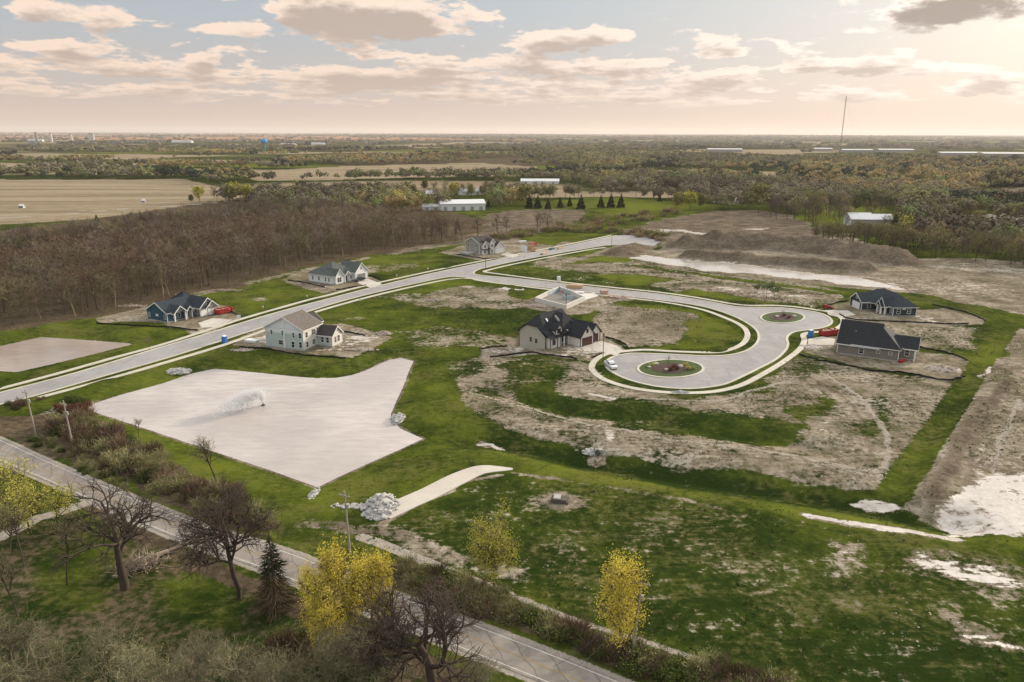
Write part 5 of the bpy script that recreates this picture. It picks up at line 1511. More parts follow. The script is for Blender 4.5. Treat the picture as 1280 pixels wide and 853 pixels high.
framed_box()

def stack(name, px, py, rz, dims, mt, label, cat, layers=4, z=0.05, jit=.12):
    x, y = g1(px, py)
    mb = MB(); L, W_, H_ = dims
    for k in range(layers):
        a = -W_ / 2; nb = 5
        for i in range(nb):
            u = a + W_ * (i + .5) / nb
            mb.box(-L / 2 + rng.uniform(-jit, jit), u - W_ / nb * .46, H_ * k / layers + .02, L / 2 + rng.uniform(-jit, jit), u + W_ / nb * .46, H_ * (k + .93) / layers)
    o = mb.build(name, mt, None, (x, y, z)); o.rotation_euler = (0, 0, R(rz))
    set_props(o, label, cat)
stack('lumber_stack', 718, 360.5, -10, (6.5, 2.4, 1.5), M_LUMBER, 'long yellow lumber stack on the street side of the foundation', 'lumber')
stack('panel_stack', 706, 365.0, -14, (4.0, 2.2, .9), M_PINK, 'low pinkish panel stack on the left of the lumber by the foundation', 'panels', 2)
stack('panel_stack', 722, 367.5, -5, (5.0, 1.8, .8), M_WHITEP, 'white form panels stacked in front of the lumber by the foundation', 'panels', 2)
stack('brick_pallet', 755, 367.5, 10, (2.8, 2.4, 1.5), M_PINK, 'pink wrapped brick pallet on the dirt right of the foundation', 'pallet', 3)
stack('brick_pallet', 758.5, 371.8, 30, (2.2, 1.6, .7), M_LUMBER, 'low tan pallet just in front of the pink brick pallet', 'pallet', 2)
stack('lumber_stack', 680, 318, 60, (5.0, 1.6, .9), M_LUMBER, 'lumber stack lying between the timber shell and the street', 'lumber', 3)
stack('lumber_stack', 690, 312, 62, (4.5, 1.8, .8), mat('green_tarp', (0.03, 0.10, 0.075), .7, .2), 'green covered stack right of the timber shell', 'covered stack', 2)
stack('panel_stack', 653, 303.5, 40, (5, 2.2, 1.0), M_WHITEP, 'white panel stack behind the taupe house', 'panels', 2)
stack('panel_stack', 315, 427.5, -20, (4, 2.2, .7), M_WHITEP, 'white panels dropped on the dirt left of the sage house', 'panels', 2)
stack('lumber_stack', 1128, 452.5, 40, (3.2, .9, .5), M_RED, 'reddish boards leaning by the corner of the grey house', 'boards', 2)
stack('panel_stack', 700, 311, 62, (5.5, 1.6, .5), M_OSB, 'flat tan board stack farthest along the street past the shell', 'boards', 2)

def rubble(name, px, py, rad, hgt, n, mt, label, cat, size=(.2, .6), seed=0, z=None):
    r_ = np.random.default_rng(seed + 100)
    x, y = g1(px, py)
    x, y = g1(px, py, hz1(x, y))
    zb = hz1(x, y) if z is None else z
    mb = MB()
    # low heap below the stones
    k = 20; vs = [(0, 0, hgt * .8)]; fs = []
    for ring_ in (0.5, 1.0):
        for i in range(k):
            t = 2 * math.pi * i / k
            q = rad[0] * ring_ * (0.85 + .3 * r_.random()), rad[1] * ring_ * (0.85 + .3 * r_.random())
            vs.append((q[0] * math.cos(t), q[1] * math.sin(t), hgt * .55 * (1 - ring_) * 1.6 - .25 * (ring_ > .9)))
    fs += [(0, 1 + i, 1 + (i + 1) % k) for i in range(k)] + [(1 + i, 1 + k + i, 1 + k + (i + 1) % k, 1 + (i + 1) % k) for i in range(k)]
    mb.add(vs, fs)
    for i in range(n):
        t = r_.uniform(0, 2 * math.pi); q = math.sqrt(r_.random())
        s_ = r_.uniform(*size)
        px_, py_ = rad[0] * q * math.cos(t), rad[1] * q * math.sin(t)
        pz = hgt * max(0, 1 - q) + r_.uniform(-.1, .15)
        B = bmesh.new(); bmesh.ops.create_icosphere(B, subdivisions=1, radius=s_)
        M = Matrix.Rotation(r_.uniform(0, 6), 3, 'Z') @ Matrix.Rotation(r_.uniform(0, 6), 3, 'X')
        vs = []
        for v in B.verts:
            c = M @ v.co
            c *= r_.uniform(.65, 1.15)
            vs.append((px_ + c[0], py_ + c[1], pz + c[2] * .7))
        mb.add(vs, [tuple(v.index for v in f.verts) for f in B.faces]); B.free()
    o = mb.build(name, mt, None, (x, y, zb))
    return set_props(o, label, cat)
rubble('rock_pile', 476, 634, (3.2, 4.6), 2.2, 170, M_STONEP, 'big pale heap of broken rock at the end of the concrete track', 'rock pile', (.2, .55), 1)
rubble('rock_apron', 443, 633, (4.5, 1.0), .3, 60, M_STONEP, 'thin trail of pale rocks left of the big rock heap', 'rocks', (.12, .35), 2)
rubble('rock_apron', 497.5, 525, (1.6, 3.0), .5, 60, M_STONEP, 'pale grey rocks at the notch in the right bank of the pond', 'rocks', (.2, .5), 3, -.6)
rubble('rock_apron', 223, 466.5, (3.6, 2.2), .7, 90, M_STONEP, 'white rock patch on the top bank of the pond below the street', 'rocks', (.2, .6), 4, -.5)
rubble('rock_apron', 391.5, 618, (.8, 3.2), .4, 40, M_STONEP, 'narrow rock trickle at the lowest corner of the pond', 'rocks', (.15, .4), 5)
rubble('rock_apron', 742.5, 571, (2.4, 1.4), .4, 50, M_STONEP, 'pale rocks at the foot of the bank under the near circle', 'rocks', (.15, .5), 6)
rubble('debris_pile', 480, 417.5, (3.0, 2.0), .8, 60, M_RUBBLE, 'pale rubble pile at the right end of the sage house lot', 'debris', (.2, .5), 7)
rubble('debris_pile', 773, 372, (5.5, 1.6), .9, 70, mat('pink_rubble', (0.45, 0.33, 0.27), .9, .35, 1.3), 'pinkish rubble heap along the street right of the foundation', 'debris', (.2, .6), 8)
rubble('debris_pile', 674, 383, (6.0, 1.8), .8, 80, M_RUBBLE, 'brown spoil heap along the near left edge of the foundation', 'debris', (.2, .6), 9)
rubble('debris_pile', 1015, 434, (4.0, 2.6), .5, 80, mat('white_rubble', (0.50, 0.44, 0.40), .9, .4, 1.3), 'scattered building rubbish left of the grey house', 'debris', (.12, .4), 10)
rubble('debris_pile', 452, 437.5, (5.0, 1.4), .5, 70, M_RUBBLE, 'low crumbling dirt ridge in front of the sage house annex', 'debris', (.2, .45), 11)
rubble('soil_heap', 1180, 462, (5.5, 2.8), 1.2, 60, M_RUBBLE, 'rounded soil heap at the right end of the grey house lot', 'soil heap', (.2, .4), 12)
rubble('debris_pile', 545, 376, (4.5, 1.5), .9, 40, M_RUBBLE, 'small grey rubble pile on the green slope left of the foundation', 'debris', (.2, .5), 13)
rubble('debris_pile', 851, 491, (2.6, .8), .5, 40, M_STONEP, 'white rubble dumped on the walk below the near circle', 'debris', (.15, .35), 14)
rubble('debris_pile', 305, 438, (4, 1.6), .5, 50, M_RUBBLE, 'rubbish strewn beside the walk left of the sage house', 'debris', (.15, .4), 15)
rubble('debris_pile', 165, 383, (6, 1.5), .7, 40, M_LOG, 'cleared brush heap at the wood edge behind the blue house', 'brush heap', (.2, .5), 16)
rubble('debris_pile', 283, 363.5, (8, 1.2), .7, 50, M_LOG, 'cleared brush row at the wood edge between two houses', 'brush heap', (.2, .5), 17)

# concrete drainage outlet, dark inlet box, and pond spray
def outlet():
    x, y = g1(749, 567, -.8)
    r = empty('drain_outlet', (x, y, hz1(x, y) - .2), R(60), 'flared concrete drain outlet below the bank of the near circle', 'drain outlet')
    b = MB(); b.add([(-.5, -.9, 0), (-.5, .9, 0), (1.6, 1.6, 0), (1.6, -1.6, 0), (-.5, -.9, 1.3), (-.5, .9, 1.3), (1.6, 1.6, .3), (1.6, -1.6, .3), (-.5, -.7, 1.3), (-.5, .7, 1.3), (1.6, 1.4, .3), (1.6, -1.4, .3), (-.5, -.7, .1), (-.5, .7, .1), (1.6, 1.4, .1), (1.6, -1.4, .1)],
                    [(0, 1, 2, 3), (0, 3, 7, 4), (1, 5, 6, 2), (4, 7, 11, 8), (5, 9, 10, 6), (8, 11, 15, 12), (9, 13, 14, 10), (12, 15, 14, 13)])
    b.build('apron', M_FOUND, r)
    p = MB(); p.tube((-.9, 0, .65), (-.45, 0, .65), .62, n=16); p.build('pipe', M_CAMO, r)
outlet()
def inlet_box():
    x, y = g1(700, 627)
    r = empty('inlet_box', (x, y, hz1(x, y)), R(-10), 'dark square drainage box with a pale lid in the muddy patch of the meadow', 'drainage box')
    b = MB(); b.box(-1.5, -.9, -.3, 1.2, .9, .75); b.build('box', M_CAMO, r)
    b = MB(); b.box(-1.1, -.8, .75, .1, .8, .95); b.build('lid', M_FOUND, r)
    b = MB(); b.box(1.2, -1.0, -.3, 1.5, 1.0, .45); b.build('side_wall', M_CAMO, r)
inlet_box()

# pond fountain: float with nozzle, and the drifting spray
def fountain():
    x, y = g1(329, 507, POND_Z)
    r = empty('pond_fountain', (x, y, POND_Z), 0, 'small dark floating aerator under the spray on the pond', 'fountain')
    b = MB(); b.lathe([(.1, -.2), (.5, -.2), (.55, .0), (.45, .15), (.25, .22)], n=18); b.build('float', M_STEEL, r)
    b = MB(); b.tube((0, 0, .25), (0, 0, .9), .16, .1, n=10); b.build('nozzle', M_STEEL, r)
    # spray: thousands of fine droplets on falling arcs, blown to the left
    n = 9500
    rg = np.random.default_rng(3)
    th = rg.uniform(0, 2 * np.pi, n); v0 = rg.uniform(6.2, 8.3, n); ev = R(83) - np.abs(rg.normal(0, R(5.5), n))
    T = 2 * v0 * np.sin(ev) / 9.8
    t = T * rg.random(n) ** .8
    hor = v0 * np.cos(ev)
    wind = -rg.uniform(1.4, 6.6, n) * t * (0.25 + .75 * t / 1.7)
    P = np.stack([hor * np.cos(th) * t + wind, hor * np.sin(th) * t - .85 * np.abs(wind), v0 * np.sin(ev) * t - 4.9 * t * t + .9], -1)
    P += rg.normal(0, .15, P.shape)
    P[:, 2] = np.clip(P[:, 2], .05, None)
    s_ = rg.uniform(.022, .042, n) * (1 + .8 * t / T)
    tet = np.array([[1, 1, 1], [1, -1, -1], [-1, 1, -1], [-1, -1, 1]], float)
    V = (P[:, None, :] + tet[None] * s_[:, None, None] * np.array([.8, .8, 1.5])).reshape(-1, 3)
    o = np.arange(n)[:, None] * 4
    F = np.concatenate([o + np.array([[0, 1, 2]]), o + np.array([[0, 3, 1]]), o + np.array([[0, 2, 3]]), o + np.array([[1, 3, 2]])])
    m_ = bpy.data.materials.new('spray'); m_.use_nodes = True
    pb = m_.node_tree.nodes['Principled BSDF']; pb.inputs['Base Color'].default_value = (.86, .85, .84, 1); pb.inputs['Roughness'].default_value = .5
    o_ = link_mesh('spray', np_mesh('spray', V, F, m_), None, (x, y, POND_Z))
    set_props(o_, 'white spray plume blown sideways off the pond fountain', 'water spray', kind='stuff')
fountain()

# utility poles along the county road
def pole(px0, py0, py1, label, arm=None, lean=0.0):
    x, y = g1(px0, py0)
    z = hz1(x, y)
    d = (px0 - 640) * _r + (426.5 - py1) * _u + F_PX * _f
    hh = CAM_H + d[2] * (y / d[1]) - z
    r = empty('utility_pole', (x, y, z), 0, label, 'utility pole', 'utility poles along the county road')
    b = MB(); b.tube((0, 0, -.3), (lean, 0, hh), .19, .12, n=10); b.build('pole', M_WOODP, r)
    a = MB(); a.obox((lean, -.2, hh - .7), (1.0, .06, .08), R(-25)); a.build('crossarm', M_WOODP, r)
    for k in (-.8, 0, .8):
        i_ = MB(); i_.tube((lean + k * math.cos(R(-25)), -.2 + k * math.sin(R(-25)), hh - .62), (lean + k * math.cos(R(-25)), -.2 + k * math.sin(R(-25)), hh - .35), .06, n=6); i_.build('insulator', M_FOUND, r)
    t = MB(); t.tube((lean * .8 + .3, 0, hh * .72), (lean * .8 + .3, 0, hh * .72 + .7), .2, n=10); t.build('junction_box', M_FOUND, r)
    return Vector((x + lean, y, z + hh))
t1 = pole(45, 543, 487, 'pale wooden utility pole left of its twin at the mouth of the street', lean=-.6)
t2 = pole(92, 560, 501, 'pale wooden utility pole rising from the thicket beside the pond corner', lean=-.5)
t3 = pole(437.5, 690, 614, 'wooden utility pole standing left of the big rock heap', lean=-.3)
t4 = pole(790, 821, 722, 'tall wooden utility pole beside the yellow sapling right of the road', lean=.7)

# two service wires from the tall pole over the road
for k, lab in ((0, 'upper thin wire crossing over the road from the tall pole'), (1, 'lower thin wire crossing over the road from the tall pole')):
    bx, by = g1(690 + 22 * k, 905)
    pts = [t4.lerp(Vector((bx, by, 8.0)), i / 12) - Vector((0, 0, .6 + k * .5 + 1.6 * (1 - (2 * i / 12 - 1) ** 2))) for i in range(13)]
    b = MB()
    for i in range(12): b.tube(pts[i], pts[i + 1], .022, n=4, cap=False)
    set_props(b.build('service_wire', M_STEEL), lab, 'wire')
# street lamps
def lamp(px, py, top, label):
    x, y = g1(px, py)
    d = (px - 640) * _r + (426.5 - top) * _u + F_PX * _f
    hh = CAM_H + d[2] * (y / d[1])
    r = empty('street_lamp', (x, y, .05), 0, label, 'street lamp')
    b = MB(); b.tube((0, 0, 0), (0, 0, hh), .11, .08, n=8); b.tube((0, 0, 0), (0, 0, .5), .2, .15, n=8); b.build('post', M_STEEL, r)
    b = MB(); b.lathe([(.1, hh), (.28, hh + .1), (.24, hh + .5), (.05, hh + .65)], n=10); b.build('lamp_head', M_STEEL, r)
lamp(753.5, 452, 420, 'dark street lamp on the outer left verge of the near circle')
lamp(607, 337, 325, 'dark street lamp at the corner where the branch street begins')
lamp(764.5, 308, 295, 'dark street lamp where the main street meets the yard')
lamp(707.5, 385.5, 370, 'thin dark street lamp post before the open foundation')

# little white lot markers
for i, (px, py, lab) in enumerate([(329, 386, 'white lot marker between the two left lawns by the walk'), (384, 372, 'white lot marker on the near left lawn of the white house'), (450, 377.5, 'white lot marker on the near side of the main street'), (496, 346, 'white lot marker right of the white house driveway'),
                                   (535, 338, 'white lot marker on the lawn opposite the branch street'), (653, 357.5, 'white lot marker left of the foundation along the branch street'), (726, 350, 'white lot marker across the branch street from the lumber'), (299, 401.5, 'white notice board where the blue house drive meets the walk'),
                                   (982, 378, 'white lot marker above the far circle'), (1014, 386, 'pale post above the right end of the far circle')]):
    x, y = g1(px, py)
    r = empty('lot_marker', (x, y, hz1(x, y)), rng.uniform(-.5, .5), lab, 'lot marker', 'white lot markers')
    k = 1.6 if 'notice' in lab else .8
    b = MB(); b.box(-.04, -.04, -.2, .04, .04, 1.2 * k); b.build('post', M_LUMBER, r)
    b = MB(); b.box(-.38 * k, -.09, .6 * k, .38 * k, -.045, 1.35 * k); b.build('board', M_WHITEP, r)

# boulders and low shrubs on the islands
def boulder(px, py, s_, label, seed):
    r_ = np.random.default_rng(seed)
    x, y = g1(px, py)
    B = bmesh.new(); bmesh.ops.create_icosphere(B, subdivisions=2, radius=s_)
    for v in B.verts:
        v.co *= 1 + .35 * (vnoise(np.array([v.co.x * 1.7 + seed]), np.array([v.co.y * 1.7 + v.co.z]), seed)[0] - .5)
        v.co.z *= .65
    me = bpy.data.meshes.new('boulder'); B.to_mesh(me); B.free(); me.materials.append(mat('boulder', (.46, .40, .34), .9, .25, 1.2, .03))
    o = link_mesh('boulder', me, None, (x, y, .14 + s_ * .25)); o.rotation_euler = (0, 0, r_.uniform(0, 6))
    set_props(o, label, 'boulder', 'boulders on the planted islands')
for i, (px, py, s_, lab) in enumerate([(811.5, 460, .55, 'pale boulder at the far left of the near island'), (820, 456.3, .75, 'long pale boulder left of the island sapling'), (833, 463.5, .6, 'pale boulder below the sapling on the near island'), (850.5, 459.5, .8, 'largest pale boulder right of the sapling on the near island'),
                                       (862, 461, .45, 'small boulder among the shrubs on the right of the near island'), (971.5, 397, .75, 'pale boulder left on the far island'), (993, 396.5, .7, 'pale boulder right on the far island')]):
    boulder(px, py, s_, lab, i)
# ------------------------------------------------------------------ trees and shrubs
def tubes(segs, sides):
    """segs: rows p0(3) p1(3) r0 r1 -> vertices, quads"""
    S = np.array(segs, float)
    if not len(S): return np.zeros((0, 3)), np.zeros((0, 4), int)
    p0, p1, r0, r1 = S[:, :3], S[:, 3:6], S[:, 6], S[:, 7]
    d = p1 - p0; d /= np.linalg.norm(d, axis=1)[:, None] + 1e-9
    ref = np.where(np.abs(d[:, 2:3]) < 0.9, np.array([[0, 0, 1.0]]), np.array([[1.0, 0, 0]]))
    a = np.cross(d, ref); a /= np.linalg.norm(a, axis=1)[:, None] + 1e-9
    b = np.cross(d, a)
    t = np.arange(sides) * 2 * np.pi / sides
    ring_ = a[:, None] * np.cos(t)[None, :, None] + b[:, None] * np.sin(t)[None, :, None]
    V = np.concatenate([p0[:, None] + ring_ * r0[:, None, None], p1[:, None] + ring_ * r1[:, None, None]], 1).reshape(-1, 3)
    k = np.arange(sides); k2 = (k + 1) % sides
    q = np.stack([k, k2, k2 + sides, k + sides], -1)
    F = (np.arange(len(S))[:, None, None] * 2 * sides + q[None]).reshape(-1, 4)
    return V, F

def slivers(P, D, L, w_):
    """thin triangles from points P along directions D"""
    n = len(P)
    rnd = np.random.default_rng(n).normal(size=(n, 3))
    s_ = np.cross(D, rnd); s_ /= np.linalg.norm(s_, axis=1)[:, None] + 1e-9
    V = np.stack([P - s_ * w_[:, None] / 2, P + s_ * w_[:, None] / 2, P + D * L[:, None]], 1).reshape(-1, 3)
    return V, np.arange(3 * n).reshape(-1, 3)

def leaf_cards(P, size, rg, up=0.35, nrm=None):
    n = len(P)
    if nrm is None:
        nrm = rg.normal(size=(n, 3)); nrm[:, 2] = np.abs(nrm[:, 2]) + up
    else:
        nrm = nrm / (np.linalg.norm(nrm, axis=1)[:, None] + 1e-9) + rg.normal(size=(n, 3)) * .24; nrm[:, 2] += .25
    nrm /= np.linalg.norm(nrm, axis=1)[:, None]
    a = np.cross(nrm, rg.normal(size=(n, 3))); a /= np.linalg.norm(a, axis=1)[:, None] + 1e-9
    b = np.cross(nrm, a)
    s_ = size * rg.uniform(.6, 1.3, n)
    V = np.stack([P + a * s_[:, None], P + b * s_[:, None] * .75, P - a * s_[:, None], P - b * s_[:, None] * .75], 1).reshape(-1, 3)
    return V, np.arange(4 * n).reshape(-1, 4)

def grow(seed, H, r, maxlev, trunk_frac=.35, ang=(35, 60), shrink=.66, kids=2, wig=.18, up=.06, seg=(5, 4, 3, 3, 2), limb0=.55, flat=1.0):
    rg = np.random.default_rng(seed)
    lev_segs = [[] for _ in range(maxlev + 1)]; tips = []; mids = []
    def rec(p, d, L, r, lev):
        n = seg[min(lev, len(seg) - 1)]
        r1 = r * (.62 if lev else .55)
        first = int(n * trunk_frac) if lev == 0 else 0
        for i in range(n):
            ra = r + (r1 - r) * i / n; rb = r + (r1 - r) * (i + 1) / n
            d = d + rg.normal(0, wig * (.4 if lev == 0 else 1), 3); d[2] += up * (1 if lev else 2)
            d = d / np.linalg.norm(d)
            q = p + d * L / n
            lev_segs[lev].append([*p, *q, ra, rb])
            if lev >= maxlev - 1: mids.append((*((p + q) / 2), *d))
            if lev < maxlev and i >= first:
                k = kids if lev else kids + (1 if rg.random() < .5 else 0)
                for _ in range(k if rg.random() < .9 else k - 1):
                    a = math.radians(rg.uniform(*ang))
                    s_ = np.cross(d, rg.normal(size=3)); s_ /= np.linalg.norm(s_) + 1e-9
                    e = d * math.cos(a) + s_ * math.sin(a)
                    if lev == 0: e[2] = max(e[2], -.05) * flat
                    e /= np.linalg.norm(e)
                    f = limb0 if lev == 0 else shrink
                    pos = (1 - .45 * max(0, (i - first)) / max(1, n - first)) if lev == 0 else 1 - .3 * i / n
                    rec(q, e, L * f * pos * rg.uniform(.75, 1.15), rb * (.62 if lev == 0 else .7), lev + 1)
            p = q
        if lev == maxlev: tips.append((*p, *d))
        elif lev > 0 or True:
            tips.append((*p, *d))
    rec(np.array([0, 0, -.3]), np.array([0, 0, 1.0]), H, r, 0)
    T = np.array(tips); M_ = np.array(mids) if mids else T
    return lev_segs, T, M_, rg

def mk_bark(name, c, var=.25, rand=.25):
    return mat(name, c, 0.95, var, 1.0, 0.0, rand=rand, spec=0.0)
M_BARK = mk_bark('bark', (0.085, 0.066, 0.052))
M_BARKP = mk_bark('bark_pale', (0.17, 0.14, 0.115))
M_TWIG = mk_bark('twigs_brown', (0.165, 0.112, 0.077), .25, .4)
M_TWIG2 = mk_bark('twigs_grey', (0.190, 0.150, 0.118), .25, .35)
M_TWIGO = mk_bark('twigs_olive', (0.29, 0.270, 0.145), .3, .3)
M_LEAFY = mk_bark('leaf_yellow', (0.58, 0.46, 0.075), .30, .12)
M_LEAFYG = mk_bark('leaf_yellowgreen', (0.46, 0.42, 0.085), .30, .2)
M_LEAFO = mk_bark('leaf_olive', (0.22, 0.20, 0.075), .35, .35)
M_LEAFG = mk_bark('leaf_green', (0.075, 0.100, 0.022), .35, .3)
M_LEAFT = mk_bark('leaf_tan', (0.31, 0.235, 0.125), .35, .3)
M_CONIF = mk_bark('needles', (0.022, 0.032, 0.018), .35, .3)
M_RUST = mk_bark('twigs_rust', (0.150, 0.075, 0.045), .35, .3)

def wood_mesh(name, lev_segs, mt, minr=0.0):
    Vs, Fs, o = [], [], 0
    for lv, segs in enumerate(lev_segs):
        V, F = tubes(segs, (7, 5, 4, 3, 3, 3)[min(lv, 5)])
        Vs.append(V); Fs.append(F + o); o += len(V)
    return np_mesh(name, np.vstack(Vs), np.vstack(Fs), mt, smooth=True)

def twig_arrays(T, rg, n, L, w_, spread=.8):
    i = rg.integers(0, len(T), n)
    P = T[i, :3] + rg.normal(0, .08 * L, (n, 3))
    D = T[i, 3:] + rg.normal(0, spread, (n, 3)); D[:, 2] += .12
    D /= np.linalg.norm(D, axis=1)[:, None]
    return slivers(P, D, L * rg.uniform(.4, 1.2, n), np.full(n, w_))

def join(parts):
    Vs, Fs, o = [], [], 0
    for V, F in parts:
        Vs.append(V); Fs.append(F + o); o += len(V)
    if len({f.shape[1] for f in Fs}) > 1:
        return np.vstack(Vs), Fs
    return np.vstack(Vs), np.vstack(Fs)

class Proto:
    def __init__(s, trunk, crown, H): s.trunk, s.crown, s.H = trunk, crown, H

def bare_proto(seed, H, r, lev, ntw, Ltw, wtw, bark, twig, leaves=0, leafm=None, leafs=.2, **kw):
    lev_segs, T, Mi, rg = grow(seed, H, r, lev, **kw)
    A = np.vstack([T, Mi])
    parts = [twig_arrays(A, rg, ntw, Ltw, wtw)]
    if leaves:
        i = rg.integers(0, len(A), leaves)
        P = A[i, :3] + A[i, 3:] * rg.uniform(0, Ltw, (leaves, 1)) + rg.normal(0, Ltw * .35, (leaves, 3))
        parts.append(leaf_cards(P, leafs, rg))
    V, F = join(parts)
    mi = None; mts = [twig]
    if leaves:
        mts = [twig, leafm]; mi = np.concatenate([np.zeros(len(parts[0][1]), int), np.ones(leaves, int)])
    top = max(T[:, 2].max(), 1)
    return Proto(wood_mesh('trunk', lev_segs, bark), np_mesh('crown', V, F if isinstance(F, list) else F, mts, mi), top)

def conifer_proto(seed, H, rad, n=900, mt=None, bark=None, sparse=False):
    rg = np.random.default_rng(seed)
    segs = [[0, 0, -.3, 0, 0, H * .5, .2, .12], [0, 0, H * .5, 0, 0, H, .12, .02]]
    zs = H * (1 - rg.random(n) ** .65 * .9)
    whorl = np.round(zs / (H * .055)) * H * .055
    zs = zs * .4 + whorl * .6
    k = (1 - zs / H)
    q = np.sqrt(rg.random(n)); th = rg.uniform(0, 6.283, n)
    lump = 1 + .25 * np.sin(th * 3 + zs * 2)
    Rr = rad * k ** .85 * q * lump
    P = np.stack([Rr * np.cos(th), Rr * np.sin(th), zs - Rr * .25], -1)
    D = np.stack([np.cos(th), np.sin(th), np.full(n, -.25)], -1) + rg.normal(0, .3, (n, 3)); D /= np.linalg.norm(D, axis=1)[:, None]
    if sparse:
        V, F = slivers(P * .6, D, rad * .5 * (k + .15) * 1.6, np.full(n, .12))
    else:
        V, F = slivers(P, D, np.full(n, rad * .42) * (k + .35), np.full(n, rad * .28))
    return Proto(wood_mesh('trunk', [segs], bark or M_BARK), np_mesh('crown', V, F, mt or M_CONIF), H)

def leafy_proto(seed, H, rx, rz, z0, n, size, leafm, bark, nb=16, gaps=.35, multi=1, low=.15, spread=1.0):
    """crown of leaf clumps scattered through an uneven volume on a branched trunk"""
    rg = np.random.default_rng(seed)
    segs = [[], []]
    cl = []
    for m_ in range(multi):
        off = rg.normal(0, .5, 2) * (multi > 1)
        top = np.array([off[0] * 3, off[1] * 3, H * rg.uniform(.72, .95)])
        mid = np.array([off[0] * 1.4, off[1] * 1.4, H * .4]); b0 = np.array([off[0] * .5, off[1] * .5, -.3])
        segs[0] += [[*b0, *mid, .17 * H / 10, .11 * H / 10], [*mid, *top, .11 * H / 10, .03]]
        for k in range(nb):
            t = rg.uniform(low, 1.0); p = mid * (1 - t) + top * t
            zz = p[2]
            th = rg.uniform(0, 6.283)
            prof = math.sqrt(max(.05, 1 - ((zz - z0 - rz) / (rz * 1.15)) ** 2)) if abs(zz - z0 - rz) < rz * 1.15 else .2
            L = rx * prof * rg.uniform(.55, 1.1)
            e = p + np.array([math.cos(th) * L, math.sin(th) * L, L * rg.uniform(.25, .9)])
            segs[1].append([*p, *e, .045 * H / 10, .015]); cl.append(e); cl.append((p + e) / 2)
    cl = np.array(cl)
    cl = cl[rg.random(len(cl)) > gaps * .5]
    i = rg.integers(0, len(cl), n)
    P = cl[i] + rg.normal(0, 1, (n, 3)) * np.array([rx * .14, rx * .14, rz * .17]) * spread
    Vl, Fl = leaf_cards(P, size, rg)
    tw = slivers(cl[rg.integers(0, len(cl), n // 6)], rg.normal(0, 1, (n // 6, 3)) * .6 + [0, 0, .6], np.full(n // 6, rx * .25), np.full(n // 6, .05))
    V, F = join([(Vl, Fl), tw])
    mi = np.concatenate([np.zeros(len(Fl), int), np.ones(len(tw[1]), int)])
    return Proto(wood_mesh('trunk', segs, bark), np_mesh('crown', V, F, [leafm, bark], mi), H)

def shrub_proto(seed, w_, h, n, mt, leafm=None, nl=0, ls=.12):
    rg = np.random.default_rng(seed)
    th = rg.uniform(0, 6.283, n); q = rg.random(n) ** .6
    B = np.stack([np.cos(th) * q * w_ * .4, np.sin(th) * q * w_ * .4, np.zeros(n)], -1)
    B[:, 2] += rg.random(n) ** 1.3 * h * .6
    cl_ = rg.uniform(0, 6.283, 5); cw_ = rg.uniform(.35, 1.25, 5); lf_ = cw_[np.argmin(np.abs((th[:, None] - cl_[None] + np.pi) % (2 * np.pi) - np.pi), 1)]
    B[:, 2] *= lf_
    D = np.stack([np.cos(th) * q * .7, np.sin(th) * q * .7, np.ones(n)], -1) + rg.normal(0, .35, (n, 3)); D /= np.linalg.norm(D, axis=1)[:, None]
    parts = [slivers(B, D, h * rg.uniform(.25, .62, n) * (.4 + .6 * lf_), np.full(n, .035 + .014 * h))]
    mi = np.zeros(n, int); mts = [mt]
    if nl:
        i = rg.integers(0, n, nl)
        P = B[i] + D[i] * h * rg.uniform(.1, .6, (nl, 1)) + rg.normal(0, .15, (nl, 3))
        P[:, 2] = np.abs(P[:, 2])
        parts.append(leaf_cards(P, ls, rg)); mi = np.concatenate([mi, np.ones(nl, int)]); mts = [mt, leafm]
    V, F = join(parts)
    return np_mesh('shrub', V, F, mts, mi)

def plant(proto, name, x, y, label, cat, group=None, scale=1.0, rz=None, z=None, sz=None, tilt=None):
    z = hz1(x, y) if z is None else z
    r = empty(name, (x, y, z), rng.uniform(0, 6.283) if rz is None else rz, label, cat, group)
    r.scale = (scale, scale, (sz or scale))
    if tilt: r.rotation_euler = (tilt[0], tilt[1], r.rotation_euler[2])
    link_mesh('trunk', proto.trunk, r); link_mesh('crown', proto.crown, r)
    return r
def top_h(px, py0, py1):
    x, y = g1(px, py0)
    d = (px - 640) * _r + (426.5 - py1) * _u + F_PX * _f
    return x, y, CAM_H + d[2] * (y / d[1])

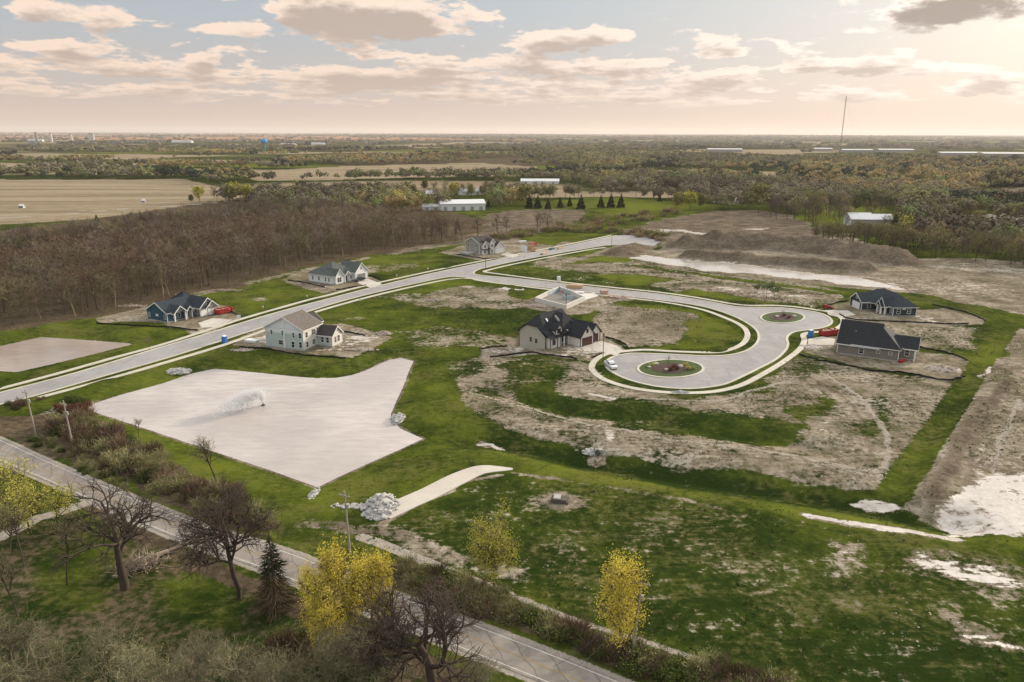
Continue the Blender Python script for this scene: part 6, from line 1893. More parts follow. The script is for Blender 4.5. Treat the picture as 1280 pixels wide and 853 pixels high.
def near_trees():
    # two old bare oaks and a dark one by the road
    oak = bare_proto(11, 5.6, .52, 4, 1500, .8, .022, M_BARK, M_BARK, trunk_frac=.5, ang=(30, 62), shrink=.62, kids=2, wig=.22, up=.05, limb0=1.15, seg=(4, 4, 3, 3, 2))
    x, y, h = top_h(157, 737, 607)
    plant(oak, 'bare_oak', x, y, 'gaunt dark bare oak with few heavy limbs, left of the road beside a fallen log', 'oak', scale=h / oak.H, rz=1.0)
    oak2 = bare_proto(23, 12.0, .40, 4, 7000, .8, .018, M_BARK, M_TWIG2, trunk_frac=.45, ang=(32, 65), shrink=.66, kids=2, wig=.26, up=.02, limb0=.62, seg=(6, 4, 3, 3, 2))
    x, y, h = top_h(299, 750, 618)
    plant(oak2, 'bare_oak', x, y, 'bare oak with a fine grey twiggy crown leaning over the road', 'oak', scale=h / oak2.H, rz=.4)
    oak3 = bare_proto(37, 5.0, .48, 4, 1500, .8, .022, M_BARK, M_BARK, trunk_frac=.4, ang=(38, 72), shrink=.64, kids=2, wig=.25, up=.04, limb0=1.3, seg=(4, 4, 3, 3, 2))
    x, y, h = top_h(541, 862, 722)
    plant(oak3, 'bare_oak', x, y, 'black spreading bare oak in front of the road near the bottom edge', 'oak', scale=h / oak3.H * 1.2, rz=2.6)
    sp = conifer_proto(5, 13, 2.6, 2600, M_CONIF, M_BARK)
    sp2 = conifer_proto(6, 13, 2.7, 900, mk_bark('dead_branches', (.115, .085, .055)), M_BARK, True)
    x, y, h = top_h(345, 762, 634)
    r = plant(sp2, 'spruce', x, y, 'thin half dead spruce, dark green above and brown below, at the roadside', 'spruce', scale=h / 13)
    k = conifer_proto(8, 8.5, 1.9, 380, mk_bark('needles_green', (.030, .037, .021)), M_BARK, True); t = link_mesh('green_top', k.crown, r, (0, 0, 4.6))
    # yellow spring poplars
    pop = [leafy_proto(s_, 12, 2.0, 5.4, 1.0, 10500, .08, M_LEAFY, M_BARKP, 46, .8, low=-.45) for s_ in (41, 42, 43)]
    for i, (px, py, tp, lab) in enumerate([(402, 815, 700, 'leftmost golden poplar of the clump by the road'), (424, 806, 690, 'second golden poplar of the roadside clump'), (446, 798, 686, 'tallest golden poplar in the middle of the clump'),
                                           (466, 790, 688, 'golden poplar behind the middle of the clump'), (482, 786, 698, 'rightmost golden poplar of the roadside clump'), (412, 832, 740, 'lower golden poplar at the front of the clump')]):
        x, y, h = top_h(px, py, tp)
        plant(pop[i % 3], 'poplar', x, y, lab, 'poplar', scale=h / 12 * 1.02)
    ygt = leafy_proto(51, 11, 3.1, 4.8, 1.4, 14000, .082, M_LEAFYG, M_BARKP, 60, .8, low=-.15)
    x, y, h = top_h(617.5, 744, 640)
    plant(ygt, 'yellow_tree', x, y, 'broad yellow-green tree between the gravel path and the meadow', 'tree', scale=h / 11)
    ygt2 = leafy_proto(52, 11, 2.2, 5.0, 1.2, 11500, .08, M_LEAFY, M_BARKP, 50, .8, low=-.3)
    x, y, h = top_h(775, 820, 697)
    plant(ygt2, 'yellow_tree', x, y, 'narrow yellow tree beside the tall utility pole', 'tree', scale=h / 11)
    # slim trees of the park on the left
    slim = [bare_proto(s_, 11, .2, 3, 1500, .8, .02, M_BARK, M_TWIGO, 500, M_LEAFO, .10, trunk_frac=.4, ang=(25, 50), kids=2, limb0=.42) for s_ in (61, 62)]
    yel = bare_proto(63, 9, .2, 3, 1200, .9, .02, M_BARK, M_TWIGO, 2600, M_LEAFYG, .13, trunk_frac=.25, ang=(30, 60), kids=2, limb0=.55)
    for i, (px, py, tp, lab) in enumerate([(84, 731, 638, 'slim bare tree standing alone on the park grass'), (30, 708, 632, 'thin dark tree by the gravel drive at the left edge'), (22, 770, 690, 'bare leaning tree at the left edge below the drive'), (272, 612, 543, 'slim bare tree in the thicket by the pond'),
                                           (173, 545, 518, 'small pale bare tree at the left pond bank')]):
        x, y, h = top_h(px, py, tp)
        plant(slim[i % 2], 'slim_tree', x, y, lab, 'tree', scale=h / slim[i % 2].H)
    for i, (px, py, tp, lab) in enumerate([(5, 655, 575, 'yellow budding tree cut by the left edge beyond the drive'), (38, 664, 592, 'yellow budding tree in the middle of the left roadside group'), (72, 660, 600, 'yellow budding tree nearest the road on the left'), (12, 690, 612, 'yellow budding tree nearest the gravel drive'), (-12, 625, 560, 'yellow budding tree half out of frame beside the road')]):
        x, y, h = top_h(px, py, tp)
        plant(yel, 'budding_tree', x, y, lab, 'tree', scale=h / yel.H)
    # low scrubby trees along the bottom edge, seen from above
    scrub = [bare_proto(s_, 7, .2, 3, 1500, .9, .030, mk_bark('mossy_bark', (.19, .17, .105)), M_TWIGO, 350, M_LEAFO, .07, trunk_frac=.15, ang=(35, 70), kids=2, wig=.3, limb0=.75) for s_ in (71, 72, 73)]
    rg = np.random.default_rng(12)
    for i, (px, py, s_) in enumerate([(15, 845, .95), (135, 868, .9), (55, 890, 1.0), (250, 880, .85), (185, 905, 1.05), (305, 890, .9), (0, 915, 1.1), (345, 905, .9)]):
        x, y = g1(px, py)
        lab = ['hugging the left edge', 'below the gaunt oak', 'low at the left corner', 'below the twiggy oak', 'at the bottom edge under the gaunt oak', 'at the bottom below the spruce', 'at the bottom left corner', 'at the bottom left of the poplars'][i]
        plant(scrub[i % 3], 'scrub_tree', x, y, 'low olive scrub tree with tangled twigs ' + lab, 'tree', 'scrub trees of the park corner', s_)
    for i, (px, py, s_) in enumerate([(420, 862, .9), (470, 870, .95), (395, 885, .9), (445, 838, .55), (600, 890, .7)]):
        x, y = g1(px, py)
        lab = ['left of the black oak at the bottom', 'just left of the black oak trunk', 'at the bottom under the poplars', 'squeezed between poplars and black oak', 'right of the black oak at the bottom'][i]
        plant(scrub[i % 3], 'scrub_tree', x, y, 'dark tangled scrub tree ' + lab, 'tree', 'scrub trees round the black oak', s_)
    # thickets along the road
    sh = [shrub_proto(81, 3.4, 2.6, 700, M_TWIG), shrub_proto(82, 3.6, 2.2, 650, M_TWIGO, M_LEAFO, 350, .10), shrub_proto(83, 2.6, 1.8, 800, M_RUST), shrub_proto(84, 2.6, 1.6, 700, M_BARK, M_LEAFG, 900, .10)]
    def scatter(poly, n, kinds, label, group, smin, smax, seed, zones=None):
        rg = np.random.default_rng(seed)
        P = GP(poly); k = 0
        while k < n:
            x = rg.uniform(P[:, 0].min(), P[:, 0].max()); y = rg.uniform(P[:, 1].min(), P[:, 1].max())
            if pmask(P, np.array([x]), np.array([y]), .5)[0] < .6: continue
            s_ = rg.uniform(smin, smax)
            o = link_mesh('shrub', sh[kinds[rg.integers(len(kinds))]], None, (x, y, hz1(x, y) - .1))
            o.scale = (s_ * rg.uniform(.8, 1.3), s_ * rg.uniform(.8, 1.3), s_ * rg.uniform(.8, 1.2)); o.rotation_euler = (0, 0, rg.uniform(0, 6))
            lb, gr = label, group
            if zones:
                s3 = o.scale[2]; mid_ = (smin + smax) / 2
                lk = 'tall ' if s3 > mid_ * 1.15 else 'low ' if s3 < mid_ * .9 else ''
                zn = zones[min(len(zones) - 1, int(len(zones) * (x - P[:, 0].min()) / np.ptp(P[:, 0])))]
                lb = lk + label + ', ' + zn; gr = lk + group + ' ' + zn
            set_props(o, lb, 'shrub', gr); k += 1
    scatter([(60, 540), (100, 520), (150, 545), (240, 596), (320, 634), (345, 655), (300, 652), (200, 612), (120, 580)], 105, (0, 0, 1, 1, 3), 'brown shrub between road and pond', 'shrubs between road and pond', .8, 1.45, 1, ['behind the two poles', 'past the second pole', 'before the slim bare tree', 'nearest the twiggy oak'])
    scatter([(70, 508), (85, 500), (112, 503), (108, 516), (80, 518)], 12, (2,), 'rust brown shrub in the patch at the street mouth', 'rust shrubs at the street mouth', .6, 1.0, 2)
    scatter([(85, 497), (104, 496), (108, 501), (92, 504)], 5, (3,), 'dark evergreen shrub at the upper left pond corner', 'dark shrubs at the pond corner', .9, 1.2, 3)
    scatter([(500, 706), (560, 722), (640, 752), (650, 775), (590, 768), (530, 745), (500, 725)], 60, (0, 1, 1, 3), 'brown shrub between gravel path and road', 'shrubs between gravel path and road', .6, 1.1, 4, ['next to the poplars', 'halfway to the broad yellow tree', 'beneath the broad yellow tree'])
    scatter([(640, 760), (720, 790), (830, 825), (940, 850), (1000, 880), (900, 880), (780, 835), (680, 790)], 75, (3, 3, 0, 1), 'dark leafy shrub on the right verge', 'dark shrubs on the right verge', .7, 1.2, 5, ['below the broad yellow tree', 'left of the tall pole', 'right of the tall pole', 'at the bottom edge'])
    scatter([(0, 505), (40, 498), (60, 500), (30, 512), (0, 514)], 8, (3, 0), 'low dark shrub beside the street mouth at the left edge', 'shrubs by the left edge', .5, .8, 6)
    scatter([(20, 545), (60, 545), (140, 590), (200, 622), (120, 600), (50, 566)], 26, (3, 1), 'low green weed clump on the road verge by the thicket', 'weed clumps on the road verge', .35, .7, 7)
    scatter([(330, 790), (380, 800), (400, 840), (340, 840)], 8, (3, 0), 'dark shrub at the foot of the golden poplars', 'shrubs under the poplars', .8, 1.2, 8)
    # saplings
    sap = bare_proto(91, 4.2, .07, 2, 260, .5, .02, M_BARKP, M_TWIG2, trunk_frac=.4, ang=(25, 45), kids=2, limb0=.5)
    for px, py, tp, lab in [(834, 462.5, 443, 'young bare sapling in the middle of the near island'), (978, 397.5, 386, 'young bare sapling on the far island'), (187, 437, 419, 'young sapling on the verge by the brown basin'), (52, 473, 462, 'young sapling on the verge left of the basin'), (885, 372, 358, 'sapling on the bare lot above the far circle')]:
        x, y, h = top_h(px, py, tp)
        plant(sap, 'sapling', x, y, lab, 'sapling', scale=h / sap.H)
    bush = leafy_proto(95, 5, 2.3, 2.2, .4, 700, .2, mk_bark('leaf_pale', (.17, .21, .09), .3, .1), M_BARKP, 26, .4)
    for px, py, tp, lab in [(958, 372, 352, 'pale green young tree on the lot above the far circle'), (946, 368, 355, 'smaller pale green tree left of its twin above the far circle'), (968, 374, 358, 'pale green bushy tree right of its twin above the far circle')]:
        x, y, h = top_h(px, py, tp); plant(bush, 'young_tree', x, y, lab, 'tree', scale=h / 5)
    red = shrub_proto(97, 1.0, .7, 160, M_RUST, mk_bark('leaf_red', (.10, .02, .025), .3, .2), 120, .07); grn = shrub_proto(98, 1.0, .6, 120, M_TWIGO, M_LEAFYG, 140, .07)
    for i, (px, py, m_, lab) in enumerate([(842, 460, red, 'dark red shrub right of the near island sapling'), (846, 463, red, 'dark red shrub lowest on the near island bed'), (838, 464.5, red, 'dark red shrub between boulders on the near island'), (857, 458, grn, 'yellow-green tuft at the top right of the near island'), (860, 462, grn, 'yellow-green tuft at the lower right of the near island'),
                                           (866, 462.8, grn, 'yellow-green tuft farthest right on the near island'), (815, 458, grn, 'yellow-green tuft left on the near island'), (980, 396, red, 'dark red shrub on the far island'), (986, 398.3, red, 'second dark red shrub on the far island')]):
        x, y = g1(px, py); o = link_mesh('low_shrub', m_, None, (x, y, .15)); o.scale = (1.5, 1.5, 1.5); set_props(o, lab, 'shrub')
    # fallen trunk with its broken branches
    x, y = g1(190, 702)
    r = empty('fallen_tree', (x, y, hz1(x, y)), R(35), 'fallen weathered trunk with a heap of broken branches beside the gaunt oak', 'fallen tree')
    b = MB(); b.tube((-1, 0, .5), (4.5, 1.0, .55), .42, .3, 10); b.tube((4.6, 1.6, .4), (6.3, 2.2, .4), .3, .26, 9); b.build('log', M_LOG, r)
    rg = np.random.default_rng(4)
    P = rg.normal(0, 1, (420, 3)) * [1.5, 1.1, .5] + [-1.5, -.8, .6]; P[:, 2] = np.abs(P[:, 2]); D = rg.normal(0, 1, (420, 3)) * [1, 1, .45]; D /= np.linalg.norm(D, axis=1)[:, None]
    V, F = tubes(np.hstack([P, P + D * rg.uniform(.5, 1.8, (420, 1)), np.full((420, 1), .05), np.full((420, 1), .02)]), 3)
    link_mesh('branch_heap', np_mesh('branch_heap', V, F, M_LOG), r)
near_trees()

# ------------------------------------------------------------------ the wood on the left and the belts behind
WOOD_T = [(-40, 425), (0, 408), (60, 401), (140, 391), (200, 376), (250, 363), (300, 351), (350, 339), (390, 329), (430, 322), (470, 314), (520, 306), (565, 298), (560, 290), (500, 288), (450, 280), (400, 272), (350, 272), (300, 277), (200, 292), (100, 310), (0, 323), (-60, 330)]
def poisson(P, n_try, dmin, seed):
    rg = np.random.default_rng(seed)
    lo, hi = P.min(0), P.max(0)
    c = rg.uniform(lo, hi, (n_try, 2))
    c = c[pmask(P, c[:, 0], c[:, 1], .5) > .5]
    grid = {}; out = []
    for p in c:
        g = (int(p[0] // dmin), int(p[1] // dmin)); ok = True
        for i in (-1, 0, 1):
            for j in (-1, 0, 1):
                for q in grid.get((g[0] + i, g[1] + j), ()):
                    if (q[0] - p[0]) ** 2 + (q[1] - p[1]) ** 2 < dmin * dmin: ok = False
        if ok: grid.setdefault(g, []).append(p); out.append(p)
    return np.array(out)

def forest():
    kw = dict(trunk_frac=.42, ang=(22, 48), kids=2, wig=.16, up=.07, limb0=.42, seg=(6, 3, 3, 2))
    pro = [bare_proto(100 + s_, 13.5, .24, 3, 520, 1.7, .075, M_BARKP if s_ % 3 == 0 else M_BARK, M_TWIG if s_ % 2 else M_TWIG2, **kw) for s_ in range(7)]
    pro += [bare_proto(120 + s_, 12.5, .22, 3, 420, 1.6, .07, M_BARK, M_TWIGO, 160, M_LEAFO, .22, **kw) for s_ in range(2)]
    P = poisson(GP(WOOD_T), 9000, 4.6, 5)
    front = GP([(-40, 425), (0, 408), (60, 401), (140, 391), (200, 376), (250, 363), (300, 351), (350, 339), (390, 329), (430, 322), (470, 314), (520, 306), (565, 298)])
    d = -_sd(front, P[:, 0], P[:, 1], False)
    order = np.argsort(d)
    near, rest = P[order[:285]], P[order[285:]]
    rg = np.random.default_rng(8)
    for x, y in near:
        k = rg.integers(len(pro)) if rg.random() > .1 else 7 + rg.integers(2)
        s_ = rg.uniform(.88, 1.36)
        zone = ['at the left end of the wood', 'behind the lawn left of the blue house', 'directly behind the blue house', 'behind the lawn between the blue and white houses', 'directly behind the white house', 'between the white and taupe houses'][int(np.searchsorted([-175, -140, -95, -75, -50], x))]
        look = ('tall ' if s_ > 1.2 else 'low ' if s_ < 1.02 else '') + ('olive twigged' if k >= 7 else 'pale trunked' if k % 3 == 0 else 'brown' if k % 2 else 'grey twigged')
        plant(pro[k], 'bare_tree', x, y, look + ' leafless tree ' + zone, 'tree', 'leafless ' + look + ' trees ' + zone, s_ * 13.5 / pro[k].H)
    # the rest of the wood reads as one mass
    lite = []
    for k in range(4):
        ls, T, Mi, r2 = grow(140 + k, 13.5, .2, 2, **kw)
        A = np.vstack([T, Mi])
        tv, tf = tubes(sum(ls[:2], []), 3); tri = np.vstack([tf[:, [0, 1, 2]], tf[:, [0, 2, 3]]])
        sv, sf = twig_arrays(A, r2, 230, 2.3, .15, .9)
        V, F = join([(tv, tri), (sv, sf)]); V[:, 2] *= 14.0 / V[:, 2].max(); lite.append((V, F))
    mass('forest', rest, lite, [(.175, .118, .083), (.135, .092, .064), (.205, .160, .125), (.165, .140, .080)], rg, (.9, 1.32), 'leafless brown wood filling the left side behind the houses', 'wood')

def col_material():
    if 'canopy' in MATS: return MATS['canopy']
    mt = bpy.data.materials.new('canopy'); mt.use_nodes = True
    w = NT(mt.node_tree); b = mt.node_tree.nodes['Principled BSDF']
    vc = w.n('ShaderNodeVertexColor', layer_name='Col')
    w.set(b, 'Base Color', vc.outputs[0]); b.inputs['Roughness'].default_value = .95; b.inputs['Specular IOR Level'].default_value = 0.0
    MATS['canopy'] = mt
    return mt
def mass(name, P, protos, cols, rg, sr, label, cat, zoff=0.0, ci=None, anis=None):
    Vs, Fs, Cs, o = [], [], [], 0
    Z = height(P[:, 0], P[:, 1]) + zoff
    th = rg.uniform(0, 6.283, len(P)); sc = rg.uniform(*sr, len(P)); kk = rg.integers(0, len(protos), len(P))
    ci = rg.integers(0, len(cols), len(P)) if ci is None else ci
    br = rg.uniform(.85, 1.15, len(P)) * (.70 + .62 * fbm(P[:, 0], P[:, 1], 110, 2, 95))
    cols = np.array(cols)
    for k, (V, F) in enumerate(protos):
        s_ = np.where(kk == k)[0]
        if not len(s_): continue
        c, s2 = np.cos(th[s_])[:, None], np.sin(th[s_])[:, None]
        X = (V[None, :, 0] * c - V[None, :, 1] * s2) * sc[s_][:, None] + P[s_, 0][:, None]
        Y = (V[None, :, 0] * s2 + V[None, :, 1] * c) * sc[s_][:, None] + P[s_, 1][:, None]
        W_ = V[None, :, 2] * sc[s_][:, None] + Z[s_][:, None]
        Vs.append(np.stack([X, Y, W_], -1).reshape(-1, 3))
        Fs.append((F[None] + (np.arange(len(s_)) * len(V))[:, None, None]).reshape(-1, F.shape[1]) + o)
        o += len(s_) * len(V)
        cc = cols[ci[s_]] * br[s_][:, None]
        Cs.append(np.repeat(np.hstack([cc, np.ones((len(s_), 1))]), len(V), 0))
    me = np_mesh(name, np.vstack(Vs), np.vstack(Fs), col_material(), col=np.vstack(Cs))
    return set_props(link_mesh(name, me), label, cat, kind='stuff')
forest()
# ------------------------------------------------------------------ farther trees, belts and far country
def blob_tree(seed, H, rx, n, size, z0=.22, trunk=True, lumps=5, cone=False):
    """light far tree: leaf faces spread through several lumps of crown"""
    rg = np.random.default_rng(seed)
    if cone:
        z = H * (1 - rg.random(n) ** .6 * .95); k = 1 - z / H; t = rg.uniform(0, 6.283, n); q = np.sqrt(rg.random(n))
        P = np.stack([rx * k * q * np.cos(t), rx * k * q * np.sin(t), z], -1)
    else:
        L = np.stack([rg.normal(0, rx * .42, lumps), rg.normal(0, rx * .42, lumps), H * rg.uniform(z0 + .22, .82, lumps)], -1)
        i = rg.integers(0, lumps, n)
        d = rg.normal(size=(n, 3)); d /= np.linalg.norm(d, axis=1)[:, None]
        P = L[i] + d * (rg.random((n, 1)) ** .45) * np.array([rx * .58, rx * .58, H * .22])
        P[:, 2] = np.clip(P[:, 2], H * .06, H)
    out = P - np.array([0, 0, H * .35]) if cone else P - L[i] + (P - P.mean(0)) * .6
    V, F = leaf_cards(P, size, rg, nrm=out)
    F = np.vstack([F[:, [0, 1, 2]], F[:, [0, 2, 3]]])
    if trunk:
        tv, tf = tubes([[0, 0, -.5, 0, 0, H * .6, H * .018, H * .01]], 3)
        V, F = join([(V, F), (tv, np.vstack([tf[:, [0, 1, 2]], tf[:, [0, 2, 3]]]))])
    return V, F

def proto_single(V, F, leaf):
    return np_mesh('tree', V, F, leaf)

def far_country():
    rg = np.random.default_rng(21)
    # --- individual trees that can be told apart behind the site
    kw = dict(trunk_frac=.3, ang=(28, 58), kids=2, wig=.2, up=.05, limb0=.5, seg=(5, 3, 3, 2))
    bare = [bare_proto(200 + s_, 13, .26, 3, 420, 1.7, .10, M_BARK, M_TWIG if s_ % 2 else M_TWIG2, **kw) for s_ in range(3)]
    oli = [bare_proto(210 + s_, 12, .24, 3, 300, 1.6, .10, M_BARK, M_TWIGO, 420, M_LEAFO if s_ != 1 else M_LEAFT, .34, **kw) for s_ in range(3)]
    ygn = [leafy_proto(220 + s_, 11, 4.2, 4.4, 1.6, 900, .55, M_LEAFYG if s_ else M_LEAFO, M_BARK, 34, .3, low=-.2, spread=1.3) for s_ in range(2)]
    con = [conifer_proto(230 + s_, 12, 3.2, 520) for s_ in range(2)]
    one = [(570, 301, 270, bare, 'thin bare tree left of the taupe house at the wood end'), (578, 301, 268, bare, 'bare tree directly behind the taupe house gable'), (597.5, 297, 267, bare, 'bare tree above the taupe house roof'), (622, 294, 264, bare, 'wide bare oak on the brown field behind the taupe house'),
           (634, 292, 266, bare, 'bare tree touching the wide oak on its right'), (671, 290, 262, bare, 'bare tree left of the pair beyond the timber shell'), (685, 288, 261, bare, 'bare tree right of the pair beyond the timber shell'), (552, 303, 272, bare, 'thin bare tree at the open end of the wood'), (540, 304, 272, bare, 'thin bare tree second from the open end of the wood')]
    for px, py, tp, kind, lab in one:
        x, y, h = top_h(px, py, tp); pr = kind[rg.integers(len(kind))]
        plant(pr, 'bare_tree', x, y, lab, 'tree', scale=h / pr.H)
    # evergreens
    cp = [(583, 262, 255, 'small dark conifer before the white hall'), (610.5, 259.5, 249, 'round dark conifer right of the white hall'), (661.5, 261, 243, 'leftmost dark conifer of the row before the tan field'), (672, 261, 244, 'second dark conifer of the row before the tan field'), (685, 262, 248, 'third dark conifer of the row'),
          (700, 260, 246, 'fourth dark conifer of the row'), (712, 258, 246, 'round conifer left of the tallest one'), (726, 262, 243, 'tallest conifer of the row'), (751, 260, 244, 'first conifer of the group of three'), (763.5, 260, 242, 'middle conifer of the group of three'), (776, 260, 242.5, 'last conifer of the group of three'),
          (824.5, 252, 242, 'small conifer standing alone past the row'), (1117, 290, 268, 'conifer at the corner of the white barn'), (1190, 290, 262, 'big dark conifer right of the barn'), (1172, 294, 272, 'conifer in front of the dark group right of the barn'), (1205, 293, 270, 'last conifer of the dark group right of the barn'),
          (1145, 284, 266, 'conifer close behind the barn'), (1132, 286, 266, 'slender conifer right behind the barn'), (1158, 292, 276, 'low conifer between barn and dark group'), (1148, 263, 240, 'broad dark conifer behind the barn roof'), (1086, 258, 247, 'dark conifer left of the barn roof'), (998, 262, 252, 'dark conifer among pale trees left of the barn'),
          (121, 277, 268, 'small dark conifer poking above the brown wood'), (1230, 257, 246, 'dark conifer on the right brown field')]
    for px, py, tp, lab in cp:
        x, y, h = top_h(px, py, tp); pr = con[rg.integers(2)]
        plant(pr, 'conifer', x, y, lab, 'conifer', scale=h / 12 * 1.05, sz=h / 12)
    # belts of trees, nearest 300 of them as trees of their own
    belts = [
        ([(1010, 310), (1060, 308), (1150, 321), (1290, 336), (1330, 338), (1330, 322), (1220, 312), (1100, 300), (1020, 300)], 4.6, (0, 1, 1, 1), 'olive budding tree in the row between the bare yard and the barn', 'budding trees behind the bare yard', (.85, 1.2), 'tree'),
        ([(955, 274), (1060, 294), (1062, 262), (960, 255)], 7.5, (0, 0, 1), 'tall pale bare tree in the grove left of the barn', 'pale grove left of the barn', (1.0, 1.4), 'tree'),
        ([(1062, 266), (1110, 262), (1240, 268), (1215, 300), (1120, 296)], 9, (0, 1, 2), 'mixed spring tree close around the white barn', 'trees around the barn', (.7, 1.0), 'tree'),
        ([(420, 252), (520, 240), (660, 236), (660, 247), (520, 252), (500, 262), (440, 262)], 9, (0, 1, 1, 2), 'spring tree in the belt behind the white hall', 'trees behind the white hall', (.8, 1.15), 'tree'),
        ([(215, 250), (330, 244), (420, 240), (470, 262), (420, 268), (330, 262)], 9, (1, 1, 2, 0), 'olive tree in the belt beyond the brown wood', 'trees beyond the brown wood', (.8, 1.2), 'tree'),
    ]
    for poly, dm, kinds, lab, grp, sr, cat in belts:
        P = poisson(GP(poly), 5000, dm, 77)
        for x, y in P[:(112 if 'row between' in lab else 44)]:
            kd = kinds[rg.integers(len(kinds))]
            pr = (bare, oli, ygn)[kd]; pr = pr[rg.integers(len(pr))]
            lb, gr = lab, grp
            if 'row between' in lab:
                zn = ['left of the barn', 'below the barn', 'right of the barn', 'near the right edge', 'at the right edge'][int(np.searchsorted([232, 262, 300, 340], x))]
                lk = ('bare brown' if kd == 0 else 'budding olive') + (' tall' if (h_ := rg.uniform(*sr)) > 1.05 else '')
                lb = lk + ' tree in the row behind the bare yard, ' + zn; gr = lk + ' row trees ' + zn
            plant(pr, 'spring_tree', x, y, lb, cat, gr, (h_ if 'row between' in lab else rg.uniform(*sr)) * 12 / pr.H)
    for px, py, tp, lab in [(250, 254, 236, 'round olive yellow tree standing on the left field'), (292, 251, 232, 'yellow round tree at the end of the left field'), (240, 254, 245, 'dark round bush beside the olive tree on the left field'),
                            (845, 263, 244, 'fresh green tree at the left of the green clump'), (862, 263, 243, 'fresh green tree in the middle of the green clump'), (874, 262, 245, 'fresh green tree at the right of the green clump'), (948, 266, 236, 'yellow-green tree at the edge of the brown field'), (655, 259, 236, 'pale willow left of the conifer row')]:
        x, y, h = top_h(px, py, tp); pr = ygn[rg.integers(2)]
        plant(pr, 'spring_tree', x, y, lab, 'tree', scale=h / pr.H * 1.05)
    shb = [shrub_proto(240, 6, 4.0, 420, M_TWIG, M_LEAFT, 160, .3), shrub_proto(241, 6, 4.0, 360, M_TWIGO, M_LEAFO, 320, .32)]
    for poly, n, lab, grp in [([(640, 292), (700, 284), (800, 290), (835, 296), (830, 303), (770, 292), (690, 290), (640, 300)], 46, 'brown hedge shrub behind the top of the main street', 'hedge shrubs beyond the street end'),
                              ([(690, 282), (760, 272), (840, 262), (850, 268), (800, 278), (740, 288), (700, 286)], 46, 'olive hedge shrub along the brown field', 'hedge shrubs along the brown field'),
                              ([(600, 300), (640, 292), (660, 296), (630, 300)], 8, 'dark shrub under the bare trees behind the taupe house', 'shrubs behind the taupe house')]:
        P = poisson(GP(poly), 4000, 4.0, 31)[:n]
        for x, y in P:
            o = link_mesh('hedge_shrub', shb[rg.integers(2)], None, (x, y, hz1(x, y) - .1)); s_ = rg.uniform(.7, 1.25)
            o.scale = (s_, s_, s_); o.rotation_euler = (0, 0, rg.uniform(0, 6)); set_props(o, lab, 'shrub', grp)
    # --- woods of the far country as masses
    COLS = [(.190, .160, .105), (.225, .200, .135), (.205, .198, .095), (.265, .250, .110), (.150, .128, .090), (.335, .250, .115), (.175, .205, .080), (.046, .060, .044)]
    def ring_pts(r0, r1, area, seed):
        rg2 = np.random.default_rng(seed)
        n = int(0.5 * (r1 ** 2 - r0 ** 2) * 1.5 / area)
        r = np.sqrt(rg2.uniform(r0 ** 2, r1 ** 2, n)); a = rg2.uniform(-.75, .75, n)
        X, Y = r * np.sin(a), r * np.cos(a)
        M = ground_masks(X, Y, None)
        keep = (M['tan'] < .35) & (M['mud'] < .2) & (M['lush'] < .62)
        near = r < 1500
        keep &= ~(near & ((M['dirt'] > .25) | (M['brown'] > .3)))
        keep &= (M['brown'] < .5) | (rg2.random(n) < .35)
        keep &= fbm(X, Y, 170, 3, 41) > np.where(near, .38, .44)
        for blk in BLOCK:
            keep &= pmask(blk, X, Y, 1.0) < .5
        X, Y = X[keep], Y[keep]
        h = fbm(X, Y, 200, 3, 51) + rg2.normal(0, .06, len(X))
        ci = np.clip(((h - .2) / .6 * 7), 0, 6).astype(int)
        ci = np.array([4, 0, 1, 2, 0, 3, 5])[ci]
        ci[(fbm(X, Y, 130, 2, 61) > .68) & (rg2.random(len(X)) < .75)] = 7
        ci[rg2.random(len(X)) < .05] = 6
        az_ = X / Y; rr_ = np.hypot(X, Y)
        gold = ((az_ > .38) & (rr_ > 850) & (rr_ < 1900)) | ((az_ > -.30) & (az_ < .0) & (rr_ > 1450) & (rr_ < 2100))
        ci[gold & (rg2.random(len(X)) < .45)] = 5
        return np.stack([X, Y], -1), ci
    BLOCK = [GP(p) for p in ([(-200, 500), (-200, 262), (0, 262), (225, 257), (300, 253), (335, 263), (480, 268), (520, 264), (640, 258), (640, 262), (690, 262), (800, 262), (850, 262), (960, 268), (1060, 297), (1120, 300), (1200, 306), (1300, 318), (1600, 340), (1600, 700), (-200, 700)],
                             [(512, 262), (520, 244), (612, 244), (612, 262)], [(1046, 300), (1050, 258), (1128, 258), (1124, 300)], [(1015, 185), (1165, 185), (1165, 196), (1015, 196)], [(1168, 188), (1300, 188), (1300, 201), (1168, 201)], [(880, 188), (960, 188), (960, 194), (880, 194)], [(0, 176), (60, 176), (60, 181), (0, 181)], [(200, 177), (260, 177), (260, 181), (200, 181)], [(640, 262), (640, 252), (800, 252), (800, 262)])]
    p1 = [blob_tree(300 + k, 13, 5.8, 260, .72, lumps=7) for k in range(5)]
    p2 = [blob_tree(310 + k, 13, 7.0, 110, 1.3, trunk=False, lumps=6) for k in range(3)]
    p2b = [blob_tree(315 + k, 13, 8.5, 56, 2.0, trunk=False, lumps=5) for k in range(3)]
    p3 = [blob_tree(320 + k, 11, 22, 30, 6.0, trunk=False, lumps=6) for k in range(3)]
    P, ci = ring_pts(430, 1000, 85, 1)
    mass('woods', P, p1, COLS, rg, (.65, 1.4), 'mixed brown and olive spring woods behind the subdivision', 'woods', ci=ci)
    P, ci = ring_pts(1000, 2000, 200, 2)
    mass('woods', P, p2, COLS, rg, (.7, 1.35), 'woods and hedgerows in the middle distance', 'woods', ci=ci)
    P, ci = ring_pts(2000, 3800, 360, 4)
    mass('woods', P, p2b, COLS, rg, (.7, 1.3), 'woods and groves beyond the tan fields', 'woods', ci=ci)
    P, ci = ring_pts(3800, 20000, 12000, 3)
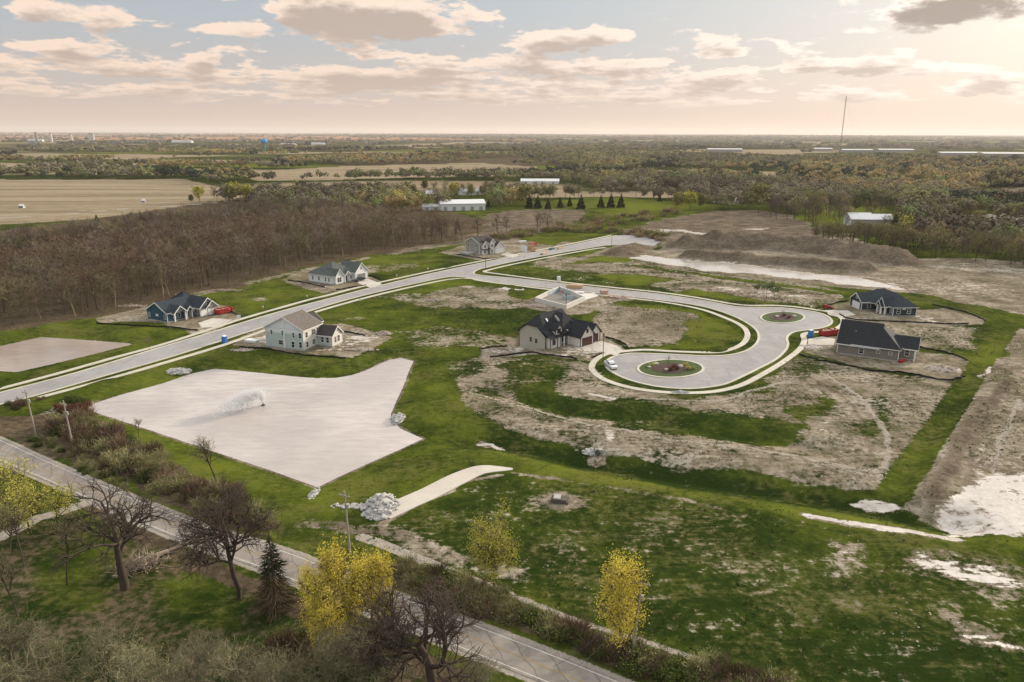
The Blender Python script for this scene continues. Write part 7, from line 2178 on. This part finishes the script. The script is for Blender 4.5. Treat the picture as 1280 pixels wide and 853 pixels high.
    COLF = [(.20, .175, .15), (.26, .22, .18), (.17, .18, .16), (.22, .21, .14), (.15, .15, .145), (.36, .22, .13), (.16, .185, .12), (.05, .065, .06)]
    mass('woods', P, p3, COLF, rg, (.7, 1.4), 'distant woods fading towards the horizon', 'woods', zoff=-2, ci=ci)
    # dark plantation on the right and dark clump centre
    pc = [blob_tree(330 + k, 13, 3.0, 60, 1.6, cone=True, trunk=False) for k in range(2)]
    for poly, dm, lab in [([(1222, 232), (1232, 226), (1300, 224), (1330, 228), (1300, 233), (1240, 234)], 6, 'dense dark conifer plantation on the right'), ([(812, 197), (830, 194), (856, 194), (858, 197), (830, 198)], 11, 'dark conifer stand in the far middle')]:
        P = poisson(GP(poly), 6000, dm, 91)
        mass('conifer_stand', P, pc, [(.020, .030, .018), (.026, .036, .022)], rg, (.9, 1.3), lab, 'conifers')
    # --- far buildings
    M_ROOFW = mat('far_white_roof', (.72, .72, .72), .6, .06); M_WALLW = mat('far_white_wall', (.66, .66, .65), .7, .06); M_GREYW = mat('far_grey_wall', (.30, .29, .28), .8, .1)
    M_LOTM = mat('far_pale', (.6, .57, .53), .8, .1)
    def shedb(px, py, L, W_, H_, rise, rz, label, wm, rm, wm2=None, name='farm_building', cat='building', doors=2):
        x, y = g1(px, py); z = hz1(x, y)
        r = empty(name, (x, y, z), R(rz), label, cat)
        b = MB(); b.box(-L / 2, -W_ / 2, -1, L / 2, W_ / 2, H_)
        for s_ in (-1, 1):
            e = s_ * L / 2
            b.add([(e, -W_ / 2, H_), (e, W_ / 2, H_), (e, 0, H_ + rise), (e - s_ * .3, -W_ / 2, H_), (e - s_ * .3, W_ / 2, H_), (e - s_ * .3, 0, H_ + rise)], [(0, 1, 2), (5, 4, 3), (0, 2, 5, 3), (1, 4, 5, 2)])
        b.build('wall', wm, r)
        if wm2: b = MB(); b.box(-L / 2 + .1, -W_ / 2 - .06, 0, L / 2 - .1, -W_ / 2 - .01, H_ - .3); b.build('side_cladding', wm2, r)
        m_ = MB(); ov = .5
        for s_ in (-1, 1):
            k = [(-L / 2 - ov, s_ * (W_ / 2 + ov), H_ - rise * ov / W_ * 2), (L / 2 + ov, s_ * (W_ / 2 + ov), H_ - rise * ov / W_ * 2), (L / 2 + ov, 0, H_ + rise), (-L / 2 - ov, 0, H_ + rise)]
            k += [(a, b_, c + .3) for a, b_, c in k]
            m_.add(k, [(0, 1, 2, 3), (7, 6, 5, 4), (0, 4, 5, 1), (1, 5, 6, 2), (2, 6, 7, 3), (3, 7, 4, 0)])
        m_.build('roof', rm, r)
        for i in range(doors):
            u = -L / 2 + L * (i + .5) / doors
            d = MB(); d.box(u - 1.4, -W_ / 2 - .12, 0, u + 1.4, -W_ / 2 - .07, min(H_ * .75, 3.2)); d.build('door', M_GREYW, r)
        return r
    shedb(577, 262, 37, 20, 5.5, 2.5, 12, 'long white hall with a low roof behind the brown wood', M_WALLW, M_ROOFW, doors=5)
    shedb(545, 262.5, 22, 12, 3.2, 1.6, 6, 'lower white wing on the left of the long hall', M_WALLW, M_ROOFW, doors=3)
    shedb(1072, 282, 15, 16, 5.2, 3.6, -5, 'white gabled barn among the trees on the right', M_WALLW, M_ROOFW, M_GREYW)
    shedb(1099, 281, 14, 12, 4.4, 3.0, -2, 'pale roofed shed just right of the white barn', M_GREYW, M_ROOFW)
    R_FAR = mat('far_dark_roof', (.10, .095, .095), .85, .15)
    for px, py, L, lab, wm, rm in [(477, 249, 20, 'tan roofed low building in the belt left of the white hall', M_GREYW, mat('far_tan_roof', (.40, .35, .28), .8, .1)), (511, 246, 12, 'white gabled house in the trees left of the white hall', M_WALLW, R_FAR), (539, 246, 9, 'small white steep gabled house above the white hall', M_WALLW, M_ROOFW), (588, 243, 22, 'pale house with grey roof above the white hall', M_WALLW, mat('far_grey_roof', (.28, .29, .31), .8, .1)),
                                    (817, 235, 26, 'big white-fronted house in the far woods', M_WALLW, mat('far_grey_roof', (.28, .29, .31), .8, .1)), (664, 229, 26, 'white low building left of the far green lawn', M_WALLW, M_ROOFW), (684, 229, 30, 'longer white building beside the far green lawn', M_WALLW, M_ROOFW), (900, 253, 12, 'small white house beyond the brown field', M_WALLW, R_FAR), (915, 255, 10, 'tiny white cottage at the right end of the brown field', M_WALLW, M_ROOFW), (1243, 247, 10, 'white cottage on the right brown field', M_WALLW, M_ROOFW),
                                    (28, 260, 4, 'white hut alone on the left tan field', M_WALLW, M_ROOFW), (180, 253, 2.5, 'small white shed by the farm track', M_WALLW, M_ROOFW), (1225, 292, 7, 'small dark roofed hut by the pale road on the right', M_GREYW, R_FAR), (45, 177, 90, 'wide white factory hall near the left horizon', M_WALLW, M_ROOFW), (228, 178, 120, 'row of white sheds near the horizon left of the water tower', M_WALLW, M_ROOFW), (308, 186, 34, 'white barn left of the water tower', M_WALLW, M_ROOFW),
                                    (398, 181, 70, 'white buildings right of the water tower', M_WALLW, M_ROOFW), (360, 182, 80, 'long low white roof just right of the water tower', M_GREYW, M_ROOFW), (431, 199, 24, 'white farmhouse in yellow trees', M_WALLW, R_FAR), (1080, 202, 26, 'white farm roof below the radio mast', M_WALLW, M_ROOFW), (1070, 190, 110, 'pale warehouse on the left of the group below the mast', M_GREYW, M_ROOFW), (1118, 189.5, 130, 'widest pale warehouse right of the mast', M_GREYW, M_ROOFW), (1028, 189, 70, 'pale warehouse left of the mast', M_GREYW, M_ROOFW), (1196, 193, 120, 'pale greenhouse block left of the pair at the right horizon', M_GREYW, M_ROOFW), (1255, 194, 150, 'pale greenhouse block touching the right edge', M_GREYW, M_ROOFW), (905, 190, 120, 'pale flat roof in the far woods right of centre', M_GREYW, M_ROOFW)]:
        shedb(px, py, L, L * .6 if L < 40 else L * .3, (2.0 if L < 8 else 3.4) if L < 40 else 9, (1.0 if L < 8 else 2.6) if L < 40 else 2.5, rg.uniform(-25, 25) if L < 40 else rg.uniform(-4, 4), lab, wm, rm, doors=2)
    # water tower
    x, y = g1(331, 190); zt = hz1(x, y)
    r = empty('water_tower', (x, y, zt), 0, 'bright blue water tower on a teal stem above the far trees', 'water tower')
    hh = 38.0
    M_TB = mat('tower_blue', (.03, .27, .58), .5, .08); M_TG = mat('tower_teal', (.03, .22, .20), .6, .1)
    b = MB(); b.lathe([(4.5, -2), (2.6, 4), (2.2, hh - 14), (3.6, hh - 9)], n=20); b.build('stem', M_TG, r, smooth=True)
    b = MB(); b.lathe([(3.5, hh - 9.2)] + [(10.5 * math.sin(t), hh - 2 - 9.2 * math.cos(t)) for t in np.linspace(.35, 3.05, 12)], n=28); b.build('tank', M_TB, r, smooth=True)
    b = MB(); b.tube((0, 0, hh + 7), (0, 0, hh + 11), .5, n=8); b.build('finial', M_STEEL, r)
    # lattice radio mast
    x, y = g1(1049, 197); zm = hz1(x, y)
    hm = CAM_H + (168.5 - 125) / F_PX * y * 1.0 - zm
    r = empty('radio_mast', (x, y, zm), 0, 'very tall thin guyed radio mast rising above the right horizon', 'mast')
    b = MB()
    for k in range(3):
        a = k * 2.094; q = (1.2 * math.cos(a), 1.2 * math.sin(a)); b.tube((*q, 0), (*q, hm), .28, n=5)
    for k in range(int(hm / 5)):
        for j in range(3):
            a, c = j * 2.094, (j + 1) * 2.094
            b.tube((1.2 * math.cos(a), 1.2 * math.sin(a), k * 5), (1.2 * math.cos(c), 1.2 * math.sin(c), k * 5 + 5), .12, n=3, cap=False)
    b.build('lattice', mat('mast_grey', (.22, .21, .21), .6, .1), r)
    for k in range(3):
        a = k * 2.094 + .5
        g_ = MB(); g_.tube((130 * math.cos(a), 130 * math.sin(a), 0), (0, 0, hm * .95), .05, n=3); g_.build('guy_wire', M_STEEL, r)
    # chimneys at the left horizon
    for i, (px, tp, lab) in enumerate([(46.5, 166, 'slim dark chimney right of the white factory at the left horizon'), (64.5, 167, 'broad pale stack at the left horizon'), (89.5, 168, 'pale stack in the middle at the left horizon'), (113.5, 167, 'twin stack left of the last one at the horizon'), (117, 167.5, 'last pale stack at the left horizon')]):
        x, y = g1(px, 178); z0 = hz1(x, y); d = (px - 640) * _r + (426.5 - tp) * _u + F_PX * _f
        hs = CAM_H + d[2] * (y / d[1]) - z0
        r = empty('factory_stack', (x, y, z0), 0, lab, 'chimney', 'factory stacks on the left horizon')
        b = MB(); b.lathe([(9, -3), (7, hs)], n=12); b.build('shaft', M_LOTM if i else M_GREYW, r)
        b = MB(); b.lathe([(7.4, hs), (7.4, hs + 3)], n=12); b.build('cap', M_GREYW, r)
far_country()

# ------------------------------------------------------------------ the air
def haze():
    b = MB(); b.box(-60000, -60000, -130, 60000, 60000, 330)
    mt = bpy.data.materials.new('haze'); mt.use_nodes = True
    t = mt.node_tree; t.nodes.clear()
    o = t.nodes.new('ShaderNodeOutputMaterial'); v = t.nodes.new('ShaderNodeVolumePrincipled')
    v.inputs['Color'].default_value = (.98, .90, .84, 1); v.inputs['Density'].default_value = HAZE_D; v.inputs['Anisotropy'].default_value = .2
    t.links.new(v.outputs[0], o.inputs['Volume'])
    ob = b.build('haze', mt)
    set_props(ob, kind='stuff')
HAZE_D = 4.0e-5
haze()
# ------------------------------------------------------------------ weeds, tufts and clods on the open ground
def ground_litter():
    rg = np.random.default_rng(77)
    area = GP([(300, 470), (560, 400), (900, 350), (1150, 400), (1300, 420), (1400, 600), (1400, 860), (950, 870), (720, 800), (520, 700), (380, 660), (400, 620), (560, 520)])
    n = 85000
    X = rg.uniform(area[:, 0].min(), area[:, 0].max(), n); Y = rg.uniform(area[:, 1].min(), area[:, 1].max(), n)
    ok = pmask(area, X, Y, 1.0) > .5
    ok &= lmask(TRK, X, Y, 4.0, 1.0) < .5
    for q in [STREET, POND] + list(LOTS.values()):
        ok &= pmask(q, X, Y, 6.0) < .02
    X, Y = X[ok], Y[ok]
    M = ground_masks(X, Y, None)
    cl = fbm(X, Y, 7, 3, 81)
    d = M['dirt'] + 1.0 * (fbm(X, Y, 9, 2, 83) - .5)
    wd = (cl > .50) & (M['mud'] < .5) & (rg.random(len(X)) < np.where((M['dirt'] < .12), .35, .9))
    co = (cl < .47) & (d > .45) & (rg.random(len(X)) < .6)
    def rows(k): return X[k], Y[k], height(X[k], Y[k])
    x, y, z = rows(wd); m_ = len(x)
    s_ = rg.uniform(.07, .22, m_) * np.where(rg.random(m_) < .08, 1.8, 1)
    b = 6
    P = np.repeat(np.stack([x, y, z], -1), b, 0) + rg.normal(0, .10, (m_ * b, 3)) * [1, 1, 0]
    D = rg.normal(0, .6, (m_ * b, 3)); D[:, 2] = np.abs(D[:, 2]) + .7; D /= np.linalg.norm(D, axis=1)[:, None]
    V, F = slivers(P, D, np.repeat(s_, b) * 1.5, np.repeat(s_, b) * .55)
    c = np.where((rg.random(m_) < .55)[:, None], [[.105, .135, .030]], np.where((rg.random(m_) < .5)[:, None], [[.30, .255, .130]], [[.080, .105, .028]])) * rg.uniform(.7, 1.3, (m_, 1))
    C = np.hstack([np.repeat(c, b * 3, 0), np.ones((m_ * b * 3, 1))])
    o = link_mesh('weeds', np_mesh('weeds', V, F, col_material(), col=C))
    set_props(o, 'low weeds and straw tufts scattered over the meadow and bare lots', 'weeds', kind='stuff')
    x, y, z = rows(co); m_ = len(x)
    o8 = np.array([[1, 0, 0], [-1, 0, 0], [0, 1, 0], [0, -1, 0], [0, 0, .7], [0, 0, -.5]], float)
    f8 = np.array([[0, 2, 4], [2, 1, 4], [1, 3, 4], [3, 0, 4], [2, 0, 5], [1, 2, 5], [3, 1, 5], [0, 3, 5]])
    s_ = rg.uniform(.06, .20, m_)
    V = (o8[None] * rg.uniform(.6, 1.2, (m_, 6, 1)) * s_[:, None, None]) + np.stack([x, y, z], -1)[:, None]
    F = (f8[None] + np.arange(m_)[:, None, None] * 6).reshape(-1, 3)
    c = np.where((rg.random(m_) < .35)[:, None], [[.46, .40, .33]], [[.24, .19, .145]]) * rg.uniform(.75, 1.25, (m_, 1))
    C = np.hstack([np.repeat(c, 6, 0), np.ones((m_ * 6, 1))])
    o = link_mesh('clods', np_mesh('clods', V.reshape(-1, 3), F, col_material(), col=C))
    set_props(o, 'clods and pale stones strewn over the bare soil', 'clods', kind='stuff')
ground_litter()
